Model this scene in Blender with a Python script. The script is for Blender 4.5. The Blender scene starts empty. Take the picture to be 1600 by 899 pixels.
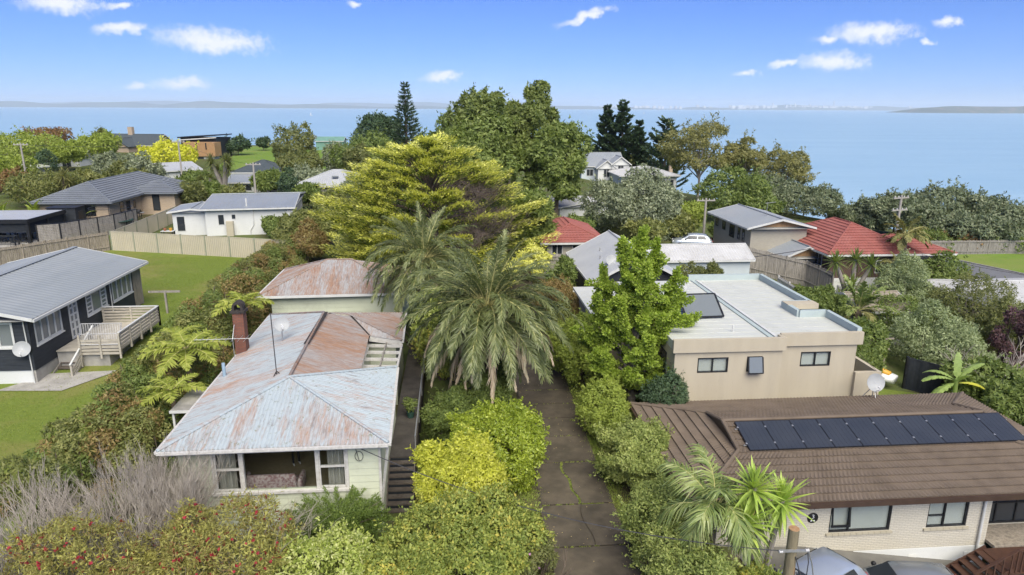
import bpy, math, random
import numpy as np
from mathutils import Matrix, Vector

R = math.radians
scene = bpy.context.scene
col = scene.collection

# ------------------------------------------------------------------ camera
cam_data = bpy.data.cameras.new('camera')
cam = bpy.data.objects.new('camera', cam_data)
col.objects.link(cam)
cam_data.sensor_width = 36.0
cam_data.lens = 24.3
cam_data.clip_start = 0.1
cam_data.clip_end = 80000.0
cam.matrix_world = (Matrix.Translation((0, 0, 16.0)) @ Matrix.Rotation(R(-4.87), 4, 'Z')
                    @ Matrix.Rotation(R(90 - 14.62), 4, 'X') @ Matrix.Rotation(R(0.25), 4, 'Z'))
scene.camera = cam

# ------------------------------------------------------------------ sky, sun, exposure
SUN_EL, SUN_AZ = 49.0, 170.0          # azimuth clockwise from +Y (the view runs along +Y)
world = bpy.data.worlds.new('World')
scene.world = world
world.use_nodes = True


class NT:
    """small helper to write node trees"""
    def __init__(self, tree):
        self.t = tree
        tree.nodes.clear()

    def n(self, kind, **kw):
        nd = self.t.nodes.new(kind)
        for k, v in kw.items():
            if k.startswith('i_'):
                key = k[2:]
                key = int(key) if key.isdigit() else key.replace('_', ' ')
                nd.inputs[key].default_value = v
            else:
                setattr(nd, k, v)
        return nd

    def l(self, a, b):
        self.t.links.new(a, b)

    def math(self, op, a, b=None, c=None, clamp=False):
        nd = self.n('ShaderNodeMath', operation=op, use_clamp=clamp)
        for i, q in enumerate((a, b, c)):
            if q is None:
                continue
            if isinstance(q, (int, float)):
                nd.inputs[i].default_value = q
            else:
                self.l(q, nd.inputs[i])
        return nd.outputs[0]

    def vmath(self, op, a, b=None):
        nd = self.n('ShaderNodeVectorMath', operation=op)
        for i, q in enumerate((a, b)):
            if q is None:
                continue
            if isinstance(q, (tuple, list)):
                nd.inputs[i].default_value = q
            else:
                self.l(q, nd.inputs[i])
        return nd.outputs['Value'] if op in ('LENGTH', 'DOT_PRODUCT', 'DISTANCE') else nd.outputs[0]

    def mix(self, fac, a, b, blend='MIX'):
        nd = self.n('ShaderNodeMix', data_type='RGBA', blend_type=blend)
        for sock, q in ((nd.inputs[0], fac), (nd.inputs[6], a), (nd.inputs[7], b)):
            if isinstance(q, (int, float)):
                sock.default_value = q
            elif isinstance(q, (tuple, list)):
                sock.default_value = (*q[:3], 1)
            else:
                self.l(q, sock)
        return nd.outputs[2]

    def ramp(self, fac, stops):
        nd = self.n('ShaderNodeValToRGB')
        el = nd.color_ramp.elements
        while len(el) < len(stops):
            el.new(0.5)
        for e, (p, c) in zip(el, stops):
            e.position = p
            e.color = (*c[:3], 1) if not isinstance(c, (int, float)) else (c, c, c, 1)
        self.l(fac, nd.inputs[0])
        return nd.outputs[0]

    def noise(self, vec, scale, detail=4, rough=0.55, dist=0.0):
        nd = self.n('ShaderNodeTexNoise')
        nd.inputs['Scale'].default_value = scale
        nd.inputs['Detail'].default_value = detail
        nd.inputs['Roughness'].default_value = rough
        nd.inputs['Distortion'].default_value = dist
        if vec is not None:
            self.l(vec, nd.inputs['Vector'])
        return nd.outputs[0]


def build_world():
    t = NT(world.node_tree)
    out = t.n('ShaderNodeOutputWorld')
    bg = t.n('ShaderNodeBackground')
    bg.inputs[1].default_value = 0.115
    sky = t.n('ShaderNodeTexSky')
    sky.sky_type = 'NISHITA'
    sky.sun_disc = False
    sky.sun_elevation = R(SUN_EL)
    sky.sun_rotation = R(SUN_AZ)
    sky.altitude = 1200
    sky.air_density = 1.0
    sky.dust_density = 0.1
    sky.ozone_density = 5.0
    tint = t.mix(1.0, sky.outputs[0], (0.335, 0.455, 0.81), 'MULTIPLY')
    # fair-weather clouds: noise-edged puffs scattered round the whole horizon
    tc = t.n('ShaderNodeTexCoord')
    sep = t.n('ShaderNodeSeparateXYZ')
    t.l(tc.outputs['Generated'], sep.inputs[0])
    az = t.math('ARCTAN2', sep.outputs[0], sep.outputs[1])
    el = t.math('ARCSINE', sep.outputs[2])
    cmb = t.n('ShaderNodeCombineXYZ')
    t.l(az, cmb.inputs[0])
    t.l(el, cmb.inputs[1])
    n1 = t.n('ShaderNodeTexNoise')
    n1.inputs['Scale'].default_value = 55
    n1.inputs['Detail'].default_value = 5
    t.l(cmb.outputs[0], n1.inputs['Vector'])
    sub = t.vmath('SUBTRACT', n1.outputs['Color'], (0.5, 0.5, 0.5))
    scl = t.vmath('MULTIPLY', sub, (0.038, 0.020, 0))
    q = t.vmath('ADD', cmb.outputs[0], scl)
    best = None
    for a, e, ra, re, tilt in CLOUDS:
        d = t.vmath('SUBTRACT', q, (a, e, 0))
        if tilt:
            sk = t.n('ShaderNodeVectorRotate', rotation_type='Z_AXIS')
            sk.inputs['Angle'].default_value = tilt
            t.l(d, sk.inputs['Vector'])
            d = sk.outputs[0]
        d = t.vmath('MULTIPLY', d, (1 / ra, 1 / re, 0))
        ln = t.vmath('LENGTH', d)
        best = ln if best is None else t.math('MINIMUM', best, ln)
    n2 = t.noise(cmb.outputs[0], 110, 5, 0.6)
    edge = t.math('ADD', best, t.math('MULTIPLY', t.math('SUBTRACT', n2, 0.5), 1.1))
    mr = t.n('ShaderNodeMapRange', interpolation_type='SMOOTHSTEP')
    mr.inputs['From Min'].default_value = 1.25
    mr.inputs['From Max'].default_value = 0.15
    t.l(edge, mr.inputs['Value'])
    mask = t.math('MULTIPLY', mr.outputs[0], 0.93)
    c = t.mix(mask, tint, (6.0, 6.1, 6.4))
    t.l(c, bg.inputs[0])
    t.l(bg.outputs[0], out.inputs[0])


CLOUDS = [(-0.4638, 0.1146, 0.0464, 0.0128, 0.0), (-0.4054, 0.0888, 0.0334, 0.0079, -0.06), (-0.3031, 0.08, 0.0686, 0.0167, 0.05), (-0.3455, 0.0273, 0.0315, 0.0088, 0.0), (-0.3946, 0.0234, 0.0158, 0.0059, 0.0), (-0.0135, 0.0407, 0.0278, 0.0088, -0.1), (0.183, 0.118, 0.0408, 0.0069, -0.3), (0.5384, 0.0899, 0.0519, 0.0137, 0.03), (0.491, 0.0841, 0.0185, 0.0069, 0.0), (0.5005, 0.058, 0.0427, 0.0118, 0.0), (0.4427, 0.0552, 0.0185, 0.0049, -0.05), (0.3964, 0.0447, 0.0158, 0.0049, 0.0), (0.6192, 0.0976, 0.0148, 0.0049, 0.0), (-0.4055, 0.1152, 0.0185, 0.0049, -0.1), (0.6014, 0.0765, 0.0093, 0.0039, 0.0), (-0.1255, 0.1288, 0.013, 0.0049, 0.0), (-2.9042, 0.333, 0.04, 0.019, 0.0), (-1.3652, 0.409, 0.029, 0.013, 0.0), (1.132, 0.226, 0.022, 0.018, 0.0), (-2.4622, 0.161, 0.067, 0.021, 0.0), (1.008, 0.274, 0.038, 0.017, 0.0), (2.176, 0.327, 0.051, 0.011, 0.0), (-2.9322, 0.362, 0.041, 0.013, 0.0), (2.646, 0.425, 0.088, 0.023, 0.0), (-1.3202, 0.388, 0.046, 0.01, 0.0), (-2.4432, 0.273, 0.045, 0.013, 0.0), (2.729, 0.238, 0.039, 0.014, 0.0), (2.96, 0.394, 0.061, 0.014, 0.0), (2.151, 0.232, 0.034, 0.012, 0.0), (-3.0702, 0.085, 0.054, 0.016, 0.0), (-2.1982, 0.349, 0.068, 0.023, 0.0), (2.581, 0.317, 0.044, 0.021, 0.0)]
build_world()

sun_data = bpy.data.lights.new('sun', 'SUN')
sun_data.energy = 4.6
sun_data.angle = R(58)
sun_data.color = (1.0, 0.925, 0.78)
sun = bpy.data.objects.new('sun', sun_data)
col.objects.link(sun)
_d = Vector((math.sin(R(SUN_AZ)) * math.cos(R(SUN_EL)), math.cos(R(SUN_AZ)) * math.cos(R(SUN_EL)), math.sin(R(SUN_EL))))
sun.rotation_euler = _d.to_track_quat('Z', 'Y').to_euler()
sun.location = (0, -10, 60)

vs = scene.view_settings
vs.view_transform = 'Standard'
vs.look = 'None'
vs.exposure = 0.55
vs.gamma = 1.0
vs.use_curve_mapping = False
scene.cycles.max_bounces = 5
scene.cycles.diffuse_bounces = 2
scene.cycles.glossy_bounces = 2
scene.cycles.transmission_bounces = 3
scene.cycles.transparent_max_bounces = 8
scene.cycles.volume_bounces = 1
scene.cycles.use_denoising = True
scene.cycles.use_adaptive_sampling = True
scene.cycles.adaptive_threshold = 0.02
scene.cycles.adaptive_min_samples = 16

# ------------------------------------------------------------------ materials
MATS = {}


def newmat(name):
    m = bpy.data.materials.new(name)
    m.use_nodes = True
    MATS[name] = m
    t = NT(m.node_tree)
    out = t.n('ShaderNodeOutputMaterial')
    b = t.n('ShaderNodeBsdfPrincipled')
    t.l(b.outputs[0], out.inputs[0])
    return m, t, b, out


def stretch(t, sx, sy, sz, coord='pos'):
    if coord == 'pos':
        src = t.n('ShaderNodeNewGeometry').outputs['Position']
    else:
        src = t.n('ShaderNodeTexCoord').outputs['Object']
    return t.vmath('MULTIPLY', src, (sx, sy, sz))


def pm(name, c1, c2=None, scale=3.0, rough=0.7, bump=0.0, bscale=None, spec=0.35, metal=0.0, st=(1, 1, 1), lo=0.35, hi=0.65,
       c3=None, scale3=0.6, lo3=0.5, hi3=0.75):
    """a plain surface: two-tone noise, a larger third tone for dirt or wear, fine relief"""
    m, t, b, out = newmat(name)
    vec = stretch(t, *st)
    c2 = c2 or tuple(x * 0.8 for x in c1)
    f = t.noise(vec, scale, 5, 0.6)
    c = t.ramp(f, [(lo, c1), (hi, c2)])
    if c3:
        f3 = t.ramp(t.noise(vec, scale3, 5, 0.65), [(lo3, 0.0), (hi3, 1.0)])
        c = t.mix(f3, c, c3)
    t.l(c, b.inputs['Base Color'])
    b.inputs['Roughness'].default_value = rough
    b.inputs['Specular IOR Level'].default_value = spec
    b.inputs['Metallic'].default_value = metal
    if bump:
        bp = t.n('ShaderNodeBump')
        bp.inputs['Strength'].default_value = bump
        bp.inputs['Distance'].default_value = 0.02
        t.l(t.noise(vec, bscale or scale * 4, 4, 0.6), bp.inputs['Height'])
        t.l(bp.outputs[0], b.inputs['Normal'])
    return m


def leafmat(name, cols, trans=0.3, rough=0.5, nscale=0.5, spec=0.3):
    m, t, b, out = newmat(name)
    g = t.n('ShaderNodeNewGeometry')
    nz = t.noise(g.outputs['Position'], nscale, 3, 0.6)
    f = t.math('ADD', t.math('MULTIPLY', g.outputs['Random Per Island'], 0.65), t.math('MULTIPLY', t.math('SUBTRACT', nz, 0.33), 1.05), clamp=True)
    cols = [tuple(min(0.7, q * 2.3) for q in c) for c in cols]
    k = len(cols)
    c = t.ramp(f, [(i / (k - 1), q) for i, q in enumerate(cols)])
    t.l(c, b.inputs['Base Color'])
    b.inputs['Roughness'].default_value = rough
    b.inputs['Specular IOR Level'].default_value = spec
    tr = t.n('ShaderNodeBsdfTranslucent')
    tc = t.mix(1.0, c, (1.15, 1.2, 0.6), 'MULTIPLY')
    t.l(tc, tr.inputs[0])
    mx = t.n('ShaderNodeMixShader')
    mx.inputs[0].default_value = trans + 0.08
    t.l(b.outputs[0], mx.inputs[1])
    t.l(tr.outputs[0], mx.inputs[2])
    t.l(mx.outputs[0], out.inputs[0])
    return m


def rustmat(name, axis, rust_lo, rust_hi, paint, paint2, lichen=0.0, k=1.0):
    """old painted corrugated iron, streaked down the fall of the roof"""
    m, t, b, out = newmat(name)
    st = (0.35, 2.6, 1) if axis == 'x' else (2.6, 0.35, 1)
    v = stretch(t, *st)
    f = t.noise(v, 1.0, 7, 0.68, 0.6)
    v2 = stretch(t, 0.3, 0.3, 0.3)
    big = t.noise(v2, 1.1, 3, 0.5)
    fine = t.noise(stretch(t, *(tuple(q * 5 for q in st))), 1.0, 4, 0.7)
    s = t.math('ADD', t.math('MULTIPLY', f, 0.6), t.math('ADD', t.math('MULTIPLY', big, 0.4), t.math('MULTIPLY', t.math('SUBTRACT', fine, 0.5), 0.5)))
    sx = t.n('ShaderNodeSeparateXYZ')
    t.l(t.n('ShaderNodeNewGeometry').outputs['Position'], sx.inputs[0])
    lap = t.math('FLOOR', t.math('DIVIDE', sx.outputs[1 if axis == 'x' else 0], 0.76))
    wn = t.n('ShaderNodeTexWhiteNoise', noise_dimensions='1D')
    t.l(lap, wn.inputs['W'])
    s = t.math('ADD', s, t.math('MULTIPLY', t.math('SUBTRACT', wn.outputs['Value'], 0.5), 0.11))
    mask = t.ramp(s, [(rust_lo, 0.0), (rust_hi, 0.85)])
    pcol = t.ramp(fine, [(0.3, paint), (0.7, paint2)])
    rcol = t.ramp(t.noise(v, 2.3, 5, 0.6), [(0.3, (0.27, 0.14, 0.08)), (0.5, (0.35, 0.205, 0.13)), (0.7, (0.21, 0.12, 0.085))])
    rcol = t.mix(1.0, rcol, (k, k * 0.98, k * 0.95), 'MULTIPLY')
    c = t.mix(mask, pcol, rcol)
    dk = t.ramp(t.noise(v, 1.7, 6, 0.7), [(0.56, 0.0), (0.70, 0.75)])
    c = t.mix(dk, c, (0.16, 0.13, 0.12))
    if lichen:
        lm = t.ramp(t.noise(stretch(t, 1, 1, 1), 4.5, 6, 0.75), [(0.60 - lichen, 0.0), (0.70 - lichen, 0.8)])
        c = t.mix(lm, c, (0.17, 0.17, 0.10))
    t.l(c, b.inputs['Base Color'])
    b.inputs['Roughness'].default_value = 0.75
    b.inputs['Specular IOR Level'].default_value = 0.2
    return m


def brickmat(name, c1, c2, mortar, w=0.23, h=0.076, axis='x', rough=0.85, mort=0.012, bump=0.5):
    m, t, b, out = newmat(name)
    src = t.n('ShaderNodeNewGeometry').outputs['Position']
    sp = t.n('ShaderNodeSeparateXYZ')
    t.l(src, sp.inputs[0])
    cb = t.n('ShaderNodeCombineXYZ')
    t.l(t.math('ADD', sp.outputs[0], sp.outputs[1]), cb.inputs[0])
    t.l(sp.outputs[2], cb.inputs[1])
    br = t.n('ShaderNodeTexBrick')
    br.inputs['Color1'].default_value = (*c1, 1)
    br.inputs['Color2'].default_value = (*c2, 1)
    br.inputs['Mortar'].default_value = (*mortar, 1)
    br.inputs['Scale'].default_value = 1.0
    br.inputs['Mortar Size'].default_value = mort
    br.inputs['Brick Width'].default_value = w
    br.inputs['Row Height'].default_value = h
    t.l(cb.outputs[0], br.inputs['Vector'])
    c = t.mix(t.math('MULTIPLY', t.noise(src, 1.3, 5, 0.6), 0.45), br.outputs[0], tuple(q * 0.62 for q in c1))
    t.l(c, b.inputs['Base Color'])
    b.inputs['Roughness'].default_value = rough
    bp = t.n('ShaderNodeBump')
    bp.inputs['Strength'].default_value = bump
    bp.inputs['Distance'].default_value = 0.012
    bp.invert = True
    t.l(br.outputs['Fac'], bp.inputs['Height'])
    t.l(bp.outputs[0], b.inputs['Normal'])
    return m


def glassmat(name, tint=(0.8, 0.85, 0.85), rough=0.0):
    m = bpy.data.materials.new(name)
    m.use_nodes = True
    MATS[name] = m
    t = NT(m.node_tree)
    out = t.n('ShaderNodeOutputMaterial')
    tr = t.n('ShaderNodeBsdfTransparent')
    tr.inputs[0].default_value = (*tint, 1)
    gl = t.n('ShaderNodeBsdfGlossy')
    gl.inputs['Roughness'].default_value = 0.03
    lw = t.n('ShaderNodeLayerWeight')
    lw.inputs[0].default_value = 0.5
    fac = t.math('ADD', t.math('MULTIPLY', t.math('POWER', lw.outputs['Facing'], 4.0), 0.8), 0.04, clamp=True)
    mx = t.n('ShaderNodeMixShader')
    t.l(fac, mx.inputs[0])
    t.l(tr.outputs[0], mx.inputs[1])
    t.l(gl.outputs[0], mx.inputs[2])
    t.l(mx.outputs[0], out.inputs[0])
    return m


# ------------------------------------------------------------------ object helpers
ORIGIN = {}


def tag(o, label=None, cat=None, group=None, kind=None):
    if label:
        o['label'] = label
    if cat:
        o['category'] = cat
    if group:
        o['group'] = group
    if kind:
        o['kind'] = kind
    return o


def thing(name, label, cat, loc=(0, 0, 0), rotz=0.0, group=None, local=False):
    """an Empty at the thing's base; local=True: its parts are modelled about the base"""
    o = bpy.data.objects.new(name, None)
    o.empty_display_size = 0.2
    col.objects.link(o)
    o.location = loc
    o.rotation_euler = (0, 0, rotz)
    ORIGIN[o.name] = Vector((0, 0, 0)) if local else Vector(loc)
    return tag(o, label, cat, group)


def origin_of(p):
    return ORIGIN.get(p.name, Vector((0, 0, 0))) if p is not None else Vector((0, 0, 0))


def link(name, mesh, parent=None, loc=(0, 0, 0), rot=(0, 0, 0), scale=(1, 1, 1)):
    o = bpy.data.objects.new(name, mesh)
    col.objects.link(o)
    if parent is not None:
        o.parent = parent
    o.location = loc
    o.rotation_euler = rot
    o.scale = scale
    ORIGIN[o.name] = Vector((0, 0, 0))
    return o


def np_mesh(name, V, F, mat, smooth=False):
    """V (n,3) float, F (m,k) int with one k"""
    me = bpy.data.meshes.new(name)
    V = np.asarray(V, dtype=np.float32)
    F = np.asarray(F, dtype=np.int32)
    n, (m, k) = len(V), F.shape
    me.vertices.add(n)
    me.vertices.foreach_set('co', V.ravel())
    me.loops.add(m * k)
    me.loops.foreach_set('vertex_index', F.ravel())
    me.polygons.add(m)
    me.polygons.foreach_set('loop_start', np.arange(0, m * k, k, dtype=np.int32))
    try:
        me.polygons.foreach_set('loop_total', np.full(m, k, dtype=np.int32))
    except Exception:
        pass
    me.polygons.foreach_set('use_smooth', np.full(m, smooth, dtype=bool))
    me.update(calc_edges=True)
    for q in (mat if isinstance(mat, (list, tuple)) else [mat]):
        me.materials.append(MATS[q])
    return me


class MB:
    """collects faces, then links them as ONE mesh object"""
    def __init__(self):
        self.v, self.f, self.mi = [], [], []

    def poly(self, pts, mi=0):
        b = len(self.v)
        self.v += [tuple(p) for p in pts]
        self.f.append(tuple(range(b, b + len(pts))))
        self.mi.append(mi)
        return self

    def box(self, x0, x1, y0, y1, z0, z1, mi=0):
        b = len(self.v)
        self.v += [(x0, y0, z0), (x1, y0, z0), (x1, y1, z0), (x0, y1, z0), (x0, y0, z1), (x1, y0, z1), (x1, y1, z1), (x0, y1, z1)]
        for q in ((0, 3, 2, 1), (4, 5, 6, 7), (0, 1, 5, 4), (1, 2, 6, 5), (2, 3, 7, 6), (3, 0, 4, 7)):
            self.f.append(tuple(b + i for i in q))
            self.mi.append(mi)
        return self

    def beam(self, p0, p1, w, h, up=(0, 0, 1), mi=0):
        p0, p1 = Vector(p0), Vector(p1)
        d = (p1 - p0).normalized()
        u = Vector(up)
        s = d.cross(u)
        if s.length < 1e-4:
            s = d.cross(Vector((1, 0, 0)))
        s.normalize()
        u = s.cross(d)
        b = len(self.v)
        for p in (p0, p1):
            for a, c in ((-1, -1), (1, -1), (1, 1), (-1, 1)):
                self.v.append(tuple(p + s * (a * w / 2) + u * (c * h / 2)))
        for q in ((0, 1, 2, 3), (7, 6, 5, 4), (0, 4, 5, 1), (1, 5, 6, 2), (2, 6, 7, 3), (3, 7, 4, 0)):
            self.f.append(tuple(b + i for i in q))
            self.mi.append(mi)
        return self

    def tube(self, pts, rad, n=6, mi=0, cap=True):
        pts = [Vector(p) for p in pts]
        if isinstance(rad, (int, float)):
            rad = [rad] * len(pts)
        b = len(self.v)
        ref = Vector((0.31, 0.17, 0.93))
        for i, p in enumerate(pts):
            d = (pts[min(i + 1, len(pts) - 1)] - pts[max(i - 1, 0)])
            d = d.normalized() if d.length > 1e-9 else Vector((0, 0, 1))
            s = d.cross(ref)
            if s.length < 0.05:
                s = d.cross(Vector((1, 0, 0)))
            s.normalize()
            u = s.cross(d)
            for k in range(n):
                a = 2 * math.pi * k / n
                self.v.append(tuple(p + (s * math.cos(a) + u * math.sin(a)) * rad[i]))
        for i in range(len(pts) - 1):
            for k in range(n):
                a, c = b + i * n + k, b + i * n + (k + 1) % n
                self.f.append((a, c, c + n, a + n))
                self.mi.append(mi)
        if cap:
            self.f.append(tuple(b + k for k in reversed(range(n))))
            self.mi.append(mi)
            e = b + (len(pts) - 1) * n
            self.f.append(tuple(e + k for k in range(n)))
            self.mi.append(mi)
        return self

    def lathe(self, c, prof, n=20, mi=0, axis=(0, 0, 1)):
        """prof: (radius, height) pairs along axis from c"""
        c = Vector(c)
        q = Vector(axis).to_track_quat('Z', 'Y')
        b = len(self.v)
        for r, h in prof:
            for k in range(n):
                a = 2 * math.pi * k / n
                self.v.append(tuple(c + q @ Vector((r * math.cos(a), r * math.sin(a), h))))
        for i in range(len(prof) - 1):
            for k in range(n):
                a, d = b + i * n + k, b + i * n + (k + 1) % n
                self.f.append((a, d, d + n, a + n))
                self.mi.append(mi)
        return self

    def loft(self, rings, mi=0, close=True, cap=True):
        b = len(self.v)
        n = len(rings[0])
        for r in rings:
            self.v += [tuple(p) for p in r]
        for i in range(len(rings) - 1):
            for k in range(n if close else n - 1):
                a, d = b + i * n + k, b + i * n + (k + 1) % n
                self.f.append((a, d, d + n, a + n))
                self.mi.append(mi)
        if cap:
            self.f.append(tuple(b + k for k in reversed(range(n))))
            self.mi.append(mi)
            e = b + (len(rings) - 1) * n
            self.f.append(tuple(e + k for k in range(n)))
            self.mi.append(mi)
        return self

    def mesh(self, name, mats, off=(0, 0, 0), smooth=False):
        me = bpy.data.meshes.new(name)
        ox, oy, oz = off
        me.from_pydata([(x - ox, y - oy, z - oz) for x, y, z in self.v], [], self.f)
        mats = mats if isinstance(mats, (list, tuple)) else [mats]
        for q in mats:
            me.materials.append(MATS[q])
        if len(mats) > 1:
            me.polygons.foreach_set('material_index', self.mi)
        if smooth:
            me.polygons.foreach_set('use_smooth', [True] * len(me.polygons))
        me.update()
        return me

    def build(self, name, mats, parent=None, smooth=False, kind=None, label=None):
        off = Vector((0, 0, 0))
        q = parent
        while q is not None:
            off += origin_of(q)
            q = q.parent
        o = link(name, self.mesh(name, mats, off, smooth), parent)
        return tag(o, label, None, None, kind)


def sm(t):
    t = min(max(t, 0.0), 1.0)
    return t * t * (3 - 2 * t)


def lerp(a, b, t):
    return a + (b - a) * t


def roof_face(mb, pts, kind='corr', pitch=0.15, amp=0.014, course=0.37, lift=0.04, mi=0, rows=None):
    """a convex roof plane as formed sheet: corrugations or tile courses as real relief"""
    P = [Vector(p) for p in pts]
    n = Vector((0, 0, 0))
    for i in range(len(P)):
        a, b = P[i], P[(i + 1) % len(P)]
        n += Vector(((a.y - b.y) * (a.z + b.z), (a.z - b.z) * (a.x + b.x), (a.x - b.x) * (a.y + b.y)))
    n.normalize()
    if n.z < 0:
        n = -n
    t = Vector((0, 0, 1)) - n * n.z
    if t.length < 1e-4:
        t = Vector((0, 1, 0))
    t.normalize()
    s = t.cross(n)
    O = P[0]
    Q = [((p - O).dot(s), (p - O).dot(t), (p - O).dot(n)) for p in P]

    def span(q, ax):
        lo, hi = 1e9, -1e9
        for i in range(len(Q)):
            a, b = Q[i], Q[(i + 1) % len(Q)]
            if (a[ax] - q) * (b[ax] - q) <= 0 and abs(a[ax] - b[ax]) > 1e-9:
                k = (q - a[ax]) / (b[ax] - a[ax])
                w = a[1 - ax] + (b[1 - ax] - a[1 - ax]) * k
                lo, hi = min(lo, w), max(hi, w)
        return lo, hi

    if kind == 'corr':
        s0, s1 = min(q[0] for q in Q) + 1e-4, max(q[0] for q in Q) - 1e-4
        m = max(2, int((s1 - s0) / pitch * 4))
        base = len(mb.v)
        for i in range(m + 1):
            ss = lerp(s0, s1, i / m)
            lo, hi = span(ss, 0)
            if lo > hi:
                lo = hi = 0
            off = n * (amp * math.sin(2 * math.pi * ss / pitch))
            mb.v.append(tuple(O + s * ss + t * lo + off))
            mb.v.append(tuple(O + s * ss + t * hi + off))
        for i in range(m):
            a = base + 2 * i
            mb.f.append((a, a + 2, a + 3, a + 1))
            mb.mi.append(mi)
    else:
        t0, t1 = min(q[1] for q in Q) + 1e-4, max(q[1] for q in Q) - 1e-4
        k = max(1, int(round((t1 - t0) / course)))
        for r in range(k):
            tgt = mb
            if rows is not None:
                tgt = MB()
                rows.append(tgt)
            a0, a1 = lerp(t0, t1, r / k), lerp(t0, t1, (r + 1) / k)
            l0, h0 = span(a0, 1)
            l1, h1 = span(a1, 1)
            m = max(2, int(max(h0 - l0, h1 - l1) / pitch * 4))
            base = len(tgt.v)
            for i in range(m + 1):
                sa, sb = lerp(l0, h0, i / m), lerp(l1, h1, i / m)
                wv = lambda q: amp * (math.sin(2 * math.pi * q / pitch))
                tgt.v.append(tuple(O + s * sa + t * a0 + n * (wv(sa) - 0.01)))
                tgt.v.append(tuple(O + s * sa + t * a0 + n * (lift + wv(sa))))
                tgt.v.append(tuple(O + s * sb + t * a1 + n * (0.002 + 0.35 * wv(sb))))
            for i in range(m):
                a = base + 3 * i
                tgt.f += [(a, a + 3, a + 4, a + 1), (a + 1, a + 4, a + 5, a + 2)]
                tgt.mi += [mi, mi]
    return mb


def wall(mb, axis, c, a0, a1, z0, z1, th=0.12, holes=(), mi=0):
    """axis 'x': wall runs along x at y=c (outer face), thickness grows to +th; holes (a,b,za,zb)"""
    A = sorted({a0, a1, *[h[0] for h in holes], *[h[1] for h in holes]})
    Z = sorted({z0, z1, *[h[2] for h in holes], *[h[3] for h in holes]})
    for i in range(len(A) - 1):
        # merge vertically where no hole
        run = None
        for j in range(len(Z) - 1):
            am, zm = (A[i] + A[i + 1]) / 2, (Z[j] + Z[j + 1]) / 2
            hole = any(h[0] < am < h[1] and h[2] < zm < h[3] for h in holes)
            if not hole:
                run = (run[0], Z[j + 1]) if run else (Z[j], Z[j + 1])
            if (hole or j == len(Z) - 2) and run:
                lo, hi = sorted((c, c + th))
                if axis == 'x':
                    mb.box(A[i], A[i + 1], lo, hi, run[0], run[1], mi)
                else:
                    mb.box(lo, hi, A[i], A[i + 1], run[0], run[1], mi)
                run = None
    return mb


def window(parent, axis, c, a0, a1, z0, z1, out=-1, frame='white_paint', fw=0.06, cols=(), rows=(), depth=0.08, glass='dark_glass', name='window',
           blind=None, sill=None, po=-0.028):
    """framed window in the face at c; out is the outward sign along the other axis; cols/rows: mullion fractions"""
    def bx(mb, u0, u1, d0, d1, w0, w1):
        lo, hi = sorted((c + out * d0, c + out * d1))
        if axis == 'x':
            mb.box(u0, u1, lo, hi, w0, w1)
        else:
            mb.box(lo, hi, u0, u1, w0, w1)
    f = MB()
    d0, d1 = -depth, 0.03
    bx(f, a0, a0 + fw, d0, d1, z0, z1)
    bx(f, a1 - fw, a1, d0, d1, z0, z1)
    bx(f, a0 + fw, a1 - fw, d0, d1, z0, z0 + fw)
    bx(f, a0 + fw, a1 - fw, d0, d1, z1 - fw, z1)
    for q in cols:
        m = lerp(a0, a1, q)
        bx(f, m - fw * 0.45, m + fw * 0.45, d0, d1 - 0.006, z0 + fw, z1 - fw)
    ys = []
    for q in rows:
        if isinstance(q, tuple):
            zq, ca, cb = lerp(z0, z1, q[0]), lerp(a0, a1, q[1]), lerp(a0, a1, q[2])
        else:
            zq, ca, cb = lerp(z0, z1, q), a0 + fw, a1 - fw
        bx(f, ca, cb, d0 + 0.006, d1 - 0.012, zq - fw * 0.4, zq + fw * 0.4)
    o = f.build(name, frame, parent)
    g = MB()
    bx(g, a0 + fw * 0.5, a1 - fw * 0.5, po - 0.004, po + 0.004, z0 + fw * 0.5, z1 - fw * 0.5)
    g.build('pane', glass, o)
    if sill:
        s = MB()
        bx(s, a0 - 0.06, a1 + 0.06, -0.02, 0.09, z0 - 0.07, z0 - 0.002)
        s.build('sill', sill, o)
    if blind:
        b = MB()
        bx(b, a0 + fw * 0.6, a1 - fw * 0.6, -depth - 0.02, -depth - 0.012, z0 + fw, z1 - fw)
        b.build('blind', blind, o)
    return o

# ------------------------------------------------------------------ material library
pm('white_paint', (0.57, 0.58, 0.565), (0.49, 0.50, 0.485), 2.5, 0.55, 0.1, 30)
pm('old_white_paint', (0.56, 0.555, 0.53), (0.44, 0.43, 0.405), 7, 0.7, 0.3, 40, c3=(0.32, 0.305, 0.28), scale3=6, lo3=0.58, hi3=0.72)
pm('pale_green_board', (0.535, 0.57, 0.445), (0.495, 0.53, 0.41), 1.4, 0.7, 0.12, 40, c3=(0.42, 0.445, 0.35), scale3=1.2, lo3=0.52, hi3=0.8)
pm('black_board', (0.018, 0.022, 0.028), (0.03, 0.035, 0.042), 3, 0.6, 0.15, 40, c3=(0.10, 0.10, 0.10), scale3=7, lo3=0.66, hi3=0.78, st=(0.4, 0.4, 3))
pm('concrete', (0.36, 0.35, 0.32), (0.27, 0.26, 0.24), 1.6, 0.9, 0.25, 30, c3=(0.19, 0.185, 0.17), scale3=0.7)
pm('driveway_concrete', (0.125, 0.104, 0.074), (0.072, 0.061, 0.045), 1.6, 0.88, 0.45, 38, c3=(0.043, 0.038, 0.027), scale3=0.5, lo3=0.46, hi3=0.74, lo=0.3, hi=0.7)
pm('dark_path', (0.075, 0.066, 0.058), (0.05, 0.045, 0.04), 1.3, 0.9, 0.3, 35, c3=(0.11, 0.10, 0.085), scale3=0.8)
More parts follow.
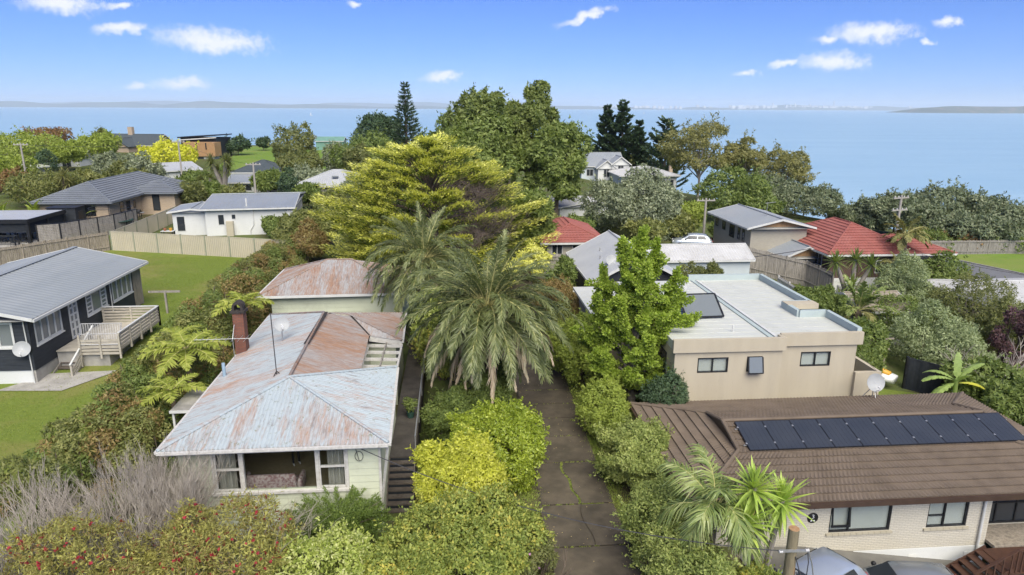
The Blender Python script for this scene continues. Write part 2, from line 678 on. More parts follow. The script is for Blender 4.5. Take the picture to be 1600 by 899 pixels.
pm('weathered_timber', (0.33, 0.29, 0.235), (0.21, 0.18, 0.14), 5, 0.85, 0.35, 50, st=(2.5, 2.5, 0.35), c3=(0.14, 0.125, 0.10), scale3=2.2)
pm('grey_timber', (0.30, 0.28, 0.25), (0.20, 0.185, 0.165), 5, 0.85, 0.3, 50, st=(2.5, 2.5, 0.35), c3=(0.13, 0.12, 0.10), scale3=2.0)
pm('deck_timber', (0.44, 0.41, 0.345), (0.33, 0.305, 0.25), 5, 0.8, 0.3, 45, st=(0.5, 0.5, 3), c3=(0.24, 0.22, 0.18), scale3=2.2)
pm('step_timber', (0.12, 0.10, 0.082), (0.075, 0.062, 0.052), 4, 0.85, 0.35, 45, c3=(0.16, 0.145, 0.12), scale3=2.2)
pm('brown_timber', (0.085, 0.042, 0.026), (0.06, 0.03, 0.02), 4, 0.6, 0.2, 45)
pm('cedar', (0.38, 0.235, 0.12), (0.30, 0.175, 0.085), 3, 0.65, 0.2, 30, st=(4, 4, 0.4))
pm('cream_steel', (0.442, 0.404, 0.306), (0.399, 0.365, 0.276), 0.7, 0.5, 0.0, c3=(0.374, 0.348, 0.255), scale3=0.4)
pm('green_post', (0.24, 0.26, 0.19), None, 2, 0.5)
pm('blue_grey_iron', (0.25, 0.275, 0.29), (0.22, 0.245, 0.26), 0.5, 0.6, 0.0, c3=(0.285, 0.305, 0.315), scale3=0.22, st=(1, 0.25, 1))
pm('grey_iron', (0.27, 0.295, 0.315), (0.235, 0.26, 0.28), 0.6, 0.45, 0.0, metal=0.1, c3=(0.30, 0.31, 0.32), scale3=0.3)
pm('pale_grey_iron', (0.425, 0.442, 0.451), (0.383, 0.399, 0.408), 0.5, 0.45, 0.0, metal=0.1)
pm('white_iron', (0.47, 0.475, 0.475), (0.41, 0.415, 0.41), 0.7, 0.6, c3=(0.33, 0.325, 0.31), scale3=0.8, lo3=0.5, hi3=0.8)
pm('white_membrane', (0.502, 0.517, 0.480), (0.459, 0.479, 0.448), 0.8, 0.55, 0.05, 20, c3=(0.402, 0.417, 0.384), scale3=0.5, lo3=0.5, hi3=0.85)
pm('parapet_blue', (0.379, 0.445, 0.440), (0.339, 0.404, 0.406), 1.2, 0.6)
pm('beige_plaster', (0.43, 0.385, 0.295), (0.40, 0.355, 0.27), 0.8, 0.85, 0.15, 60, c3=(0.35, 0.315, 0.245), scale3=0.7, lo3=0.50, hi3=0.9, st=(1.6, 1.6, 0.25))
pm('red_tile', (0.285, 0.098, 0.080), (0.24, 0.082, 0.068), 1.5, 0.75, 0.1, 30, c3=(0.31, 0.125, 0.105), scale3=0.8)
pm('brown_tile', (0.145, 0.113, 0.083), (0.112, 0.087, 0.065), 1.6, 0.85, 0.3, 60, c3=(0.165, 0.13, 0.10), scale3=0.7, lo3=0.45, hi3=0.8)
pm('charcoal_tile', (0.165, 0.182, 0.205), (0.14, 0.155, 0.175), 0.9, 0.5, 0.1, 40)
pm('dark_slate', (0.065, 0.08, 0.09), (0.05, 0.065, 0.075), 1.5, 0.7)
pm('olive_iron', (0.34, 0.36, 0.28), (0.30, 0.32, 0.25), 0.6, 0.6)
pm('green_iron', (0.16, 0.30, 0.24), None, 1, 0.6)
pm('brown_fascia', (0.060, 0.038, 0.027), (0.048, 0.03, 0.022), 3, 0.45)
pm('black_metal', (0.012, 0.013, 0.016), (0.02, 0.021, 0.024), 4, 0.4)
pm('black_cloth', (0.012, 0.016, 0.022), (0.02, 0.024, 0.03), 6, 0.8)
pm('grey_metal', (0.45, 0.46, 0.47), (0.38, 0.39, 0.40), 4, 0.4, metal=0.6)
pm('dish_grey', (0.36, 0.375, 0.38), (0.32, 0.335, 0.34), 3, 0.5)
pm('dark_brick_paint', (0.10, 0.058, 0.045), (0.075, 0.042, 0.034), 3, 0.8)
pm('pale_blue_board', (0.476, 0.535, 0.561), (0.442, 0.493, 0.518), 1, 0.7)
pm('white_board', (0.60, 0.615, 0.60), (0.55, 0.565, 0.55), 0.8, 0.65, 0.05, 30)
pm('peeling_board', (0.62, 0.61, 0.58), (0.30, 0.27, 0.24), 3.5, 0.8, 0.2, 30, lo=0.45, hi=0.6)
pm('grey_wall', (0.30, 0.295, 0.28), (0.25, 0.245, 0.235), 1, 0.85)
pm('stone_wall', (0.42, 0.40, 0.34), (0.34, 0.32, 0.27), 4, 0.9, 0.3, 20)
pm('forecourt_concrete', (0.17, 0.165, 0.148), (0.13, 0.126, 0.113), 1.2, 0.9, 0.3, 30, c3=(0.10, 0.097, 0.087), scale3=0.5)
pm('curtain', (0.55, 0.53, 0.50), (0.48, 0.46, 0.43), 3, 0.9)
pm('blind', (0.62, 0.63, 0.60), (0.58, 0.59, 0.56), 1, 0.9)
pm('carpet', (0.30, 0.245, 0.165), (0.26, 0.21, 0.14), 6, 0.95)
pm('room_wall', (0.45, 0.42, 0.36), None, 1, 0.9)
pm('dark_wood', (0.085, 0.032, 0.022), (0.05, 0.02, 0.014), 5, 0.5)
pm('floral_fabric', (0.50, 0.42, 0.42), (0.27, 0.15, 0.16), 9, 0.9, lo=0.42, hi=0.6)
pm('denim', (0.02, 0.025, 0.05), None, 8, 0.9)
pm('white_shoe', (0.7, 0.72, 0.75), None, 8, 0.6)
pm('jersey', (0.11, 0.12, 0.14), None, 8, 0.9)
pm('skin', (0.42, 0.26, 0.19), None, 8, 0.6)
pm('hair', (0.03, 0.02, 0.015), None, 8, 0.6)
pm('silver_paint', (0.42, 0.47, 0.52), (0.40, 0.45, 0.50), 2, 0.25, metal=0.5, spec=0.5)
pm('grey_paint', (0.30, 0.32, 0.33), (0.28, 0.30, 0.31), 2, 0.25, metal=0.5, spec=0.5)
pm('white_car_paint', (0.484, 0.499, 0.515), None, 2, 0.25, spec=0.5)
pm('rubber', (0.015, 0.015, 0.015), None, 8, 0.9)
pm('plastic_black', (0.015, 0.015, 0.017), None, 8, 0.5)
pm('plastic_yellow', (0.55, 0.30, 0.03), (0.5, 0.27, 0.03), 4, 0.4)
pm('plastic_white', (0.72, 0.73, 0.74), None, 4, 0.35)
pm('plastic_green', (0.20, 0.42, 0.05), None, 4, 0.5)
pm('plastic_blue', (0.10, 0.20, 0.33), None, 4, 0.5)
pm('pot_green', (0.03, 0.075, 0.06), None, 4, 0.6)
pm('tail_light', (0.35, 0.02, 0.02), None, 4, 0.3)
pm('head_light', (0.7, 0.72, 0.75), None, 4, 0.15)
pm('terracotta', (0.30, 0.12, 0.07), (0.22, 0.09, 0.055), 4, 0.85, 0.2, 30)
pm('soot', (0.03, 0.026, 0.024), (0.05, 0.042, 0.038), 4, 0.9, 0.3, 20)
pm('blue_pipe', (0.30, 0.42, 0.52), None, 4, 0.6)
pm('tent_fabric', (0.36, 0.33, 0.31), (0.33, 0.30, 0.28), 4, 0.8)
pm('tent_blue', (0.06, 0.09, 0.17), None, 4, 0.8)
pm('asphalt', (0.15, 0.155, 0.165), (0.125, 0.13, 0.14), 1.5, 0.9, 0.2, 40)
pm('bark', (0.15, 0.12, 0.092), (0.095, 0.075, 0.058), 6, 0.95, 0.5, 22, st=(1, 1, 0.35))
pm('grey_bark', (0.30, 0.275, 0.245), (0.20, 0.18, 0.16), 5, 0.95, 0.4, 22, st=(1, 1, 0.35))
pm('pole_timber', (0.235, 0.20, 0.125), (0.15, 0.13, 0.085), 6, 0.9, 0.5, 40, st=(2, 2, 0.3), c3=(0.30, 0.16, 0.06), scale3=2.5, lo3=0.62, hi3=0.75)
pm('grey_pole', (0.36, 0.34, 0.31), (0.27, 0.255, 0.23), 4, 0.9, 0.3, 30, st=(2, 2, 0.3))
pm('twig_grey', (0.36, 0.325, 0.28), (0.25, 0.222, 0.19), 2.0, 0.95, c3=(0.44, 0.40, 0.35), scale3=0.8)
pm('twig_brown', (0.17, 0.125, 0.095), (0.12, 0.09, 0.07), 2.0, 0.95)
pm('twig_purple', (0.21, 0.165, 0.14), (0.15, 0.115, 0.10), 2.0, 0.95, c3=(0.26, 0.21, 0.18), scale3=0.8)
pm('wire', (0.06, 0.06, 0.065), None, 8, 0.6)
pm('pv_cell', (0.032, 0.038, 0.048), (0.042, 0.048, 0.058), 1.0, 0.3, spec=0.5)
pm('insulator', (0.55, 0.55, 0.56), None, 8, 0.4)
pm('plaque_black', (0.012, 0.012, 0.012), None, 8, 0.5)
pm('red_flower_solid', (0.42, 0.02, 0.035), None, 8, 0.7)
pm('far_hill', (0.075, 0.095, 0.055), (0.12, 0.125, 0.085), 0.006, 0.95, c3=(0.055, 0.07, 0.05), scale3=0.003)
pm('cliff_clay', (0.30, 0.215, 0.15), (0.20, 0.15, 0.11), 0.02, 0.95, c3=(0.07, 0.085, 0.05), scale3=0.012, lo3=0.34, hi3=0.46)
pm('soil_mulch', (0.10, 0.085, 0.06), (0.07, 0.06, 0.045), 2, 0.95, 0.4, 20)
pm('far_white', (0.6, 0.6, 0.6), None, 1, 0.8)
glassmat('clear_glass', (0.88, 0.90, 0.89))
m_, t_, b_, o_ = newmat('dark_glass')
b_.inputs['Base Color'].default_value = (0.03, 0.036, 0.042, 1)
b_.inputs['Roughness'].default_value = 0.06
b_.inputs['Specular IOR Level'].default_value = 0.6
m_, t_, b_, o_ = newmat('grey_glass')
b_.inputs['Base Color'].default_value = (0.16, 0.18, 0.19, 1)
b_.inputs['Roughness'].default_value = 0.12
b_.inputs['Specular IOR Level'].default_value = 0.6
rustmat('iron_front', 'y', 0.47, 0.72, (0.365, 0.415, 0.44), (0.31, 0.36, 0.385), 0.035)
rustmat('iron_side', 'x', 0.50, 0.76, (0.365, 0.42, 0.45), (0.30, 0.355, 0.385), 0.02)
rustmat('iron_left', 'x', 0.45, 0.70, (0.335, 0.38, 0.405), (0.275, 0.315, 0.335), 0.0)
rustmat('iron_orange', 'x', 0.38, 0.60, (0.27, 0.255, 0.25), (0.20, 0.19, 0.19), 0.0, 0.74)
rustmat('iron_rear', 'y', 0.42, 0.64, (0.33, 0.335, 0.34), (0.27, 0.265, 0.265), 0.0, 0.82)
rustmat('iron_rear_side', 'x', 0.38, 0.58, (0.33, 0.325, 0.32), (0.27, 0.26, 0.255), 0.02, 0.82)
brickmat('red_brick', (0.24, 0.085, 0.05), (0.16, 0.06, 0.042), (0.10, 0.075, 0.06))
brickmat('white_brick', (0.62, 0.585, 0.485), (0.56, 0.53, 0.44), (0.44, 0.41, 0.34), bump=0.9)
brickmat('tan_brick', (0.46, 0.35, 0.24), (0.37, 0.28, 0.19), (0.42, 0.37, 0.30))
brickmat('brown_brick', (0.115, 0.065, 0.05), (0.09, 0.05, 0.04), (0.07, 0.055, 0.05))
brickmat('pale_brick', (0.40, 0.37, 0.30), (0.34, 0.315, 0.26), (0.36, 0.34, 0.29))


def groundmat(name, a, b2, c3, s1=0.35, s2=6.0):
    m, t, b, out = newmat(name)
    v = t.n('ShaderNodeNewGeometry').outputs['Position']
    f1 = t.noise(v, s1, 6, 0.65)
    f2 = t.noise(v, s2, 5, 0.7)
    c = t.ramp(f2, [(0.3, a), (0.7, b2)])
    c = t.mix(t.ramp(f1, [(0.48, 0.0), (0.66, 1.0)]), c, c3)
    t.l(c, b.inputs['Base Color'])
    b.inputs['Roughness'].default_value = 0.95
    b.inputs['Specular IOR Level'].default_value = 0.1
    bp = t.n('ShaderNodeBump')
    bp.inputs['Strength'].default_value = 0.6
    bp.inputs['Distance'].default_value = 0.06
    t.l(t.noise(v, s2 * 3, 5, 0.7), bp.inputs['Height'])
    t.l(bp.outputs[0], b.inputs['Normal'])
    return m


groundmat('ground_grass', (0.075, 0.105, 0.030), (0.105, 0.125, 0.042), (0.10, 0.085, 0.050))
groundmat('lawn_grass', (0.165, 0.21, 0.042), (0.11, 0.155, 0.03), (0.19, 0.19, 0.06), 0.22, 5.0)
groundmat('paddock_grass', (0.155, 0.235, 0.045), (0.12, 0.195, 0.035), (0.185, 0.22, 0.06), 0.08, 1.5)
groundmat('verge', (0.085, 0.095, 0.035), (0.125, 0.115, 0.055), (0.085, 0.070, 0.042), 0.7, 7.0)

# sea
m_, t_, b_, o_ = newmat('sea_water')
v_ = t_.n('ShaderNodeNewGeometry').outputs['Position']
w1 = t_.noise(t_.vmath('MULTIPLY', v_, (0.0018, 0.012, 1)), 1.0, 8, 0.68)
w2 = t_.noise(t_.vmath('MULTIPLY', v_, (0.03, 0.15, 1)), 1.0, 5, 0.65)
w1 = t_.math('ADD', w1, t_.math('MULTIPLY', t_.math('SUBTRACT', w2, 0.5), 0.45))
c_ = t_.ramp(w1, [(0.35, (0.235, 0.385, 0.49)), (0.65, (0.31, 0.455, 0.545))])
t_.l(c_, b_.inputs['Base Color'])
b_.inputs['Roughness'].default_value = 0.35
b_.inputs['Specular IOR Level'].default_value = 0.35
bp_ = t_.n('ShaderNodeBump')
bp_.inputs['Strength'].default_value = 0.75
bp_.inputs['Distance'].default_value = 0.5
wv_ = t_.noise(t_.vmath('MULTIPLY', v_, (0.10, 0.32, 1)), 1.0, 6, 0.6, 0.4)
t_.l(wv_, bp_.inputs['Height'])
t_.l(bp_.outputs[0], b_.inputs['Normal'])

# ------------------------------------------------------------------ terrain
EDGE = [(-900, 330), (-300, 270), (-60, 232), (0, 190), (45, 158), (60, 118), (80, 96), (150, 90), (900, 60)]


def yedge(x):
    for (xa, ya), (xb, yb) in zip(EDGE, EDGE[1:]):
        if xa <= x <= xb:
            return lerp(ya, yb, (x - xa) / (xb - xa))
    return EDGE[-1][1]


def ground(x, y):
    z = 2.2 * sm((y - 26) / 40) + 0.6 * sm((y - 66) / 60) + 1.2 * sm((y - 130) / 80) * sm((20 - x) / 40)
    z += 1.0 * sm((-x - 13) / 5) * sm((y - 18) / 10) * (1 - sm((y - 40) / 25))
    z -= 2.6 * sm((x - 20) / 18) * sm((y - 26) / 14)
    z -= (0.25 + 0.15 * max(0.0, x - 12.7)) * sm((x - 9) / 3) * (1 - sm((y - 24) / 5)) * (1 - 0.6 * sm((x - 24) / 20))
    e = y - yedge(x)
    z -= 3.0 * sm((e + 35) / 35) * sm((x - 30) / 30)
    z -= 22 * sm(e / 38)
    return z


xs = sorted(set([float(q) for q in range(-60, 101, 2)] + [float(q) for q in range(-400, -60, 10)] + [float(q) for q in range(110, 401, 10)]))
ys = sorted(set([float(q) for q in range(-30, 131, 2)] + [float(q) for q in range(135, 400, 5)]))
V = [(x, y, ground(x, y)) for y in ys for x in xs]
nx = len(xs)
F = [(j * nx + i, j * nx + i + 1, (j + 1) * nx + i + 1, (j + 1) * nx + i) for j in range(len(ys) - 1) for i in range(nx - 1)]
tag(link('ground', np_mesh('ground', V, F, 'ground_grass', True)), kind='structure')

sea = MB()
sea.poly([(-60000, 60, -20), (60000, 60, -20), (60000, 45000, -20), (-60000, 45000, -20)])
tag(sea.build('sea_water', 'sea_water'), kind='structure')


def sheet(name, pts_lr, mat, lift=0.03, nseg=30, nacross=8, parent=None, kind='structure', zfun=None):
    """a strip between two polylines (left and right, same length), draped over the ground"""
    Lp, Rp = pts_lr

    def along(P, t):
        k = t * (len(P) - 1)
        i = min(int(k), len(P) - 2)
        f = k - i
        return (lerp(P[i][0], P[i + 1][0], f), lerp(P[i][1], P[i + 1][1], f))
    zf = zfun or ground
    V, F = [], []
    for j in range(nseg + 1):
        a, b = along(Lp, j / nseg), along(Rp, j / nseg)
        for i in range(nacross + 1):
            x, y = lerp(a[0], b[0], i / nacross), lerp(a[1], b[1], i / nacross)
            V.append((x, y, zf(x, y) + lift))
    w = nacross + 1
    for j in range(nseg):
        for i in range(nacross):
            F.append((j * w + i, j * w + i + 1, (j + 1) * w + i + 1, (j + 1) * w + i))
    return tag(link(name, np_mesh(name, V, F, mat, True), parent), kind=kind)


# mown lawn of the black house, paddock on the far hill, verge beside the drive
sheet('lawn', ([(-34, 22), (-34, 45), (-34, 70)], [(-16.5, 22), (-16.5, 45), (-16.5, 64.5)]), 'lawn_grass', 0.05, 40, 14)
sheet('paddock', ([(-50, 150), (-62, 222)], [(-8, 150), (-2, 186)]), 'paddock_grass', 0.12, 20, 16)
sheet('verge', ([(0.4, 17), (0.4, 60)], [(9.0, 17), (9.0, 60)]), 'verge', 0.012, 40, 8)
sheet('reserve_lawn', ([(57.6, 54), (55.2, 74)], [(130, 54), (130, 74)]), 'paddock_grass', 0.05, 20, 30)
sheet('side_road', ([(51.2, 70.8), (52.8, 60.5), (54, 50)], [(54.9, 73.0), (57.9, 64.0), (60, 50)]), 'asphalt', 0.09, 16, 8)
kb = [(54.95, 73.0), (57.95, 64.0), (60.05, 50)]
for (xa, ya), (xb, yb) in zip(kb, kb[1:]):
    tag(MB().beam((xa, ya, ground(xa, ya) + 0.1), (xb, yb, ground(xb, yb) + 0.1), 0.16, 0.26).build('kerb', 'concrete'), kind='structure')

# concrete drive: slabs laid one behind another, grass in the joints
drive = tag(sheet('driveway', ([(3.35, 14), (3.35, 62)], [(6.45, 14), (6.45, 62)]), 'soil_mulch', 0.03, 50, 6), kind='structure')
rng = random.Random(5)
joints = [14.0, 18.4, 22.3, 25.15, 28.6, 31.1, 33.0, 34.6, 36.3, 39.2, 42.2, 45.4, 48.6, 52, 56, 61]
for k in range(len(joints) - 1):
    y0, y1 = joints[k] + 0.035, joints[k + 1] - 0.035
    xl = 3.42 - (0.0 if k > 2 else 0.10)
    cuts = [(xl, 6.40)]
    if k in (2, 3):
        cuts = None
    if cuts:
        for a, b in cuts:
            sb = MB()
            nn = 8
            for i in range(nn):
                ya, yb = lerp(y0, y1, i / nn), lerp(y0, y1, (i + 1) / nn)
                sb.poly([(a, ya, ground(a, ya) + 0.085), (b, ya, ground(b, ya) + 0.085), (b, yb, ground(b, yb) + 0.085), (a, yb, ground(a, yb) + 0.085)])
            zA, zB = ground(a, y0), ground(a, y1)
            sb.poly([(a, y0, zA), (b, y0, zA), (b, y0, zA + 0.085), (a, y0, zA + 0.085)])
            sb.build('slab', 'driveway_concrete', drive)
    else:
        # slabs split by a wandering crack
        nn = 14
        if k == 2:
            cx = lambda y: 5.02 + 0.10 * math.sin((y - 22) * 2.1) + (y - 22.3) * -0.0
        else:
            cx = lambda y: 5.0 - 0.30 * sm((y - 25.2) / 3.4) + 0.06 * math.sin(y * 4.0)
        for side in (0, 1):
            sb = MB()
            for i in range(nn):
                ya, yb = lerp(y0, y1, i / nn), lerp(y0, y1, (i + 1) / nn)
                gap = 0.055 if k == 3 else 0.018
                if side == 0:
                    q = [(xl, ya), (cx(ya) - gap, ya), (cx(yb) - gap, yb), (xl, yb)]
                else:
                    q = [(cx(ya) + gap, ya), (6.4, ya), (6.4, yb), (cx(yb) + gap, yb)]
                sb.poly([(x, y, ground(x, y) + 0.085) for x, y in q])
            sb.build('slab', 'driveway_concrete', drive)

# far shore: real ridges kilometres off
def ridge(name, y0, x0, x1, hfun, mat, depth=1600, n=260, seed=1):
    V, F = [], []
    prof = [(0, 0.0), (0.06, 0.45), (0.25, 0.85), (0.5, 1.0), (1.0, 0.25)]
    for i in range(n + 1):
        x = lerp(x0, x1, i / n)
        h = max(hfun(x), 1.0)
        for a, b in prof:
            V.append((x, y0 + a * depth, -21 + b * h))
    w = len(prof)
    for i in range(n):
        for k in range(w - 1):
            F.append((i * w + k, (i + 1) * w + k, (i + 1) * w + k + 1, i * w + k + 1))
    return tag(link(name, np_mesh(name, V, F, mat, True)), kind='structure')


def hump(x, c, w, h):
    return h * math.exp(-((x - c) / w) ** 2)


rr = random.Random(11)
WV = [(rr.uniform(0.0006, 0.006), rr.uniform(0, 6), rr.uniform(2, 9)) for _ in range(14)]
wob = lambda x: sum(a * math.sin(f * x + p) for f, p, a in WV)
ridge('far_hills', 13500, -14500, 1200, lambda x: (92 + wob(x)) * (0.55 + 0.45 * sm((-x - 800) / 4500)) * (0.35 + 0.65 * sm((900 - x) / 1800)), 'far_hill')
ridge('far_hills', 19500, -16000, 4000, lambda x: 70 + wob(x * 0.8) + hump(x, -8500, 2200, 95) + hump(x, -1500, 2600, 85), 'far_hill', 2500)
ridge('far_hills', 15000, 200, 14500, lambda x: 46 + 0.6 * wob(x) + hump(x, 800, 1300, 110) + hump(x, 7600, 1500, 40) + 30 * sm((x - 6500) / 2500), 'far_hill')
ridge('headland', 6200, 4480, 7200, lambda x: (52 + 0.35 * wob(x * 2.0) + 18 * sm((x - 4700) / 900)) * sm((x - 4480) / 130), 'cliff_clay', 900)

# far town on the right-hand shore
town = MB()
rt = random.Random(21)
for k in range(150):
    x = rt.gauss(7700, 900) if k % 3 else rt.uniform(3200, 9500)
    h = rt.uniform(15, 42) * (1.0 if k % 3 else 0.6)
    w = rt.uniform(18, 40)
    y = 15250 + rt.uniform(-150, 250)
    town.box(x - w, x + w, y, y + 40, -21, -21 + 62 + h)
tower = [(7050, 130), (7450, 100), (7560, 125), (7900, 112), (8450, 170)]
for x, h in tower:
    w = 14 if h < 150 else 7
    town.box(x - w, x + w, 15200, 15230, -21, h)
tag(town.build('distant_town', 'far_white'), 'pale buildings of a far town along the low shore', kind='stuff')

# ================================================================== houses
def caps(parent, segs, mat, r=0.055):
    mb = MB()
    for a, b in segs:
        mb.tube([a, b], r, 6)
    return mb.build('ridge_cap', mat, parent)


# ------------------------------------------------------------------ the weathered pale green house
H1 = thing('weathered_house', 'pale green cottage with rusty corrugated hipped roof beside the concrete driveway', 'house', (-6.7, 24.0, 0))
ZE = 4.0
FL, FR = (-10.75, 23.45, ZE), (-2.55, 23.5, ZE)
BL, BR = (-10.95, 40.3, ZE), (-3.0, 40.3, ZE)
A0 = (-6.85, 27.25, 5.22)
R1 = (-7.05, 36.4, 5.26)
RM = (-2.82, 31.25, ZE)
W0 = (-4.32, 29.85, 4.46)
V0 = (-4.5, 34.75, 4.44)
Q0 = (-5.75, 37.0, 4.87)
E0, E1 = (-2.85, 35.05, 4.02), (-3.0, 40.3, 4.02)
for nm, pts, mt in (('front', [FL, FR, A0], 'iron_front'), ('left', [FL, BL, R1, A0], 'iron_left'),
                    ('right', [FR, RM, A0], 'iron_side'), ('upper', [A0, W0, V0, Q0, R1], 'iron_orange'),
                    ('wing', [V0, E0, Q0], 'iron_rear'), ('wing_side', [E0, E1, Q0], 'iron_orange'),
                    ('back', [BL, BR, R1], 'iron_rear')):
    roof_face(MB(), pts, 'corr', 0.15, 0.016).build('roof_sheet', mt, H1)
roof_face(MB(), [Q0, E1, R1], 'corr', 0.15, 0.016).build('roof_sheet', 'iron_orange', H1)
up = lambda p, d=0.03: (p[0], p[1], p[2] + d)
caps(H1, [(up(FL), up(A0)), (up(FR), up(A0)), (up(A0), up(RM))], 'iron_side', 0.06)
caps(H1, [(up(A0), up(R1)), (up(R1), up(BL)), (up(Q0), up(E0))], 'iron_orange', 0.07)
# dark lead flashing where the roof sheets meet
for a, b in ((A0, W0), (V0, Q0)):
    MB().beam(up(a, 0.045), up(b, 0.045), 0.07, 0.02).build('flashing', 'soot', H1)
MB().beam((-6.95, 31.2, 5.30), (-6.95, 36.3, 5.32), 0.24, 0.025).build('flashing', 'soot', H1)
g = MB()
for a, b in ((FL, FR), (FR, RM), (E0, E1), (FL, BL)):
    dx, dy = (b[0] - a[0]), (b[1] - a[1])
    ln = math.hypot(dx, dy)
    ox, oy = dy / ln * 0.05, -dx / ln * 0.05
    if a is FL and b is BL:
        ox, oy = -ox, -oy
    g.beam((a[0] + ox, a[1] + oy, ZE - 0.06), (b[0] + ox, b[1] + oy, ZE - 0.06), 0.11, 0.10)
g.build('gutter', 'old_white_paint', H1)
fa = MB()
fa.beam((FL[0] + 0.06, FL[1] + 0.07, ZE - 0.14), (FR[0] - 0.03, FR[1] + 0.07, ZE - 0.14), 0.03, 0.16)
fa.beam((FR[0] - 0.05, FR[1] + 0.1, ZE - 0.14), (RM[0] - 0.05, RM[1], ZE - 0.14), 0.03, 0.16)
fa.beam((FL[0] + 0.05, FL[1] + 0.1, ZE - 0.14), (BL[0] + 0.05, BL[1], ZE - 0.14), 0.03, 0.16)
fa.beam((V0[0], V0[1] + 0.05, V0[2] - 0.17), (E0[0], E0[1] + 0.05, E0[2] - 0.14), 0.03, 0.30)
fa.build('fascia', 'old_white_paint', H1)
MB().poly([(-10.6, 23.6, ZE - 0.10), (-2.75, 23.6, ZE - 0.10), (-2.85, 31.2, ZE - 0.10), (-4.5, 31.2, ZE - 0.1), (-4.5, 35.1, ZE - 0.1), (-3.1, 35.1, ZE - 0.1), (-3.1, 40.2, ZE - 0.1), (-10.8, 40.2, ZE - 0.10)]).build('soffit', 'old_white_paint', H1)
# walls with a real window opening
WX0, WX1, WZ0, WZ1 = -9.02, -4.22, 1.98, 3.74
wm = MB()
wall(wm, 'x', 24.0, -10.25, -2.98, 0.0, 3.88, 0.14, [(WX0, WX1, WZ0, WZ1)])
wall(wm, 'y', -10.25, 24.14, 40.0, 0.0, 3.88, 0.14)
wall(wm, 'y', -2.98, 24.14, 31.2, 0.0, 3.88, -0.14)
wall(wm, 'x', 31.2, -4.55, -2.98, 0.0, 3.88, -0.14)
wall(wm, 'y', -4.55, 31.2, 35.2, 0.0, 3.88, -0.14)
wall(wm, 'x', 35.2, -4.55, -3.2, 0.0, 3.88, 0.14)
wall(wm, 'y', -3.2, 35.34, 40.0, 0.0, 3.88, -0.14)
wall(wm, 'x', 40.0, -10.25, -3.2, 0.0, 3.88, -0.14)
wl = wm.build('wall', 'pale_green_board', H1)
bh = 0.272


def board_mesh(length, h):
    m = MB()
    n = 1
    m.v = [(0, 0, 0), (length, 0, 0), (length, -0.028, 0.0), (0, -0.028, 0.0), (0, 0, h), (length, 0, h), (length, -0.010, h - 0.004), (0, -0.010, h - 0.004)]
    m.f = [(0, 1, 2, 3), (3, 2, 6, 7), (7, 6, 5, 4), (0, 3, 7, 4), (1, 5, 6, 2)]
    m.mi = [0] * 5
    return m


for x0, x1, z0, z1 in ((-10.27, WX0 - 0.10, WZ0 - 0.08, 3.86), (WX1 + 0.10, -2.96, WZ0 - 0.08, 3.86), (-10.27, -2.96, 0.0, WZ0 - 0.09)):
    n = int(round((z1 - z0) / bh))
    me = board_mesh(x1 - x0, (z1 - z0) / n).mesh('weatherboard', 'pale_green_board')
    for k in range(n):
        link('weatherboard', me, H1, Vector((x0, 23.997, z0 + k * (z1 - z0) / n)) - origin_of(H1))
n = 14
me = board_mesh(7.0, 3.88 / n).mesh('weatherboard', 'pale_green_board')
for k in range(n):
    link('weatherboard', me, H1, Vector((-2.977, 24.16, k * 3.88 / n)) - origin_of(H1), (0, 0, R(90)))
MB().box(-2.99, -2.90, 23.93, 24.03, 0.0, 3.86).build('corner_board', 'old_white_paint', H1)
# big front window: fixed centre light, two side sashes with a rail each
win = MB()
d0, d1 = 23.95, 24.13
xs_ = [WX0, -8.02, -5.28, WX1]
win.box(WX0 - 0.10, WX0, 23.94, 24.15, WZ0 - 0.06, WZ1 + 0.02)
win.box(WX1, WX1 + 0.10, 23.94, 24.15, WZ0 - 0.06, WZ1 + 0.02)
win.box(WX0, WX1, 23.945, 24.15, WZ1 - 0.05, WZ1 + 0.02)
for q in xs_[1:3]:
    win.box(q - 0.06, q + 0.06, d0, d1, WZ0, WZ1 - 0.05)
w_o = win.build('window', 'old_white_paint', H1)
for a, b in ((WX0, -8.08), (-5.22, WX1)):
    s = MB()
    s.box(a, a + 0.055, d0 + 0.03, d1 - 0.05, WZ0 + 0.02, WZ1 - 0.05)
    s.box(b - 0.055, b, d0 + 0.03, d1 - 0.05, WZ0 + 0.02, WZ1 - 0.05)
    s.box(a + 0.055, b - 0.055, d0 + 0.03, d1 - 0.05, WZ0 + 0.02, WZ0 + 0.08)
    s.box(a + 0.055, b - 0.055, d0 + 0.03, d1 - 0.05, WZ0 + 0.86, WZ0 + 0.93)
    s.build('sash', 'old_white_paint', w_o)
    for za, zb in ((WZ0 + 0.08, WZ0 + 0.86), (WZ0 + 0.93, WZ1 - 0.05)):
        MB().box(a + 0.05, b - 0.05, 24.03, 24.036, za, zb).build('pane', 'clear_glass', w_o)
MB().box(-7.96, -5.34, 24.03, 24.036, WZ0 + 0.02, WZ1 - 0.05).build('pane', 'clear_glass', w_o)
MB().box(WX0 - 0.16, WX1 + 0.16, 23.86, 24.02, WZ0 - 0.10, WZ0 - 0.005).build('sill', 'old_white_paint', w_o)
# the room behind the glass
rm = MB()
rm.box(-10.1, -3.13, 24.16, 29.6, 1.25, 1.40)
rm.build('room_floor', 'carpet', H1)
rm = MB()
rm.box(-10.1, -3.13, 29.6, 29.7, 1.40, 3.88)
rm.build('room_wall', 'room_wall', H1)


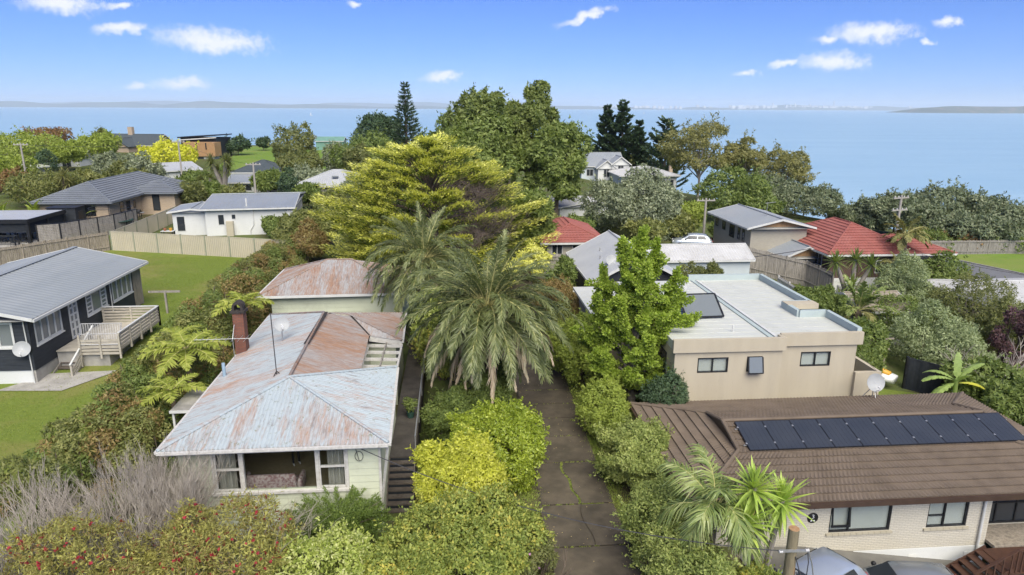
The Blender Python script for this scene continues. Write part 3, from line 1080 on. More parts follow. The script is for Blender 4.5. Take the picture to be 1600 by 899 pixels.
def curtain(x0, x1):
    m = MB()
    nn = 40
    pts = []
    for i in range(nn + 1):
        x = lerp(x0, x1, i / nn)
        pts.append((x, 24.27 + 0.045 * math.sin(i * 1.35) + 0.012 * math.sin(i * 3.1)))
    for (xa, ya), (xb, yb) in zip(pts, pts[1:]):
        m.poly([(xa, ya, 1.46), (xb, yb, 1.46), (xb, yb, 3.80), (xa, ya, 3.80)])
    return m


curtain(-9.0, -8.32).build('curtain', 'curtain', H1)
curtain(-4.95, -4.30).build('curtain', 'curtain', H1)
# chimney
CH = MB()
CH.box(-10.93, -10.41, 33.52, 34.06, 0.4, 6.15)
ch = CH.build('chimney', 'red_brick', H1)
cb = MB()
for k in range(6):
    zz = 6.15 + k * 0.001
cb.box(-11.02, -10.32, 33.46, 34.14, 6.15, 6.27)
arch = []
for k in range(9):
    a = math.pi * k / 8
    arch.append((-10.67 + 0.27 * math.cos(a), 6.42 + 0.27 * math.sin(a) * 1.1))
ring = [(x, z) for x, z in arch]
for (xa, za), (xb, zb) in zip(ring, ring[1:]):
    ia, ib = (-10.67 + (xa + 10.67) * 0.55, 6.42 + (za - 6.42) * 0.55), (-10.67 + (xb + 10.67) * 0.55, 6.42 + (zb - 6.42) * 0.55)
    cb.poly([(xa, 33.55, za), (xb, 33.55, zb), (ib[0], 33.55, ib[1]), (ia[0], 33.55, ia[1])])
    cb.poly([(xa, 34.05, za), (ia[0], 34.05, ia[1]), (ib[0], 34.05, ib[1]), (xb, 34.05, zb)])
    cb.poly([(xa, 33.55, za), (xa, 34.05, za), (xb, 34.05, zb), (xb, 33.55, zb)])
    cb.poly([(ia[0], 33.55, ia[1]), (ib[0], 33.55, ib[1]), (ib[0], 34.05, ib[1]), (ia[0], 34.05, ia[1])])
cb.box(-10.94, -10.82, 33.55, 34.05, 6.27, 6.42)
cb.box(-10.52, -10.40, 33.55, 34.05, 6.27, 6.42)
cb.build('cowl', 'soot', ch)
# exposed pergola rafters in the roof gap
for k in range(4):
    y = lerp(31.75, 34.75, k / 3)
    MB().beam((-4.52, y, 3.88), (-2.86, y, 3.82), 0.07, 0.15).build('rafter', 'old_white_paint', H1)
MB().beam((-3.65, 31.3, 3.95), (-3.65, 35.1, 3.95), 0.06, 0.08).build('batten', 'grey_timber', H1)
MB().beam((-2.86, 31.3, 3.74), (-2.86, 35.1, 3.74), 0.10, 0.16).build('beam', 'old_white_paint', H1)
# lean-to porch on the left side
MB().box(-12.9, -10.97, 29.9, 32.6, 2.62, 2.70).build('porch_roof', 'concrete', H1)
MB().box(-12.85, -12.76, 29.98, 30.07, 0.9, 2.615).build('porch_post', 'white_paint', H1)
MB().box(-12.85, -12.76, 32.4, 32.49, 0.9, 2.615).build('porch_post', 'white_paint', H1)
MB().box(-12.92, -10.98, 29.87, 29.90, 2.58, 2.71).build('porch_trim', 'white_paint', H1)
MB().tube([(-10.5, 30.35, 3.95), (-10.5, 30.35, 4.75)], 0.075, 10).build('vent_pipe', 'blue_pipe', H1)
# service entry and cable loop under the front eave
mt = MB()
mt.box(-3.92, -3.76, 23.86, 23.965, 3.66, 3.82)
mt.build('meter_box', 'plastic_black', H1)
lp = MB()
lp.tube([(-3.82 + 0.0, 23.9, 3.66)] + [(-3.70 + 0.15 * math.sin(a) * 1.0, 23.9, 3.50 - 0.20 * (1 - math.cos(a))) for a in [i * math.pi / 8 for i in range(-8, 9)]] , 0.012, 5)
lp.build('cable', 'wire', H1)
MB().beam((-2.93, 23.98, 1.3), (-2.58, 23.62, 3.86), 0.06, 0.09).build('brace', 'old_white_paint', H1)

# side path with handrail and the flight of steps down to the front
sp = thing('side_path', 'dark concrete walkway along the cottage wall behind the yellow shrub', 'path', (-2.4, 33, 0))
MB().box(-2.95, -1.85, 27.3, 41.0, 0.0, 1.40).build('slab', 'dark_path', sp)
st_ = thing('front_steps', 'flight of dark timber steps beside the cottage front corner', 'steps', (-2.4, 26, 0))
ns = 8
for k in range(ns):
    z = 1.40 - (k + 1) * 1.40 / (ns + 0.5)
    y = 27.28 - (k + 1) * 0.265
    MB().box(-2.92, -1.86, y, y + 0.30, z - 0.055, z).build('tread', 'step_timber', st_)
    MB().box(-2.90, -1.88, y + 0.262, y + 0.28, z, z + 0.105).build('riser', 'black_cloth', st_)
MB().beam((-2.93, 27.3, 1.30), (-2.93, 25.1, -0.02), 0.05, 0.26).build('stringer', 'step_timber', st_)
MB().beam((-1.85, 27.3, 1.30), (-1.85, 25.1, -0.02), 0.05, 0.26).build('stringer', 'step_timber', st_)
hr = thing('pipe_handrail', 'thin grey pipe handrail along the cottage walkway', 'handrail', (-1.82, 32, 1.4))
MB().tube([(-1.82, 27.4, 2.3), (-1.82, 33.0, 2.3), (-1.82, 40.5, 2.3)], 0.03, 8).build('rail', 'grey_metal', hr)
for y in (27.45, 30.6, 33.8, 37.0, 40.4):
    MB().tube([(-1.82, y, 1.4), (-1.82, y, 2.29)], 0.026, 8).build('post', 'grey_metal', hr)

# ------------------------------------------------------------------ rear cottage
H2 = thing('rear_cottage', 'small pale green building with rusty pyramid iron roof behind the cottage', 'house', (-8, 47.6, 1.2))
ze = 4.2
c = [(-12.65, 43.9, ze), (-2.9, 44.2, ze), (-2.9, 51.6, ze), (-12.65, 51.6, ze)]
ra, rb = (-8.75, 47.7, 5.72), (-7.1, 47.7, 5.72)
for pts, mt in (([c[0], c[1], rb, ra], 'iron_rear'), ([c[0], c[3], ra], 'iron_rear_side'), ([c[1], c[2], rb], 'iron_rear_side'), ([c[3], c[2], rb, ra], 'iron_rear')):
    roof_face(MB(), pts, 'corr', 0.15, 0.016).build('roof_sheet', mt, H2)
caps(H2, [(up(ra), up(rb)), (up(c[0]), up(ra)), (up(c[1]), up(rb)), (up(c[3]), up(ra))], 'iron_rear_side', 0.055)
g = MB()
g.beam((c[0][0], c[0][1] - 0.05, ze - 0.07), (c[1][0], c[1][1] - 0.05, ze - 0.07), 0.10, 0.15)
g.beam((c[0][0] - 0.05, c[0][1], ze - 0.07), (c[3][0] - 0.05, c[3][1], ze - 0.07), 0.10, 0.15)
g.build('gutter', 'white_paint', H2)
wm = MB()
wall(wm, 'x', 44.45, -11.9, -3.5, 0.6, 4.1, 0.14)
wall(wm, 'y', -11.9, 44.59, 51.0, 0.6, 4.1, 0.14)
wall(wm, 'y', -3.5, 44.89, 51.0, 0.6, 4.1, -0.14)
wm.build('wall', 'pale_green_board', H2)
MB().poly([(-12.6, 44, ze - 0.08), (-2.95, 44.2, ze - 0.08), (-2.95, 51.5, ze - 0.08), (-12.6, 51.5, ze - 0.08)]).build('soffit', 'white_paint', H2)
n = 12
me = board_mesh(8.44, 3.5 / n).mesh('weatherboard', 'pale_green_board')
for k in range(n):
    link('weatherboard', me, H2, Vector((-11.92, 44.447, 0.6 + k * 3.5 / n)) - origin_of(H2))


# ------------------------------------------------------------------ generic house
def house(name, label, cx, cy, w, d, zb, wh, tan, style, roofmat, wallmat, rooft='corr', rotz=0.0, over=0.5, wins=(), trim='white_paint',
          frame='white_paint', gablemat=None, glass='dark_glass', pitch=0.3, amp=0.02, course=0.4, lift=0.05, base=None, group=None, cap=None, gut=None, sill=None, dep=1.2):
    h = thing(name, label, 'house', (cx, cy, zb), R(rotz), group, local=True)
    x0, x1, y0, y1 = -w / 2, w / 2, -d / 2, d / 2
    MB().box(x0, x1, y0, y1, -dep, wh).build('wall', wallmat, h)
    if base:
        MB().box(x0 - 0.03, x1 + 0.03, y0 - 0.03, y1 + 0.03, -dep - 0.1, base[0]).build('foundation', base[1], h)
    X0, X1, Y0, Y1 = x0 - over, x1 + over, y0 - over, y1 + over
    ze = wh - over * tan * 0.0
    faces, capseg = [], []
    if style == 'gable_y':       # ridge along y
        zr = ze + tan * (X1 - X0) / 2
        a, b = (0, Y0, zr), (0, Y1, zr)
        faces = [[(X0, Y0, ze), (X0, Y1, ze), b, a], [(X1, Y1, ze), (X1, Y0, ze), a, b]]
        capseg = [(a, b)]
        eaves = [((X0, Y0), (X0, Y1)), ((X1, Y0), (X1, Y1))]
        barge = [((X0, Y0, ze), a), ((X1, Y0, ze), a), ((X0, Y1, ze), b), ((X1, Y1, ze), b)]
        gz = wh + tan * w / 2
        for yy in (y0, y1):
            s = 1 if yy == y1 else -1
            MB().poly([(x0, yy, wh - 0.01), (x1, yy, wh - 0.01), (0, yy, gz + tan * over - 0.05)]).build('gable', gablemat or wallmat, h)
    elif style == 'gable_x':
        zr = ze + tan * (Y1 - Y0) / 2
        a, b = (X0, 0, zr), (X1, 0, zr)
        faces = [[(X0, Y0, ze), (X1, Y0, ze), b, a], [(X1, Y1, ze), (X0, Y1, ze), a, b]]
        capseg = [(a, b)]
        eaves = [((X0, Y0), (X1, Y0)), ((X0, Y1), (X1, Y1))]
        barge = [((X0, Y0, ze), a), ((X0, Y1, ze), a), ((X1, Y0, ze), b), ((X1, Y1, ze), b)]
        for xx in (x0, x1):
            MB().poly([(xx, y0, wh - 0.01), (xx, y1, wh - 0.01), (xx, 0, wh + tan * (d / 2 + over) - 0.05)]).build('gable', gablemat or wallmat, h)
    else:
        W, D = X1 - X0, Y1 - Y0
        hf = min(W, D) / 2
        zr = ze + tan * hf
        if W >= D:
            a, b = (X0 + hf, 0, zr), (X1 - hf, 0, zr)
            faces = [[(X0, Y0, ze), (X1, Y0, ze), b, a], [(X1, Y1, ze), (X0, Y1, ze), a, b], [(X0, Y1, ze), (X0, Y0, ze), a], [(X1, Y0, ze), (X1, Y1, ze), b]]
            capseg = [(a, b), ((X0, Y0, ze), a), ((X0, Y1, ze), a), ((X1, Y0, ze), b), ((X1, Y1, ze), b)]
        else:
            a, b = (0, Y0 + hf, zr), (0, Y1 - hf, zr)
            faces = [[(X0, Y0, ze), (X0, Y1, ze), b, a], [(X1, Y1, ze), (X1, Y0, ze), a, b], [(X0, Y0, ze), (X1, Y0, ze), a], [(X1, Y1, ze), (X0, Y1, ze), b]]
            capseg = [(a, b), ((X0, Y0, ze), a), ((X1, Y0, ze), a), ((X0, Y1, ze), b), ((X1, Y1, ze), b)]
        eaves = [((X0, Y0), (X1, Y0)), ((X0, Y1), (X1, Y1)), ((X0, Y0), (X0, Y1)), ((X1, Y0), (X1, Y1))]
        barge = []
    rf = MB()
    for f in faces:
        roof_face(rf, f, rooft, pitch, amp, course, lift)
    r = rf.build('roof', roofmat, h)
    cm = MB()
    for p, q in capseg:
        cm.tube([up(p, 0.03), up(q, 0.03)], 0.07, 6)
    cm.build('ridge_cap', cap or roofmat, r)
    gm = MB()
    for p, q in eaves:
        gm.beam((p[0], p[1], ze - 0.09), (q[0], q[1], ze - 0.09), 0.12, 0.16)
    for p, q in barge:
        gm.beam(up(p, -0.06), up(q, -0.06), 0.05, 0.18)
    gm.build('gutter', gut or trim, h)
    MB().poly([(X0 + .04, Y0 + .04, ze - 0.12), (X1 - .04, Y0 + .04, ze - 0.12), (X1 - .04, Y1 - .04, ze - 0.12), (X0 + .04, Y1 - .04, ze - 0.12)]).build('soffit', trim, h)
    for q in wins:
        side, p, z, ww, hh = q[:5]
        colsq = q[5] if len(q) > 5 else ()
        rowsq = q[6] if len(q) > 6 else ()
        ax, cc, o = {'f': ('x', y0, -1), 'b': ('x', y1, 1), 'l': ('y', x0, -1), 'r': ('y', x1, 1)}[side]
        window(h, ax, cc, p - ww / 2, p + ww / 2, z, z + hh, o, frame, 0.07, colsq, rowsq, depth=0.02, glass=glass, po=0.012, sill=sill)
    return h

# ------------------------------------------------------------------ black weatherboard house on the left
H3 = thing('black_house', 'black weatherboard house with blue grey iron roof and white windows by the lawn', 'house', (-27, 44, 1))
zw = 5.15
X1b, Y0b, Y1b = -22.55, 36.9, 50.2
rf = MB()
roof_face(rf, [(-22.0, 36.4, 5.2), (-22.0, 50.5, 5.2), (-26.75, 50.5, 6.30), (-26.75, 36.4, 6.30)], 'corr', 0.4, 0.012)
rf.build('roof_sheet', 'blue_grey_iron', H3)
rf = MB()
roof_face(rf, [(-31.5, 36.4, 5.2), (-31.5, 50.5, 5.2), (-26.75, 50.5, 6.30), (-26.75, 36.4, 6.30)], 'corr', 0.4, 0.012)
rf.build('roof_sheet', 'blue_grey_iron', H3)
MB().beam((-26.75, 36.4, 6.33), (-26.75, 50.5, 6.33), 0.34, 0.03).build('ridge_cap', 'blue_grey_iron', H3)
MB().beam((-21.96, 36.4, 5.10), (-21.96, 50.5, 5.10), 0.12, 0.14).build('gutter', 'white_paint', H3)
for y in (36.38, 50.52):
    for xe in (-22.0, -31.5):
        MB().beam((xe, y, 5.14), (-26.75, y, 6.24), 0.04, 0.17).build('barge_board', 'white_paint', H3)
MB().poly([(-31.4, 36.45, 5.06), (-22.05, 36.45, 5.06), (-22.05, 50.45, 5.06), (-31.4, 50.45, 5.06)]).build('soffit', 'white_paint', H3)
# openings along the side that faces the lawn: (y0, y1, z0, z1)
wins = [(37.35, 39.95, 3.45, 4.80), (42.75, 45.3, 3.45, 4.75), (46.1, 48.9, 3.40, 4.85)]
door = (40.75, 41.75, 2.62, 4.82)
wm = MB()
wall(wm, 'y', X1b, Y0b, Y1b, 2.2, 5.1, -0.14, wins + [door])
wall(wm, 'x', Y0b, -31, X1b - 0.14, 2.2, 5.1, 0.14, [(-24.9, -23.35, 3.5, 4.9)])
wall(wm, 'x', Y1b, -31, X1b - 0.14, 2.2, 5.1, -0.14)
wl3 = wm.build('wall', 'black_board', H3)
for yy in (Y0b - 0.004, Y1b + 0.004):
    MB().poly([(-31, yy, 5.1), (X1b, yy, 5.1), (-26.75, yy, 6.2)]).build('gable', 'black_board', H3)
# lapped boards, each a strip; cut at the openings
nb = 19
bb = MB()
allw = wins + [door]
for k in range(nb):
    za, zb = 2.2 + k * 2.9 / nb, 2.2 + (k + 1) * 2.9 / nb
    cuts = [Y0b]
    for (a, b, lo, hi) in sorted(allw):
        if lo - 0.1 < (za + zb) / 2 < hi + 0.05:
            cuts += [a - 0.06, b + 0.06]
    cuts.append(Y1b)
    for a, b in zip(cuts[::2], cuts[1::2]):
        bb.poly([(X1b + 0.030, a, za), (X1b + 0.030, b, za), (X1b + 0.006, b, zb), (X1b + 0.006, a, zb)])
        bb.poly([(X1b, a, za), (X1b, b, za), (X1b + 0.030, b, za), (X1b + 0.030, a, za)])
    for a, b in ([(-31, -24.97), (-23.28, X1b)] if 3.45 < (za + zb) / 2 < 4.95 else [(-31, X1b)]):
        bb.poly([(a, Y0b - 0.030, za), (b, Y0b - 0.030, za), (b, Y0b - 0.006, zb), (a, Y0b - 0.006, zb)])
bb.build('weatherboards', 'black_board', H3, kind='stuff')
window(H3, 'y', X1b, *wins[0], 1, 'white_paint', 0.09, (0.25, 0.5, 0.75), (), 0.1, 'grey_glass', sill='white_paint')
window(H3, 'y', X1b, *wins[1], 1, 'white_paint', 0.09, (0.27, 0.73), ((0.2, 0.02, 0.25), (0.4, 0.02, 0.25), (0.6, 0.02, 0.25), (0.8, 0.02, 0.25), (0.2, 0.75, 0.98), (0.4, 0.75, 0.98), (0.6, 0.75, 0.98), (0.8, 0.75, 0.98)), 0.1, 'grey_glass', sill='white_paint')
window(H3, 'y', X1b, *wins[2], 1, 'white_paint', 0.09, (0.25, 0.5, 0.75), (), 0.1, 'grey_glass', sill='white_paint')
window(H3, 'x', Y0b, -24.9, -23.35, 3.5, 4.9, -1, 'white_paint', 0.10, (0.5,), (), 0.1, 'grey_glass', sill='white_paint')
window(H3, 'y', X1b, *door, 1, 'white_paint', 0.13, (0.5,), (0.25, 0.45, 0.65, 0.84), 0.08, 'grey_glass', name='door')
bs = MB()
wall(bs, 'y', X1b - 0.02, Y0b, Y1b, 0.2, 2.2, -0.14)
bs.build('basement_wall', 'concrete', H3)
bs = MB()
wall(bs, 'x', Y0b + 0.02, -31, X1b - 0.16, 0.2, 2.2, 0.14)
bs.build('basement_wall', 'white_board', H3)
MB().box(-23.6, X1b + 0.05, 50.22, 50.34, 1.6, 5.0).build('bare_boards', 'grey_timber', H3)
MB().box(X1b + 0.034, X1b + 0.06, 49.05, 50.15, 2.2, 4.95).build('bare_boards', 'weathered_timber', H3)
MB().tube([(X1b + 0.07, 45.75, 5.0), (X1b + 0.07, 45.75, 2.9)], 0.04, 8).build('downpipe', 'white_paint', H3)
MB().tube([(X1b - 0.2, Y0b - 0.07, 5.0), (X1b - 0.12, Y0b - 0.07, 1.0)], 0.03, 8).build('downpipe', 'white_paint', H3)

# its timber deck
D3 = thing('timber_deck', 'raised timber deck with slatted railing beside the black house', 'deck', (-20.6, 41, 1.2))
DX0, DX1, DY0, DY1, DZ = -22.5, -18.95, 38.75, 44.2, 2.62
for k in range(25):
    y = lerp(DY0, DY1 - 0.2, k / 24)
    MB().box(DX0 + 0.06, DX1, y, y + 0.205, DZ - 0.05, DZ).build('board', 'deck_timber', D3)
MB().box(-22.5, -19.7, 38.95, 44.0, 0.2, DZ - 0.06).build('base_wall', 'concrete', D3)


def railing(p0, p1, posts, top=True):
    d = Vector((p1[0] - p0[0], p1[1] - p0[1], 0))
    for k in range(posts):
        f = k / (posts - 1)
        x, y = lerp(p0[0], p1[0], f), lerp(p0[1], p1[1], f)
        MB().box(x - 0.05, x + 0.05, y - 0.05, y + 0.05, DZ - 0.3, DZ + 0.97).build('rail_post', 'deck_timber', D3)
    for k in range(5):
        z = DZ + 0.02 + k * 0.19
        MB().beam((p0[0], p0[1], z + 0.07), (p1[0], p1[1], z + 0.07), 0.03, 0.135).build('rail_board', 'deck_timber', D3)
    MB().beam((p0[0], p0[1], DZ + 1.0), (p1[0], p1[1], DZ + 1.0), 0.12, 0.045).build('handrail', 'white_paint', D3)


railing((DX1, DY0), (DX1, DY1), 5)
railing((DX0 + 0.15, DY1), (DX1, DY1), 3)
# front rail keeps its boards but carries a steel gate panel
for k in range(5):
    z = DZ - 0.28 + k * 0.19
    MB().beam((-21.1, DY0, z + 0.07), (DX1, DY0, z + 0.07), 0.03, 0.135).build('rail_board', 'deck_timber', D3)
for x in (-21.1, -20.0, DX1):
    MB().box(x - 0.05, x + 0.05, DY0 - 0.08, DY0 - 0.02, DZ - 0.5, DZ + 0.9).build('rail_post', 'deck_timber', D3)
gt = thing('steel_gate_panel', 'grey steel mesh gate leaning flat over the timber deck railing', 'gate', (-20, 38.7, 3.4))
m = MB()
a0, a1 = Vector((-21.15, 38.72, 2.95)), Vector((-18.95, 38.72, 2.95))
b0, b1 = Vector((-21.2, 39.35, 4.0)), Vector((-19.0, 39.35, 4.0))
for p, q in ((a0, a1), (b0, b1), (a0, b0), (a1, b1), ((a0 + b0) / 2, (a1 + b1) / 2)):
    m.tube([p, q], 0.022, 6)
m.build('frame', 'grey_metal', gt)
m = MB()
for k in range(1, 24):
    f = k / 24
    m.tube([a0.lerp(a1, f), b0.lerp(b1, f)], 0.011, 4)
m.build('bars', 'grey_metal', gt, kind='stuff')
s3 = thing('deck_steps', 'weathered timber steps with white handrail below the black house door', 'steps', (-21.9, 38, 1.2))
n = 7
for k in range(n):
    z = DZ - (k + 1) * (DZ - 1.25) / (n + 0.3)
    y = 40.7 - 0.36 - (k) * 0.42
    MB().box(-22.35, -21.2, y - 0.2, y + 0.2, z - 0.06, z).build('tread', 'step_timber', s3)
for x in (-22.38, -21.17):
    MB().beam((x, 40.9, DZ - 0.15), (x, 37.4, 1.2), 0.05, 0.28).build('stringer', 'grey_timber', s3)
MB().beam((-21.12, 40.4, DZ + 0.95), (-21.12, 37.5, 2.2), 0.09, 0.06).build('handrail', 'white_paint', s3)
for k, (y, z) in enumerate(((39.9, 2.5), (38.7, 1.95), (37.6, 1.35))):
    MB().box(-21.17, -21.08, y - 0.05, y + 0.05, z - 0.3, z + 0.9).build('rail_post', 'deck_timber', s3)
for k in range(3):
    MB().beam((-21.12, 40.2, DZ + 0.1 + k * 0.22), (-21.12, 37.6, 1.35 + k * 0.22), 0.03, 0.13).build('rail_board', 'deck_timber', s3)
sheet('pad', ([(-24.2, 36.0), (-22.5, 38.0)], [(-20.8, 35.8), (-18.9, 38.2)]), 'concrete', 0.09, 4, 4)
cl = thing('washing_line_post', 'grey timber T shaped washing line post standing on the lawn', 'post', (-19.9, 47.8, 1.9))
MB().box(-19.97, -19.85, 47.75, 47.87, 1.5, 3.6).build('post', 'grey_timber', cl)
MB().box(-21.0, -18.9, 47.76, 47.86, 3.55, 3.68).build('crossbar', 'grey_timber', cl)

# ------------------------------------------------------------------ brown-roofed brick house, right foreground
H4 = thing('brick_bungalow', 'cream brick bungalow with brown tile roof and solar panels in the right foreground', 'house', (17, 26, -0.5))
ze, tn = 2.0, 0.253
X0, X1, Y0, Y1 = 8.45, 25.6, 21.55, 30.6
GX0, GX1 = 11.2, 22.95
hy = (Y0 + Y1) / 2
zr = ze + tn * (hy - Y0)
zg = ze + tn * (GX0 - X0)
yf, yb = Y0 + (GX0 - X0), Y1 - (GX0 - X0)
faces = [([(X0, Y0, ze), (X1, Y0, ze), (GX1, yf, zg), (GX1, hy, zr), (GX0, hy, zr), (GX0, yf, zg)], 'front'),
         ([(X0, Y1, ze), (X1, Y1, ze), (GX1, yb, zg), (GX1, hy, zr), (GX0, hy, zr), (GX0, yb, zg)], 'back'),
         ([(X0, Y0, ze), (X0, Y1, ze), (GX0, yb, zg), (GX0, yf, zg)], 'left'),
         ([(X1, Y0, ze), (X1, Y1, ze), (GX1, yb, zg), (GX1, yf, zg)], 'right')]
roof4 = MB()
roof4.poly([(X0 + .1, Y0 + .1, ze - .16), (X1 - .1, Y0 + .1, ze - .16), (X1 - .1, Y1 - .1, ze - .16), (X0 + .1, Y1 - .1, ze - .16)])
roof4 = roof4.build('roof', 'brown_fascia', H4)
for pts, nm in faces:
    rows = []
    roof_face(None, pts, 'tile', 0.17, 0.02, 0.385, 0.072, rows=rows)
    for r_ in rows:
        r_.build('tile_course', 'brown_tile', roof4)
for x in (GX0, GX1):
    MB().poly([(x, yf, zg), (x, yb, zg), (x, hy, zr)]).build('gablet', 'brown_fascia', roof4)
cm = MB()
for a, b in (((GX0, hy, zr), (GX1, hy, zr)), ((X0, Y0, ze), (GX0, yf, zg)), ((X0, Y1, ze), (GX0, yb, zg)), ((GX0, yf, zg), (GX0, hy, zr)), ((GX0, yb, zg), (GX0, hy, zr)), ((X1, Y0, ze), (GX1, yf, zg)),
             ((X1, Y1, ze), (GX1, yb, zg)), ((GX1, yf, zg), (GX1, hy, zr)), ((GX1, yb, zg), (GX1, hy, zr))):
    cm.tube([up(a, 0.05), up(b, 0.05)], 0.085, 7)
cm.build('ridge_cap', 'brown_tile', roof4)
gm = MB()
gm.beam((X0, Y0 - 0.06, ze - 0.09), (X1, Y0 - 0.06, ze - 0.09), 0.12, 0.20)
gm.beam((X0 - 0.06, Y0, ze - 0.09), (X0 - 0.06, Y1, ze - 0.09), 0.12, 0.20)
gm.beam((X0, Y1 + 0.06, ze - 0.09), (X1, Y1 + 0.06, ze - 0.09), 0.12, 0.20)
gm.build('gutter', 'brown_fascia', H4)
yw = 22.1
hol = [(14.05, 16.5, 0.30, 1.56), (17.98, 19.62, 0.32, 1.56)]
wm = MB()
wall(wm, 'x', yw, 9.0, 20.55, -0.55, 1.85, 0.22, hol)
wall(wm, 'y', 9.0, 22.32, 30.1, -0.6, 1.85, 0.22)
wall(wm, 'y', 20.55, 22.32, 23.0, -0.6, 1.85, -0.22)
wall(wm, 'x', 23.0, 20.33, 25.1, -0.6, 1.85, 0.22, [(20.75, 23.4, -0.28, 1.75)])
wm.build('wall', 'white_brick', H4)
fd = MB()
fd.poly([(12.6, yw - 0.03, -0.55), (12.6, yw - 0.03, -0.30), (14.0, yw - 0.03, -0.30), (14.0, yw - 0.03, -0.55)])
fd.box(9.0, 20.57, yw - 0.03, yw + 0.2, -2.4, -0.56)
fd.build('foundation', 'white_board', H4)
for k, x in enumerate((15.4, 17.6, 19.9)):
    MB().box(x - 0.17, x + 0.17, yw - 0.045, yw - 0.031, -0.98, -0.80).build('vent', 'blind', H4)
bz = 'black_metal'
o = window(H4, 'x', yw + 0.06, *hol[0], -1, bz, 0.055, (0.33,), (), 0.06, 'clear_glass', blind='blind')
MB().box(14.1, 14.85, yw - 0.10, yw - 0.04, 0.58, 0.66).build('sash', bz, o)
for x in (14.1, 14.79):
    MB().beam((x + 0.03, yw - 0.09, 0.60), (x + 0.03, yw + 0.05, 1.50), 0.05, 0.05).build('sash', bz, o)
o = window(H4, 'x', yw + 0.06, *hol[1], -1, bz, 0.055, (0.44,), ((0.40, 0.0, 0.44),), 0.06, 'clear_glass', blind='blind')
for a, b, z0, z1 in hol:
    n = int((b - a + 0.2) / 0.24)
    for k in range(n):
        xa, xb = lerp(a - 0.1, b + 0.1, k / n), lerp(a - 0.1, b + 0.1, (k + 1) / n)
        MB().box(xa + 0.006, xb - 0.006, yw - 0.07, yw + 0.05, z0 - 0.10, z0 - 0.012).build('sill_brick', 'cream_steel', H4)
    MB().poly([(a, yw + 0.5, z0), (b, yw + 0.5, z0), (b, yw + 0.5, z1), (a, yw + 0.5, z1)]).build('room_wall', 'room_wall', H4)
dp = MB()
dp.tube([(20.2, yw - 0.09, 1.85), (20.2, yw - 0.09, -1.1)], 0.05, 8)
dp.build('downpipe', 'white_paint', H4)
# porch with glazed door
ew = window(H4, 'x', 23.06, 20.75, 23.4, -0.28, 1.75, -1, bz, 0.08, (0.34, 0.67), (0.45,), 0.06, 'dark_glass', name='door')
MB().box(20.56, 25.1, 21.6, 22.98, -0.42, -0.30).build('porch_floor', 'weathered_timber', H4)
# plaque with the street number and a small black ornament
pl = thing('number_plaque', 'round black plaque with white number 3 on the cream brick wall', 'sign', (13.35, 22.09, 1.0), local=True)
MB().lathe((0, 0, 0), [(0.0, 0.022), (0.20, 0.022), (0.215, 0.012), (0.215, 0.0)], 32, axis=(0, -1, 0)).build('disc', 'plaque_black', pl, True)


def text_part(parent, s, size, loc, mat, name='lettering'):
    cu = bpy.data.curves.new(name, 'FONT')
    cu.body = s
    cu.size = size
    cu.extrude = 0.002
    cu.align_x = 'CENTER'
    cu.align_y = 'CENTER'
    o = bpy.data.objects.new(name, cu)
    col.objects.link(o)
    dg = bpy.context.evaluated_depsgraph_get()
    me = bpy.data.meshes.new_from_object(o.evaluated_get(dg))
    bpy.data.objects.remove(o)
    me.materials.clear()
    me.materials.append(MATS[mat])
    return link(name, me, parent, loc, (R(90), 0, 0))


text_part(pl, '3', 0.24, (0.0, -0.027, 0.055), 'plastic_white')
lf = MB()
for sx in (-1, 1):
    lf.poly([(sx * 0.01, -0.027, -0.13), (sx * 0.085, -0.027, -0.145), (sx * 0.085, -0.027, -0.09), (sx * 0.03, -0.027, -0.075)])
lf.build('emblem', 'plastic_white', pl)
orn = thing('wall_ornament', 'small black butterfly ornament under the eave of the cream brick wall', 'ornament', (13.4, 22.08, 1.5), local=True)
for q, (dx, dz, s) in enumerate(((-0.12, -0.02, 1.0), (0.16, 0.03, 0.6))):
    m = MB()
    for sx in (-1, 1):
        m.poly([(dx, -0.02, dz), (dx + sx * 0.12 * s, -0.05, dz + 0.11 * s), (dx + sx * 0.15 * s, -0.05, dz + 0.02 * s)])
        m.poly([(dx, -0.02, dz), (dx + sx * 0.11 * s, -0.05, dz - 0.02 * s), (dx + sx * 0.07 * s, -0.045, dz - 0.11 * s)])
    m.tube([(dx, -0.02, dz - 0.07 * s), (dx, -0.02, dz + 0.07 * s)], 0.012 * s, 6)
    m.build('butterfly', 'black_metal' if q == 0 else 'grey_metal', orn)

# solar array: ten panels, each with its frame and clamps
SA = thing('solar_array', 'row of ten black solar panels on the brown tile roof', 'solar panels', (17.7, 25, 3), 0.0)
px0, pw = 11.62, 1.185
ya, yb_ = 24.15, 25.86
za, zb_ = ze + tn * (ya - Y0) + 0.14, ze + tn * (yb_ - Y0) + 0.14
nrm = Vector((0, -tn, 1)).normalized()
slope = Vector((0, yb_ - ya, zb_ - za))
L = slope.length
pmesh = MB().box(0.012, pw - 0.012, 0, L, -0.035, 0.0).mesh('solar_panel', 'pv_cell')
fr = MB()
for a, b, c_, d_ in ((0.004, 0.030, 0, L), (pw - 0.030, pw - 0.004, 0, L), (0.03, pw - 0.03, 0, 0.026), (0.03, pw - 0.03, L - 0.026, L)):
    fr.box(a, b, c_, d_, -0.036, 0.004)
fmesh = fr.mesh('frame', 'black_metal')
cmesh = MB().box(-0.035, 0.035, -0.035, 0.035, 0.0, 0.02).mesh('clamp', 'grey_metal')
lines = MB()
for i in range(1, 6):
    lines.box(i * pw / 6 - 0.004, i * pw / 6 + 0.004, 0.03, L - 0.03, 0.0005, 0.0016)
lmesh = lines.mesh('cell_gap', 'plastic_black')
ang = math.atan2(slope.z, slope.y)
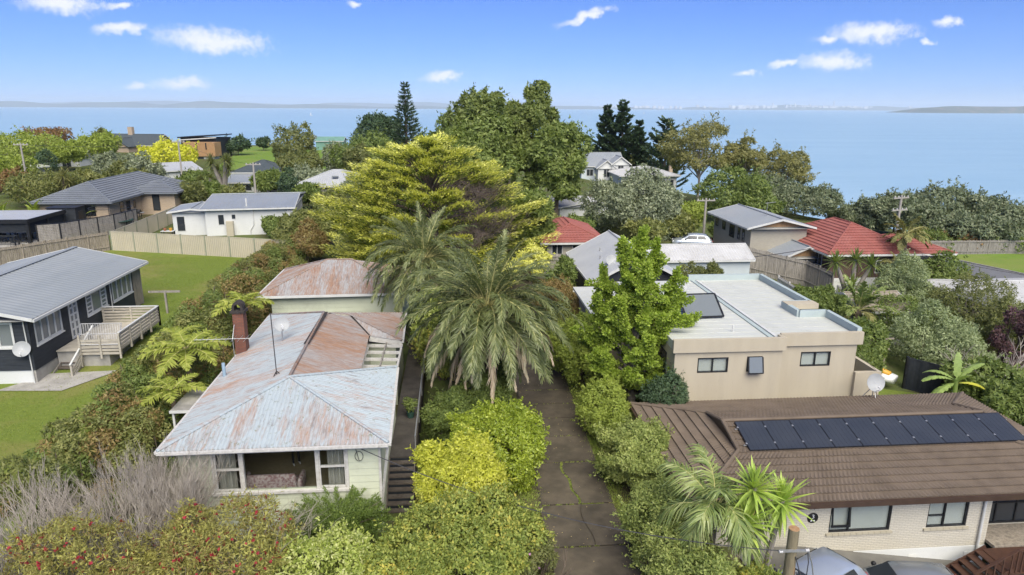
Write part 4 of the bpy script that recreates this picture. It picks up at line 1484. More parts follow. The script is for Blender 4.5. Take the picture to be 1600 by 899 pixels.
for k in range(10):
    x = px0 + k * pw
    o = link('solar_panel', pmesh, SA, Vector((x, ya, za)) - origin_of(SA), (ang, 0, 0))
    link('frame', fmesh, o)
    link('cell_gap', lmesh, o)
    for f in (0.22, 0.78):
        link('clamp', cmesh, o, (0.0, L * f, 0.003))
for f in (0.22, 0.78):
    MB().beam((px0 - 0.12, lerp(ya, yb_, f), lerp(za, zb_, f) - 0.07), (px0 + 10 * pw + 0.1, lerp(ya, yb_, f), lerp(za, zb_, f) - 0.07), 0.04, 0.04).build('rail', 'grey_metal', SA)

# forecourt and porch stairs
FC = []
sheet('forecourt', ([(10.3, 11), (10.3, 22.11)], [(26, 11), (26, 22.11)]), 'forecourt_concrete', 0.06, 24, 24)
ps = thing('porch_stairs', 'dark brown timber stairs with railing at the bungalow porch', 'steps', (19.8, 20.8, -1.2))
for k in range(5):
    z = -0.36 - k * 0.18
    x = 19.85 - k * 0.30
    MB().box(x - 0.17, x + 0.17, 20.2, 21.5, z - 0.045, z).build('tread', 'brown_timber', ps)
for y in (20.16, 21.54):
    MB().beam((20.15, y, -0.30), (18.4, y, -1.32), 0.05, 0.30).build('stringer', 'brown_timber', ps)
MB().box(19.98, 24.0, 20.1, 21.56, -0.40, -0.33).build('landing', 'brown_timber', ps)
tr = MB()
for k in range(26):
    x = 20.0 + k * 0.16
    tr.beam((x, 20.08, -1.5), (x + 0.55, 20.08, -0.42), 0.012, 0.03)
    tr.beam((x + 0.55, 20.07, -1.5), (x, 20.07, -0.42), 0.012, 0.03)
tr.build('lattice', 'brown_timber', ps, kind='stuff')
for p, q in (((20.1, 20.12, 0.62), (18.55, 20.12, -0.30)), ((20.1, 20.12, 0.62), (23.9, 20.12, 0.62))):
    MB().beam(p, q, 0.10, 0.06).build('handrail', 'brown_timber', ps)
for k in range(5):
    f = (k + 0.5) / 5
    x, z = lerp(20.1, 18.55, f), lerp(0.6, -0.32, f)
    MB().box(x - 0.025, x + 0.025, 20.1, 20.14, z - 0.95, z).build('baluster', 'brown_timber', ps)
for k in range(20):
    x = 20.15 + k * 0.19
    MB().box(x - 0.025, x + 0.025, 20.1, 20.14, -0.34, 0.6).build('baluster', 'brown_timber', ps)

# ------------------------------------------------------------------ beige flat-roofed building
H5 = thing('beige_flat_house', 'beige plastered house with white flat roof and parapets behind the bungalow', 'house', (16, 37, 0.8))
wm = MB()
hl = [(11.93, 13.5, 3.22, 4.02), (14.45, 15.25, 3.22, 4.03)]
hr_ = [(17.55, 19.15, 3.18, 3.97)]
wall(wm, 'x', 31.35, 10.75, 16.25, 0.4, 4.34, 0.2, hl)
wall(wm, 'x', 31.95, 16.25, 20.5, 0.4, 4.34, 0.2, hr_)
wall(wm, 'y', 16.25, 31.55, 31.95, 0.4, 4.34, -0.2)
wall(wm, 'y', 10.75, 31.55, 44.0, 0.4, 4.34, 0.2)
wall(wm, 'y', 20.5, 32.15, 44.0, 0.4, 4.34, -0.2)
wall(wm, 'x', 44.0, 10.75, 20.5, 0.4, 4.34, -0.2)
wm.build('wall', 'beige_plaster', H5)
pr = MB()
pr.box(10.62, 16.37, 31.22, 31.45, 4.345, 5.0)
pr.box(16.375, 20.72, 31.82, 32.05, 4.345, 5.0)
pr.box(16.14, 16.37, 31.455, 31.815, 4.345, 4.995)
pr.build('parapet', 'beige_plaster', H5)
pr = MB()
pts = [(20.60, 32.06), (20.60, 35.3), (19.0, 35.3), (19.0, 37.2), (20.60, 37.2), (20.60, 43.9), (15.6, 43.9)]
for a, b in zip(pts, pts[1:]):
    pr.beam((a[0], a[1], 4.86), (b[0], b[1], 4.86), 0.24, 0.62)
pr.build('parapet', 'parapet_blue', H5)
MB().box(18.88, 20.72, 36.4, 37.1, 4.9, 5.2).build('chimney_block', 'beige_plaster', H5)
MB().box(10.75, 16.14, 31.46, 43.85, 4.35, 4.80).build('roof', 'white_membrane', H5)
MB().box(16.141, 20.45, 32.06, 43.85, 4.35, 4.795).build('roof', 'white_membrane', H5)
sr = MB()
for k in range(18):
    y = 32.2 + k * 0.65
    sr.box(10.9, 15.7, y, y + 0.035, 4.80, 4.818)
    sr.box(16.25, 20.4 if not (34.9 < y < 37.6) else 18.8, y, y + 0.035, 4.80, 4.818)
sr.build('roof_seam', 'white_membrane', H5)
MB().box(15.72, 15.78, 31.5, 43.7, 4.802, 4.86).build('gutter_edge', 'parapet_blue', H5)
MB().box(16.05, 16.20, 31.5, 43.7, 4.802, 4.87).build('gutter_edge', 'white_paint', H5)
MB().box(15.80, 16.03, 31.5, 43.7, 4.803, 4.812).build('gutter', 'parapet_blue', H5)
o = window(H5, 'x', 31.39, *hl[0], -1, bz, 0.06, (0.5,), (), 0.08, 'clear_glass', blind='blind')
o = window(H5, 'x', 31.39, *hl[1], -1, bz, 0.06, (), (), 0.08, 'grey_glass')
sa = MB()
q0, q1 = (14.55, 31.24, 3.24), (15.2, 31.24, 3.24)
sa.poly([(14.52, 31.10, 3.22), (15.22, 31.10, 3.22), (15.2, 31.30, 4.0), (14.55, 31.30, 4.0)])
sa.build('open_sash', 'grey_glass', o)
sb = MB()
for p, q in (((14.5, 31.09, 3.22), (15.24, 31.09, 3.22)), ((14.5, 31.09, 3.22), (14.5, 31.3, 4.0)), ((15.24, 31.09, 3.22), (15.24, 31.3, 4.0))):
    sb.beam(p, q, 0.05, 0.05)
sb.build('sash', bz, o)
window(H5, 'x', 31.99, *hr_[0], -1, bz, 0.06, (0.5,), (), 0.08, 'clear_glass', blind='blind')
window(H5, 'y', 10.75, 32.6, 34.2, 2.7, 3.9, -1, bz, 0.06, (0.5,), (), 0.02, 'dark_glass', po=0.012)
MB().tube([(16.32, 31.88, 4.3), (16.32, 31.88, 0.6)], 0.045, 8).build('downpipe', 'beige_plaster', H5)
# balcony wall at the right-hand corner
bw = MB()
bw.box(20.5, 21.9, 31.75, 31.95, 0.4, 2.85)
bw.box(21.7, 21.9, 31.95, 34.5, 0.4, 2.85)
bw.build('balcony_wall', 'beige_plaster', H5)
MB().poly([(20.52, 31.8, 3.9), (20.52, 31.95, 3.9), (21.7, 31.95, 2.86), (21.7, 31.8, 2.86)]).build('balcony_rail', 'old_white_paint', H5)
MB().box(16.3, 21.85, 31.70, 31.745, 1.40, 1.46).build('drip_edge', 'black_metal', H5)
# lower annexe with white roof to the left
MB().box(8.3, 10.7, 38.5, 44.2, 0.4, 4.15).build('annexe_wall', 'beige_plaster', H5)
MB().box(7.9, 10.74, 38.2, 44.5, 4.16, 4.32).build('annexe_roof', 'white_membrane', H5)
MB().tube([(14.3, 33.0, 4.8), (14.3, 33.0, 5.15)], 0.04, 8).build('vent_pipe', 'white_paint', H5)
swp = thing('solar_water_panel', 'tilted dark solar water panel on the white flat roof', 'solar panel', (14, 36.5, 4.8))
A_, B_, C_, D_ = (12.55, 35.2, 4.92), (14.7, 35.3, 4.92), (14.75, 37.0, 5.75), (12.6, 36.9, 5.75)
MB().poly([A_, B_, C_, D_]).build('glass', 'grey_glass', swp)
m = MB()
for p, q in ((A_, B_), (B_, C_), (C_, D_), (D_, A_)):
    m.beam(p, q, 0.09, 0.08)
m.build('frame', 'black_metal', swp)
for x in (12.65, 14.65):
    MB().tube([(x, 36.9, 4.8), (x, 36.9, 5.72)], 0.025, 6).build('leg', 'grey_metal', swp)
sheet('yard_lawn', ([(21.8, 32), (21.8, 36)], [(29, 32), (29, 36)]), 'lawn_grass', 0.05, 6, 8)


def absorb(src, dst, dx, dy, dz=0.0):
    """make the parts of a block built as its own house into parts of dst (a wing of the same house)"""
    for ch in list(src.children):
        ch.parent = dst
        ch.location = (dx, dy, dz)
    bpy.data.objects.remove(src)


# ------------------------------------------------------------------ houses behind the lawn, left
h = house('brick_house', 'tan brick house with charcoal tiled hip roof beyond the cream fence', -43.6, 94.2, 7.6, 21.5, 2.7, 2.55, 0.42, 'hip', 'charcoal_tile', 'tan_brick', 'tile',
          over=0.65, pitch=0.3, amp=0.022, course=0.45, lift=0.075, trim='charcoal_tile', frame='plastic_black',
          wins=[('f', -1.6, 0.9, 1.8, 1.2, (0.5,)), ('f', 1.6, 0.9, 1.4, 1.2), ('r', -7.6, 0.6, 1.0, 1.5), ('r', -5.9, 0.8, 1.1, 1.2, (0.5,)), ('r', -4.2, 0.9, 0.7, 1.0)])
w = house('wing', 'wing', 0, 0, 5.2, 6.0, 0, 2.55, 0.42, 'hip', 'charcoal_tile', 'tan_brick', 'tile', over=0.6, pitch=0.3, amp=0.022, course=0.45, lift=0.075, trim='charcoal_tile', frame='plastic_black',
          wins=[('f', 0.3, 0.2, 0.9, 2.1, (), (0.35,)), ('r', 0.6, 0.1, 1.5, 2.0)])
absorb(w, h, 5.3, 0.9, 0.05)
h = house('white_house', 'white weatherboard house with grey iron roof behind the cream fence', -23.2, 84.2, 9.0, 13.6, 2.5, 2.75, 0.10, 'gable_x', 'grey_iron', 'white_board', 'corr', over=0.45, pitch=0.4, amp=0.012, rotz=7,
          wins=[('f', -2.9, 0.9, 0.7, 1.2), ('f', -1.6, 1.5, 0.5, 0.6), ('f', 1.3, -1.0, 4.2, 0.7, (0.5,)), ('r', -5.0, 0.9, 1.3, 1.3, (0.5,)), ('r', -0.8, 1.0, 1.2, 1.2, (0.5,)), ('r', 3.2, 0.9, 1.6, 1.4)], dep=1.6)
w = house('wing', 'wing', 0, 0, 4.0, 5.2, 0, 2.5, 0.13, 'gable_y', 'grey_iron', 'white_board', 'corr', over=0.4, pitch=0.4, amp=0.012, wins=[('f', -1.2, 0.3, 0.9, 1.7)], dep=1.6)
absorb(w, h, -6.0, -3.4, -0.1)
MB().box(4.502, 4.52, -6.75, 6.7, -0.6, 2.7).build('wall_cladding', 'peeling_board', h)
MB().box(-2.35, -1.65, -7.4, -6.82, -1.2, 1.35).build('hot_water_cupboard', 'cream_steel', h)
dp = MB().tube([(0.45, -6.86, 2.6), (0.45, -6.86, 0.9), (0.05, -6.86, 0.3), (0.05, -6.86, -1.2)], 0.05, 6).build('downpipe', 'white_paint', h)
fl_ = MB().tube([(-0.3, -6.0, 2.8), (-0.3, -6.0, 3.7)], 0.09, 8).build('flue', 'white_paint', h)

house('olive_roof_house', 'house with pale olive green iron roof at the far left edge', -81.5, 131, 13.0, 9.0, 2.9, 2.3, 0.30, 'hip', 'olive_iron', 'stone_wall', over=0.6, wins=[('f', 2.5, 0.7, 1.6, 1.1)], rotz=-8)
h = house('far_white_cottage', 'white cottage with grey iron roof and black flue among the far left trees', -84.5, 163, 9.0, 7.5, 2.5, 2.7, 0.36, 'gable_x', 'grey_iron', 'white_board', over=0.5,
          wins=[('f', 1.6, 0.5, 2.0, 1.6, (0.5,)), ('f', -2.8, 0.9, 1.2, 1.1)], rotz=-6)
MB().tube([(-1.9, -1.5, 3.0), (-1.9, -1.5, 5.3)], 0.16, 8).build('flue', 'black_metal', h)
h = house('slate_roof_house', 'large brick house with dark slate roof and square chimney on the far left', -86.5, 203, 15.5, 8.0, 3.4, 2.2, 0.62, 'gable_x', 'dark_slate', 'tan_brick', over=0.5, rotz=-14)
w = house('wing', 'wing', 0, 0, 6.4, 6.0, 0, 2.2, 0.58, 'gable_y', 'dark_slate', 'tan_brick', over=0.4, trim='dark_slate')
absorb(w, h, -0.8, -4.5, -0.2)
MB().box(-2.6, -1.3, -0.4, 0.6, 4.0, 6.9).build('chimney', 'tan_brick', h)
h = thing('modern_house', 'boxy black and cedar clad modern house on the far hill edge', 'house', (-62, 178, 2.6), R(-10), local=True)
MB().box(-4.6, 4.4, 0.5, 8.0, -1.5, 5.8).build('wall', 'black_board', h)
MB().beam((-5.0, 4.0, 5.9), (4.8, 4.0, 6.5), 8.4, 0.28).build('roof', 'black_metal', h)
MB().beam((-4.7, -0.2, 5.3), (4.9, -0.2, 5.95), 0.5, 0.22).build('roof_edge', 'white_paint', h)
MB().box(-2.3, 5.6, -2.6, 0.49, 1.6, 4.9).build('upper_storey', 'cedar', h)
MB().box(-1.2, 5.0, -2.2, 0.45, -1.5, 1.595).build('lower_wall', 'pale_grey_iron', h)
MB().box(0.9, 1.25, -2.66, -2.605, 1.7, 4.8).build('window', 'dark_glass', h)
MB().box(3.3, 3.6, -2.66, -2.605, 3.2, 4.8).build('window', 'dark_glass', h)
MB().box(0.2, 2.4, -2.26, -2.205, -0.3, 1.5).build('window', 'dark_glass', h)
cs = MB()
for k in range(1, 26):
    x = -2.3 + k * 7.9 / 26
    cs.box(x - 0.02, x + 0.02, -2.63, -2.602, 1.6, 4.9)
cs.build('batten', 'cedar', h)
house('low_white_house', 'low white house with pale roof beside a power pole on the left', -51, 132.5, 8.5, 6.0, 2.6, 2.3, 0.22, 'gable_y', 'pale_grey_iron', 'white_board', over=0.5, wins=[('f', 0.5, 0.7, 2.0, 1.0, (0.33, 0.66)), ('r', 0, 0.7, 1.0, 1.0)], rotz=-50)
house('grey_cottage', 'white cottage with grey iron roof behind the slim power pole', -30.8, 117, 9.4, 6.5, 2.4, 1.9, 0.24, 'gable_x', 'grey_iron', 'white_board', over=0.5, wins=[('f', -2.2, 0.5, 2.0, 1.0, (0.5,)), ('f', 1.6, 0.5, 2.4, 1.0, (0.5,))])
house('dark_hip_house', 'small house with charcoal hipped roof behind the grey cottage', -35.2, 134, 8.6, 8.0, 2.5, 1.9, 0.42, 'hip', 'dark_slate', 'white_board', over=0.5)
h = house('cream_hip_house', 'cream house with light grey hipped roof left of the golden cypress', -17.3, 107, 10.4, 9.0, 2.5, 2.4, 0.36, 'hip', 'pale_grey_iron', 'stone_wall', over=0.7, wins=[('f', -3.4, 0.7, 1.9, 1.2, (0.33, 0.66)), ('f', 0.2, 0.8, 1.4, 1.1, (0.5,)), ('f', 2.6, 0.8, 1.2, 1.1, (0.5,))])
MB().box(-0.4, 0.5, -3.2, -2.6, 3.45, 3.62).build('skylight', 'grey_glass', h)
house('green_roof_barn', 'far barn with pale green roof left of the tall dark tree', -34.5, 205, 7.5, 6.0, 3.6, 3.0, 0.3, 'gable_x', 'green_iron', 'green_iron', over=0.3)
house('green_field_shed', 'small dark green shed on the far paddock', -42, 186, 6.5, 4.0, 3.4, 1.9, 0.12, 'gable_x', 'green_iron', 'green_iron', over=0.3)

# ------------------------------------------------------------------ houses on the right
h = house('gabled_white_house', 'tall pale house with twin gables and grey roof behind the big tree', 30.0, 143, 8.4, 8.0, -0.6, 5.2, 0.55, 'gable_x', 'grey_iron', 'pale_blue_board', over=0.4, wins=[('f', -2.5, 3.2, 1.4, 1.4, (0.5,)), ('f', -2.4, 0.4, 1.4, 1.6, (0.5,))])
w = house('wing', 'wing', 0, 0, 3.4, 3.5, 0, 5.2, 0.75, 'gable_y', 'grey_iron', 'white_board', over=0.35, wins=[('f', 0, 3.4, 1.2, 1.6, (0.5,)), ('f', 0, 0.4, 1.2, 1.6, (0.5,))])
absorb(w, h, 0.4, -4.6, -0.2)
w = house('wing', 'wing', 0, 0, 3.4, 4.5, 0, 5.4, 0.75, 'gable_y', 'grey_iron', 'white_board', over=0.35, wins=[('f', 0, 3.6, 1.2, 1.6, (0.5,)), ('f', 0, 0.5, 1.2, 1.6, (0.5,))])
absorb(w, h, 3.2, -4.3, 0.3)
h = house('white_roof_villa', 'white villa with broad white roof behind the round grey green tree', 36.5, 132, 10.5, 9.0, 0.8, 3.0, 0.26, 'hip', 'white_iron', 'white_board', over=0.6, wins=[('f', 2.4, 0.8, 1.5, 1.4, (0.5,)), ('f', -1.0, 0.8, 1.8, 1.4, (0.5,)), ('f', 4.3, 0.8, 0.9, 1.4)])
MB().box(4.9, 5.5, -1, -0.4, 3.2, 4.6).build('chimney', 'tan_brick', h)
house('flat_white_roof_house', 'low white roofed building just right of the big oak trunk', 16.2, 92, 8.5, 7.5, 1.6, 2.1, 0.12, 'gable_y', 'white_iron', 'white_board', over=0.4, rotz=20)
h = house('red_roof_cottage', 'white cottage with red tiled roof behind the grey iron roof', 10.6, 64.0, 4.8, 8.5, 2.2, 2.3, 0.40, 'hip', 'red_tile', 'stone_wall', 'tile', over=0.6, course=0.4, lift=0.05, cap='red_tile', wins=[('f', -1.5, 0.7, 1.0, 1.4, (0.5,)), ('f', 0.6, 0.7, 1.5, 1.3, (0.5,))], dep=2)
h = house('black_gable_house', 'dark timber house with pale grey iron gable roof behind the bright green tree', 13.0, 51.5, 6.0, 9.4, 1.2, 2.9, 0.52, 'gable_y', 'pale_grey_iron', 'black_board', over=0.55, pitch=0.25, amp=0.012, dep=2)
fl2 = MB()
fl2.tube([(-2.0, -1.0, 3.2), (-2.0, -1.0, 3.95)], 0.05, 6)
fl2.build('vent_pipe', 'grey_metal', h)
MB().tube([(-1.6, 1.0, 3.5), (-1.6, 1.0, 4.15)], 0.05, 6).build('vent_pipe', 'grey_metal', h)
bl = MB()
for k in range(9):
    bl.box(-4.9 + k * 0.2, -4.84 + k * 0.2, -4.6, -4.55, 1.2, 2.1)
bl.build('baluster', 'black_metal', h)
MB().box(-5.0, -3.0, -4.65, -4.5, 2.1, 2.2).build('balcony_rail', 'white_paint', h)
MB().box(-5.0, -3.02, -4.7, -2.0, 1.0, 1.2).build('balcony', 'black_board', h)
h = house('long_white_shed', 'long shed with lichen stained white iron roof and pale blue walls', 21.4, 58.9, 8.6, 3.9, 0.3, 3.0, 0.42, 'gable_x', 'white_iron', 'pale_blue_board', over=0.3, pitch=0.25, wins=[('f', 2.6, 0.9, 1.4, 0.5)], dep=2)
h = house('red_roof_house', 'brown brick house with bright red tiled roof on the right', 37.6, 63.6, 7.6, 10.6, -0.5, 3.9, 0.48, 'hip', 'red_tile', 'brown_brick', 'tile', over=0.65, course=0.42, lift=0.06, pitch=0.3, cap='red_tile',
          wins=[('l', -3.2, 2.4, 1.3, 1.2, (0.5,)), ('l', 0.0, 2.3, 1.0, 1.3), ('l', 3.0, 2.4, 0.8, 1.2), ('f', 1.2, 2.0, 1.4, 1.2)], base=(1.6, 'white_board'), dep=1)
w = house('wing', 'wing', 0, 0, 7.0, 5.4, 0, 3.85, 0.36, 'hip', 'red_tile', 'brown_brick', 'tile', over=0.6, course=0.42, lift=0.06, pitch=0.3, cap='red_tile', wins=[('f', 1.0, 2.6, 2.2, 0.9, (0.5,)), ('r', 0, 2.4, 1.2, 1.2)], dep=1)
absorb(w, h, 3.9, -2.3, -0.05)
h = house('two_storey_house', 'two storey pale block house with grey gabled roof left of the red roof', 31.4, 68.6, 5.6, 9.6, -0.4, 5.3, 0.24, 'gable_y', 'grey_iron', 'pale_brick', over=0.6, gablemat='cedar',
          wins=[('l', 4.0, 4.0, 0.8, 0.9), ('l', 2.0, 3.9, 0.9, 0.9), ('l', -0.2, 3.5, 1.3, 1.3, (0.5,)), ('l', -2.0, 3.6, 0.6, 1.2), ('l', -3.1, 3.6, 0.6, 1.2)], frame='black_metal', dep=1.4)
w = house('wing', 'wing', 0, 0, 3.6, 4.6, 0, 3.2, 0.42, 'gable_y', 'grey_iron', 'pale_brick', over=0.6, gablemat='cedar', wins=[('f', -0.6, 0.6, 1.0, 2.2), ('f', 0.9, 0.6, 1.2, 2.0, (0.5,))], frame='black_metal', dep=1.4)
absorb(w, h, 1.4, -5.4, -0.2)
house('white_roof_bungalow', 'bungalow with broad white roof behind the right hand shrubs', 45.2, 50.2, 10.0, 7.5, -0.9, 2.7, 0.20, 'hip', 'white_iron', 'grey_wall', over=0.6, pitch=0.4, amp=0.01, dep=1.5)
house('grey_garden_shed', 'small grey shed with brownish iron roof among the right hand shrubs', 31.4, 48.2, 3.6, 4.6, -0.6, 2.4, 0.28, 'gable_x', 'weathered_timber', 'grey_wall', over=0.35, wins=[('l', -1.0, 1.0, 0.8, 0.8, (0.5,), (0.5,))], dep=1.5)


# ================================================================== fences
def bay_fence(name, label, pts, h, nb, mat, postmat, pal=0.0, cat='fence', zf=ground, panel='panel', rail=False, base=0.0, ribs=0.2, horiz=False):
    """fence along a polyline, one panel part per bay and a post part at each end"""
    f = thing(name, label, cat, (pts[0][0], pts[0][1], zf(*pts[0])))
    L = [0.0]
    for a, b in zip(pts, pts[1:]):
        L.append(L[-1] + math.hypot(b[0] - a[0], b[1] - a[1]))

    def at(s):
        for i in range(len(pts) - 1):
            if s <= L[i + 1] + 1e-6:
                t = (s - L[i]) / (L[i + 1] - L[i])
                return (lerp(pts[i][0], pts[i + 1][0], t), lerp(pts[i][1], pts[i + 1][1], t))
        return pts[-1]
    for k in range(nb + 1):
        x, y = at(L[-1] * k / nb)
        z = zf(x, y) + base
        MB().box(x - 0.06, x + 0.06, y - 0.06, y + 0.06, z - 0.2, z + h + 0.04).build('post', postmat, f)
    rs = random.Random(len(label))
    for k in range(nb):
        a, b = at(L[-1] * k / nb), at(L[-1] * (k + 1) / nb)
        ln = math.hypot(b[0] - a[0], b[1] - a[1])
        dx, dy = (b[0] - a[0]) / ln, (b[1] - a[1]) / ln
        z0, z1 = zf(*a) + base, zf(*b) + base
        m = MB()
        if horiz:
            nb_ = 13
            for i in range(nb_):
                za_, zb_ = h * i / nb_, h * (i + 0.9) / nb_
                m.beam((a[0], a[1], z0 + (za_ + zb_) / 2), (b[0], b[1], z1 + (za_ + zb_) / 2), 0.025, zb_ - za_)
            m.build(panel, mat, f, kind='stuff')
            MB().beam((a[0], a[1], z0 + h + 0.03), (b[0], b[1], z1 + h + 0.03), 0.10, 0.05).build('cap_rail', postmat, f)
        elif pal:
            n = max(1, int(ln / pal))
            for i in range(n):
                t0, t1 = (i + 0.06) / n, (i + 0.94) / n
                zz = lerp(z0, z1, (t0 + t1) / 2)
                o = rs.uniform(-0.012, 0.012)
                hh = h - rs.uniform(0.0, 0.07)
                p, q = (lerp(a[0], b[0], t0) - dy * o, lerp(a[1], b[1], t0) + dx * o), (lerp(a[0], b[0], t1) - dy * o, lerp(a[1], b[1], t1) + dx * o)
                m.beam((p[0], p[1], zz + hh / 2), (q[0], q[1], zz + hh / 2), 0.02, hh)
            m.build(panel, mat, f, kind='stuff')
            for fz in (0.22, 0.88):
                MB().beam((a[0] + dy * 0.05, a[1] - dx * 0.05, z0 + h * fz), (b[0] + dy * 0.05, b[1] - dx * 0.05, z1 + h * fz), 0.05, 0.09).build('rail', mat, f)
        else:
            n = max(4, int(ln / ribs) * 4)
            prof = [0.0, 0.035, 0.035, 0.0]
            base_i = len(m.v)
            for i in range(n + 1):
                t = i / n
                o = prof[i % 4]
                x, y = lerp(a[0], b[0], t) + dy * o, lerp(a[1], b[1], t) - dx * o
                zz = lerp(z0, z1, t)
                m.v += [(x, y, zz + 0.03), (x, y, zz + h - 0.03)]
            for i in range(n):
                q = base_i + 2 * i
                m.f.append((q, q + 2, q + 3, q + 1))
                m.mi.append(0)
            m.build(panel, mat, f)
            for fz in (0.03, h - 0.03):
                MB().beam((a[0], a[1], z0 + fz), (b[0], b[1], z1 + fz), 0.06, 0.07).build('rail', mat, f)
    return f


bay_fence('steel_fence', 'cream ribbed steel fence across the far end of the lawn', [(-33.4, 69.6), (-18.2, 64.8), (-13.5, 63.3)], 1.95, 8, 'cream_steel', 'green_post')
bay_fence('steel_fence', 'cream ribbed steel fence running back beside the tan brick house', [(-33.5, 70.0), (-33.6, 86.5)], 1.85, 6, 'cream_steel', 'green_post')
bay_fence('paling_fence', 'old lichen stained paling fence behind the black house', [(-42.5, 57.5), (-39.2, 62.2), (-33.7, 69.6)], 1.9, 8, 'weathered_timber', 'weathered_timber', 0.15)
bay_fence('slat_fence', 'grey board fence with black posts beside the black pergola', [(-41.9, 72.6), (-40.3, 73.2), (-37.4, 78.5), (-36.6, 83)], 2.1, 6, 'grey_timber', 'black_metal', 0, horiz=True)
bay_fence('paling_fence', 'grey paling fence along the green reserve at the far right', [(54.5, 74.2), (64, 74.0), (80, 73), (104, 71)], 1.7, 20, 'grey_timber', 'grey_timber', 0.15)
bay_fence('paling_fence', 'tall grey paling fence below the red roofed cottage', [(6.4, 56.8), (9.6, 56.6)], 2.2, 2, 'grey_timber', 'grey_timber', 0.15)
bay_fence('paling_fence', 'grey paling fence behind the white flat roof', [(10.9, 46.5), (19.8, 46.0), (22.5, 46.8)], 3.0, 6, 'grey_timber', 'grey_timber', 0.15)
bay_fence('paling_fence', 'grey paling fence below the two storey house', [(27.0, 60.6), (32.4, 59.6), (33.0, 56.2)], 2.4, 5, 'grey_timber', 'grey_timber', 0.15)
bay_fence('picket_fence', 'white picket fence in front of the red roofed house', [(27.2, 54.5), (27.6, 50.5), (30.0, 50.0)], 1.5, 4, 'old_white_paint', 'old_white_paint', 0.16)
bay_fence('paling_fence', 'dark paling fence beside the beige flat roofed house', [(23.6, 52), (23.8, 44), (24.2, 38.5)], 1.9, 7, 'step_timber', 'step_timber', 0.15)
bay_fence('paling_fence', 'white paling fence under the red roofed house eave', [(32.4, 54.3), (37.5, 53.6), (40.5, 53.8)], 1.7, 4, 'old_white_paint', 'old_white_paint', 0.15)
bay_fence('shade_cloth_fence', 'black shade cloth fence behind the bungalow roof', [(26.9, 36.8), (29.4, 35.4), (32.5, 35.2)], 2.0, 3, 'black_cloth', 'black_metal', 0, ribs=0.6)
bay_fence('mesh_gate_fence', 'low grey rail fence beside the side road', [(47.5, 59.2), (50.5, 57.8), (53.5, 56.2)], 1.2, 4, 'grey_timber', 'grey_metal', 0.3)

# ================================================================== small built things
def dish(label, base, aim, r=0.42, mast=0.5, mat='dish_grey', tripod=False):
    """satellite dish: shallow bowl on a bracket with feed arm"""
    d = thing('satellite_dish', label, 'satellite dish', base, local=True)
    a = Vector(aim).normalized()
    c = Vector((0, 0, mast))
    prof = [(r * k / 8, 0.22 * r * (k / 8) ** 2) for k in range(9)]
    m = MB().lathe(c + a * 0.06, prof, 28, axis=a)
    m.lathe(c + a * 0.045, [(q, h) for q, h in prof], 28, axis=a)
    m.build('reflector', mat, d, True)
    side = a.cross(Vector((0, 0, 1))).normalized()
    upv = side.cross(a)
    tip = c + a * (r * 1.05) - upv * (r * 0.75)
    MB().tube([c - upv * r * 0.95 + a * 0.12, tip, tip + upv * 0.12], 0.018, 6).build('feed_arm', 'grey_metal', d)
    MB().lathe(tip + upv * 0.10, [(0.0, 0.0), (0.045, 0.0), (0.05, 0.09), (0.0, 0.1)], 10, axis=-a + upv * 0.4).build('receiver', 'plastic_white', d)
    ms = MB().tube([(0, 0, -0.05), tuple(c), tuple(c + a * 0.07)], 0.025, 8)
    ms.build('mast', 'grey_metal', d)
    if tripod:
        for k in range(3):
            an = k * 2.094 + 0.4
            MB().tube([(0, 0, mast * 0.8), (0.45 * math.cos(an), 0.45 * math.sin(an), -0.02)], 0.02, 6).build('leg', 'grey_metal', d)
    return d


dish('grey satellite dish on the rusty roof ridge by the brick chimney', (-8.55, 33.3, 4.85), (0.35, -0.9, 0.45), 0.36, 0.75)
dish('pale satellite dish on the black house front wall', (-22.95, 36.75, 3.2), (0.25, -0.9, 0.4), 0.42, 0.25)
dish('large white satellite dish on the bungalow back eave', (20.6, 30.3, 2.05), (-0.05, -0.95, 0.3), 0.45, 0.85, 'dish_grey', True)
dish('wire satellite dish on the white flat roof behind the green tree', (13.9, 40.3, 4.8), (0.2, -0.9, 0.35), 0.38, 0.6, 'dish_grey', True)
dish('pale satellite dish on the white weatherboard house corner', (-17.95, 77.85, 4.4), (0.2, -0.9, 0.35), 0.42, 0.25)
dish('faint wire dish on the grey iron gable roof', (11.3, 48.4, 4.7), (0.3, -0.8, 0.4), 0.45, 0.5)
dish('small satellite dish at the low white house gable', (-46.3, 128.6, 4.8), (0.1, -0.9, 0.3), 0.5, 0.3)

an = thing('roof_mast', 'thin dark antenna mast on the hip of the weathered roof', 'antenna', (-7.55, 28.0, 5.0), local=True)
MB().tube([(0, 0, -0.05), (-0.04, 0, 2.75)], 0.022, 6).build('mast', 'wire', an)
ft = MB()
for q in range(3):
    a = q * 2.1
    ft.tube([(0, 0, 0.22), (0.24 * math.cos(a), 0.24 * math.sin(a), -0.03)], 0.02, 5)
ft.build('foot', 'soot', an)
yg = thing('television_antenna', 'old horizontal television antenna beside the brick chimney', 'antenna', (-10.9, 33.0, 5.0), local=True)
MB().tube([(-1.75, 0, 0.0), (0.85, 0, 0.02)], 0.016, 6).build('boom', 'grey_metal', yg)
for k in range(9):
    x = -1.7 + k * 0.3
    s = 0.20 + 0.04 * k
    MB().tube([(x, -s, 0.02), (x, s, 0.02)], 0.010, 5).build('element', 'grey_metal', yg)
MB().tube([(0.05, 0.45, 0.6), (0.05, 0.0, 0.0), (0.06, 0.0, -1.0)], 0.018, 6).build('mast', 'grey_metal', yg)


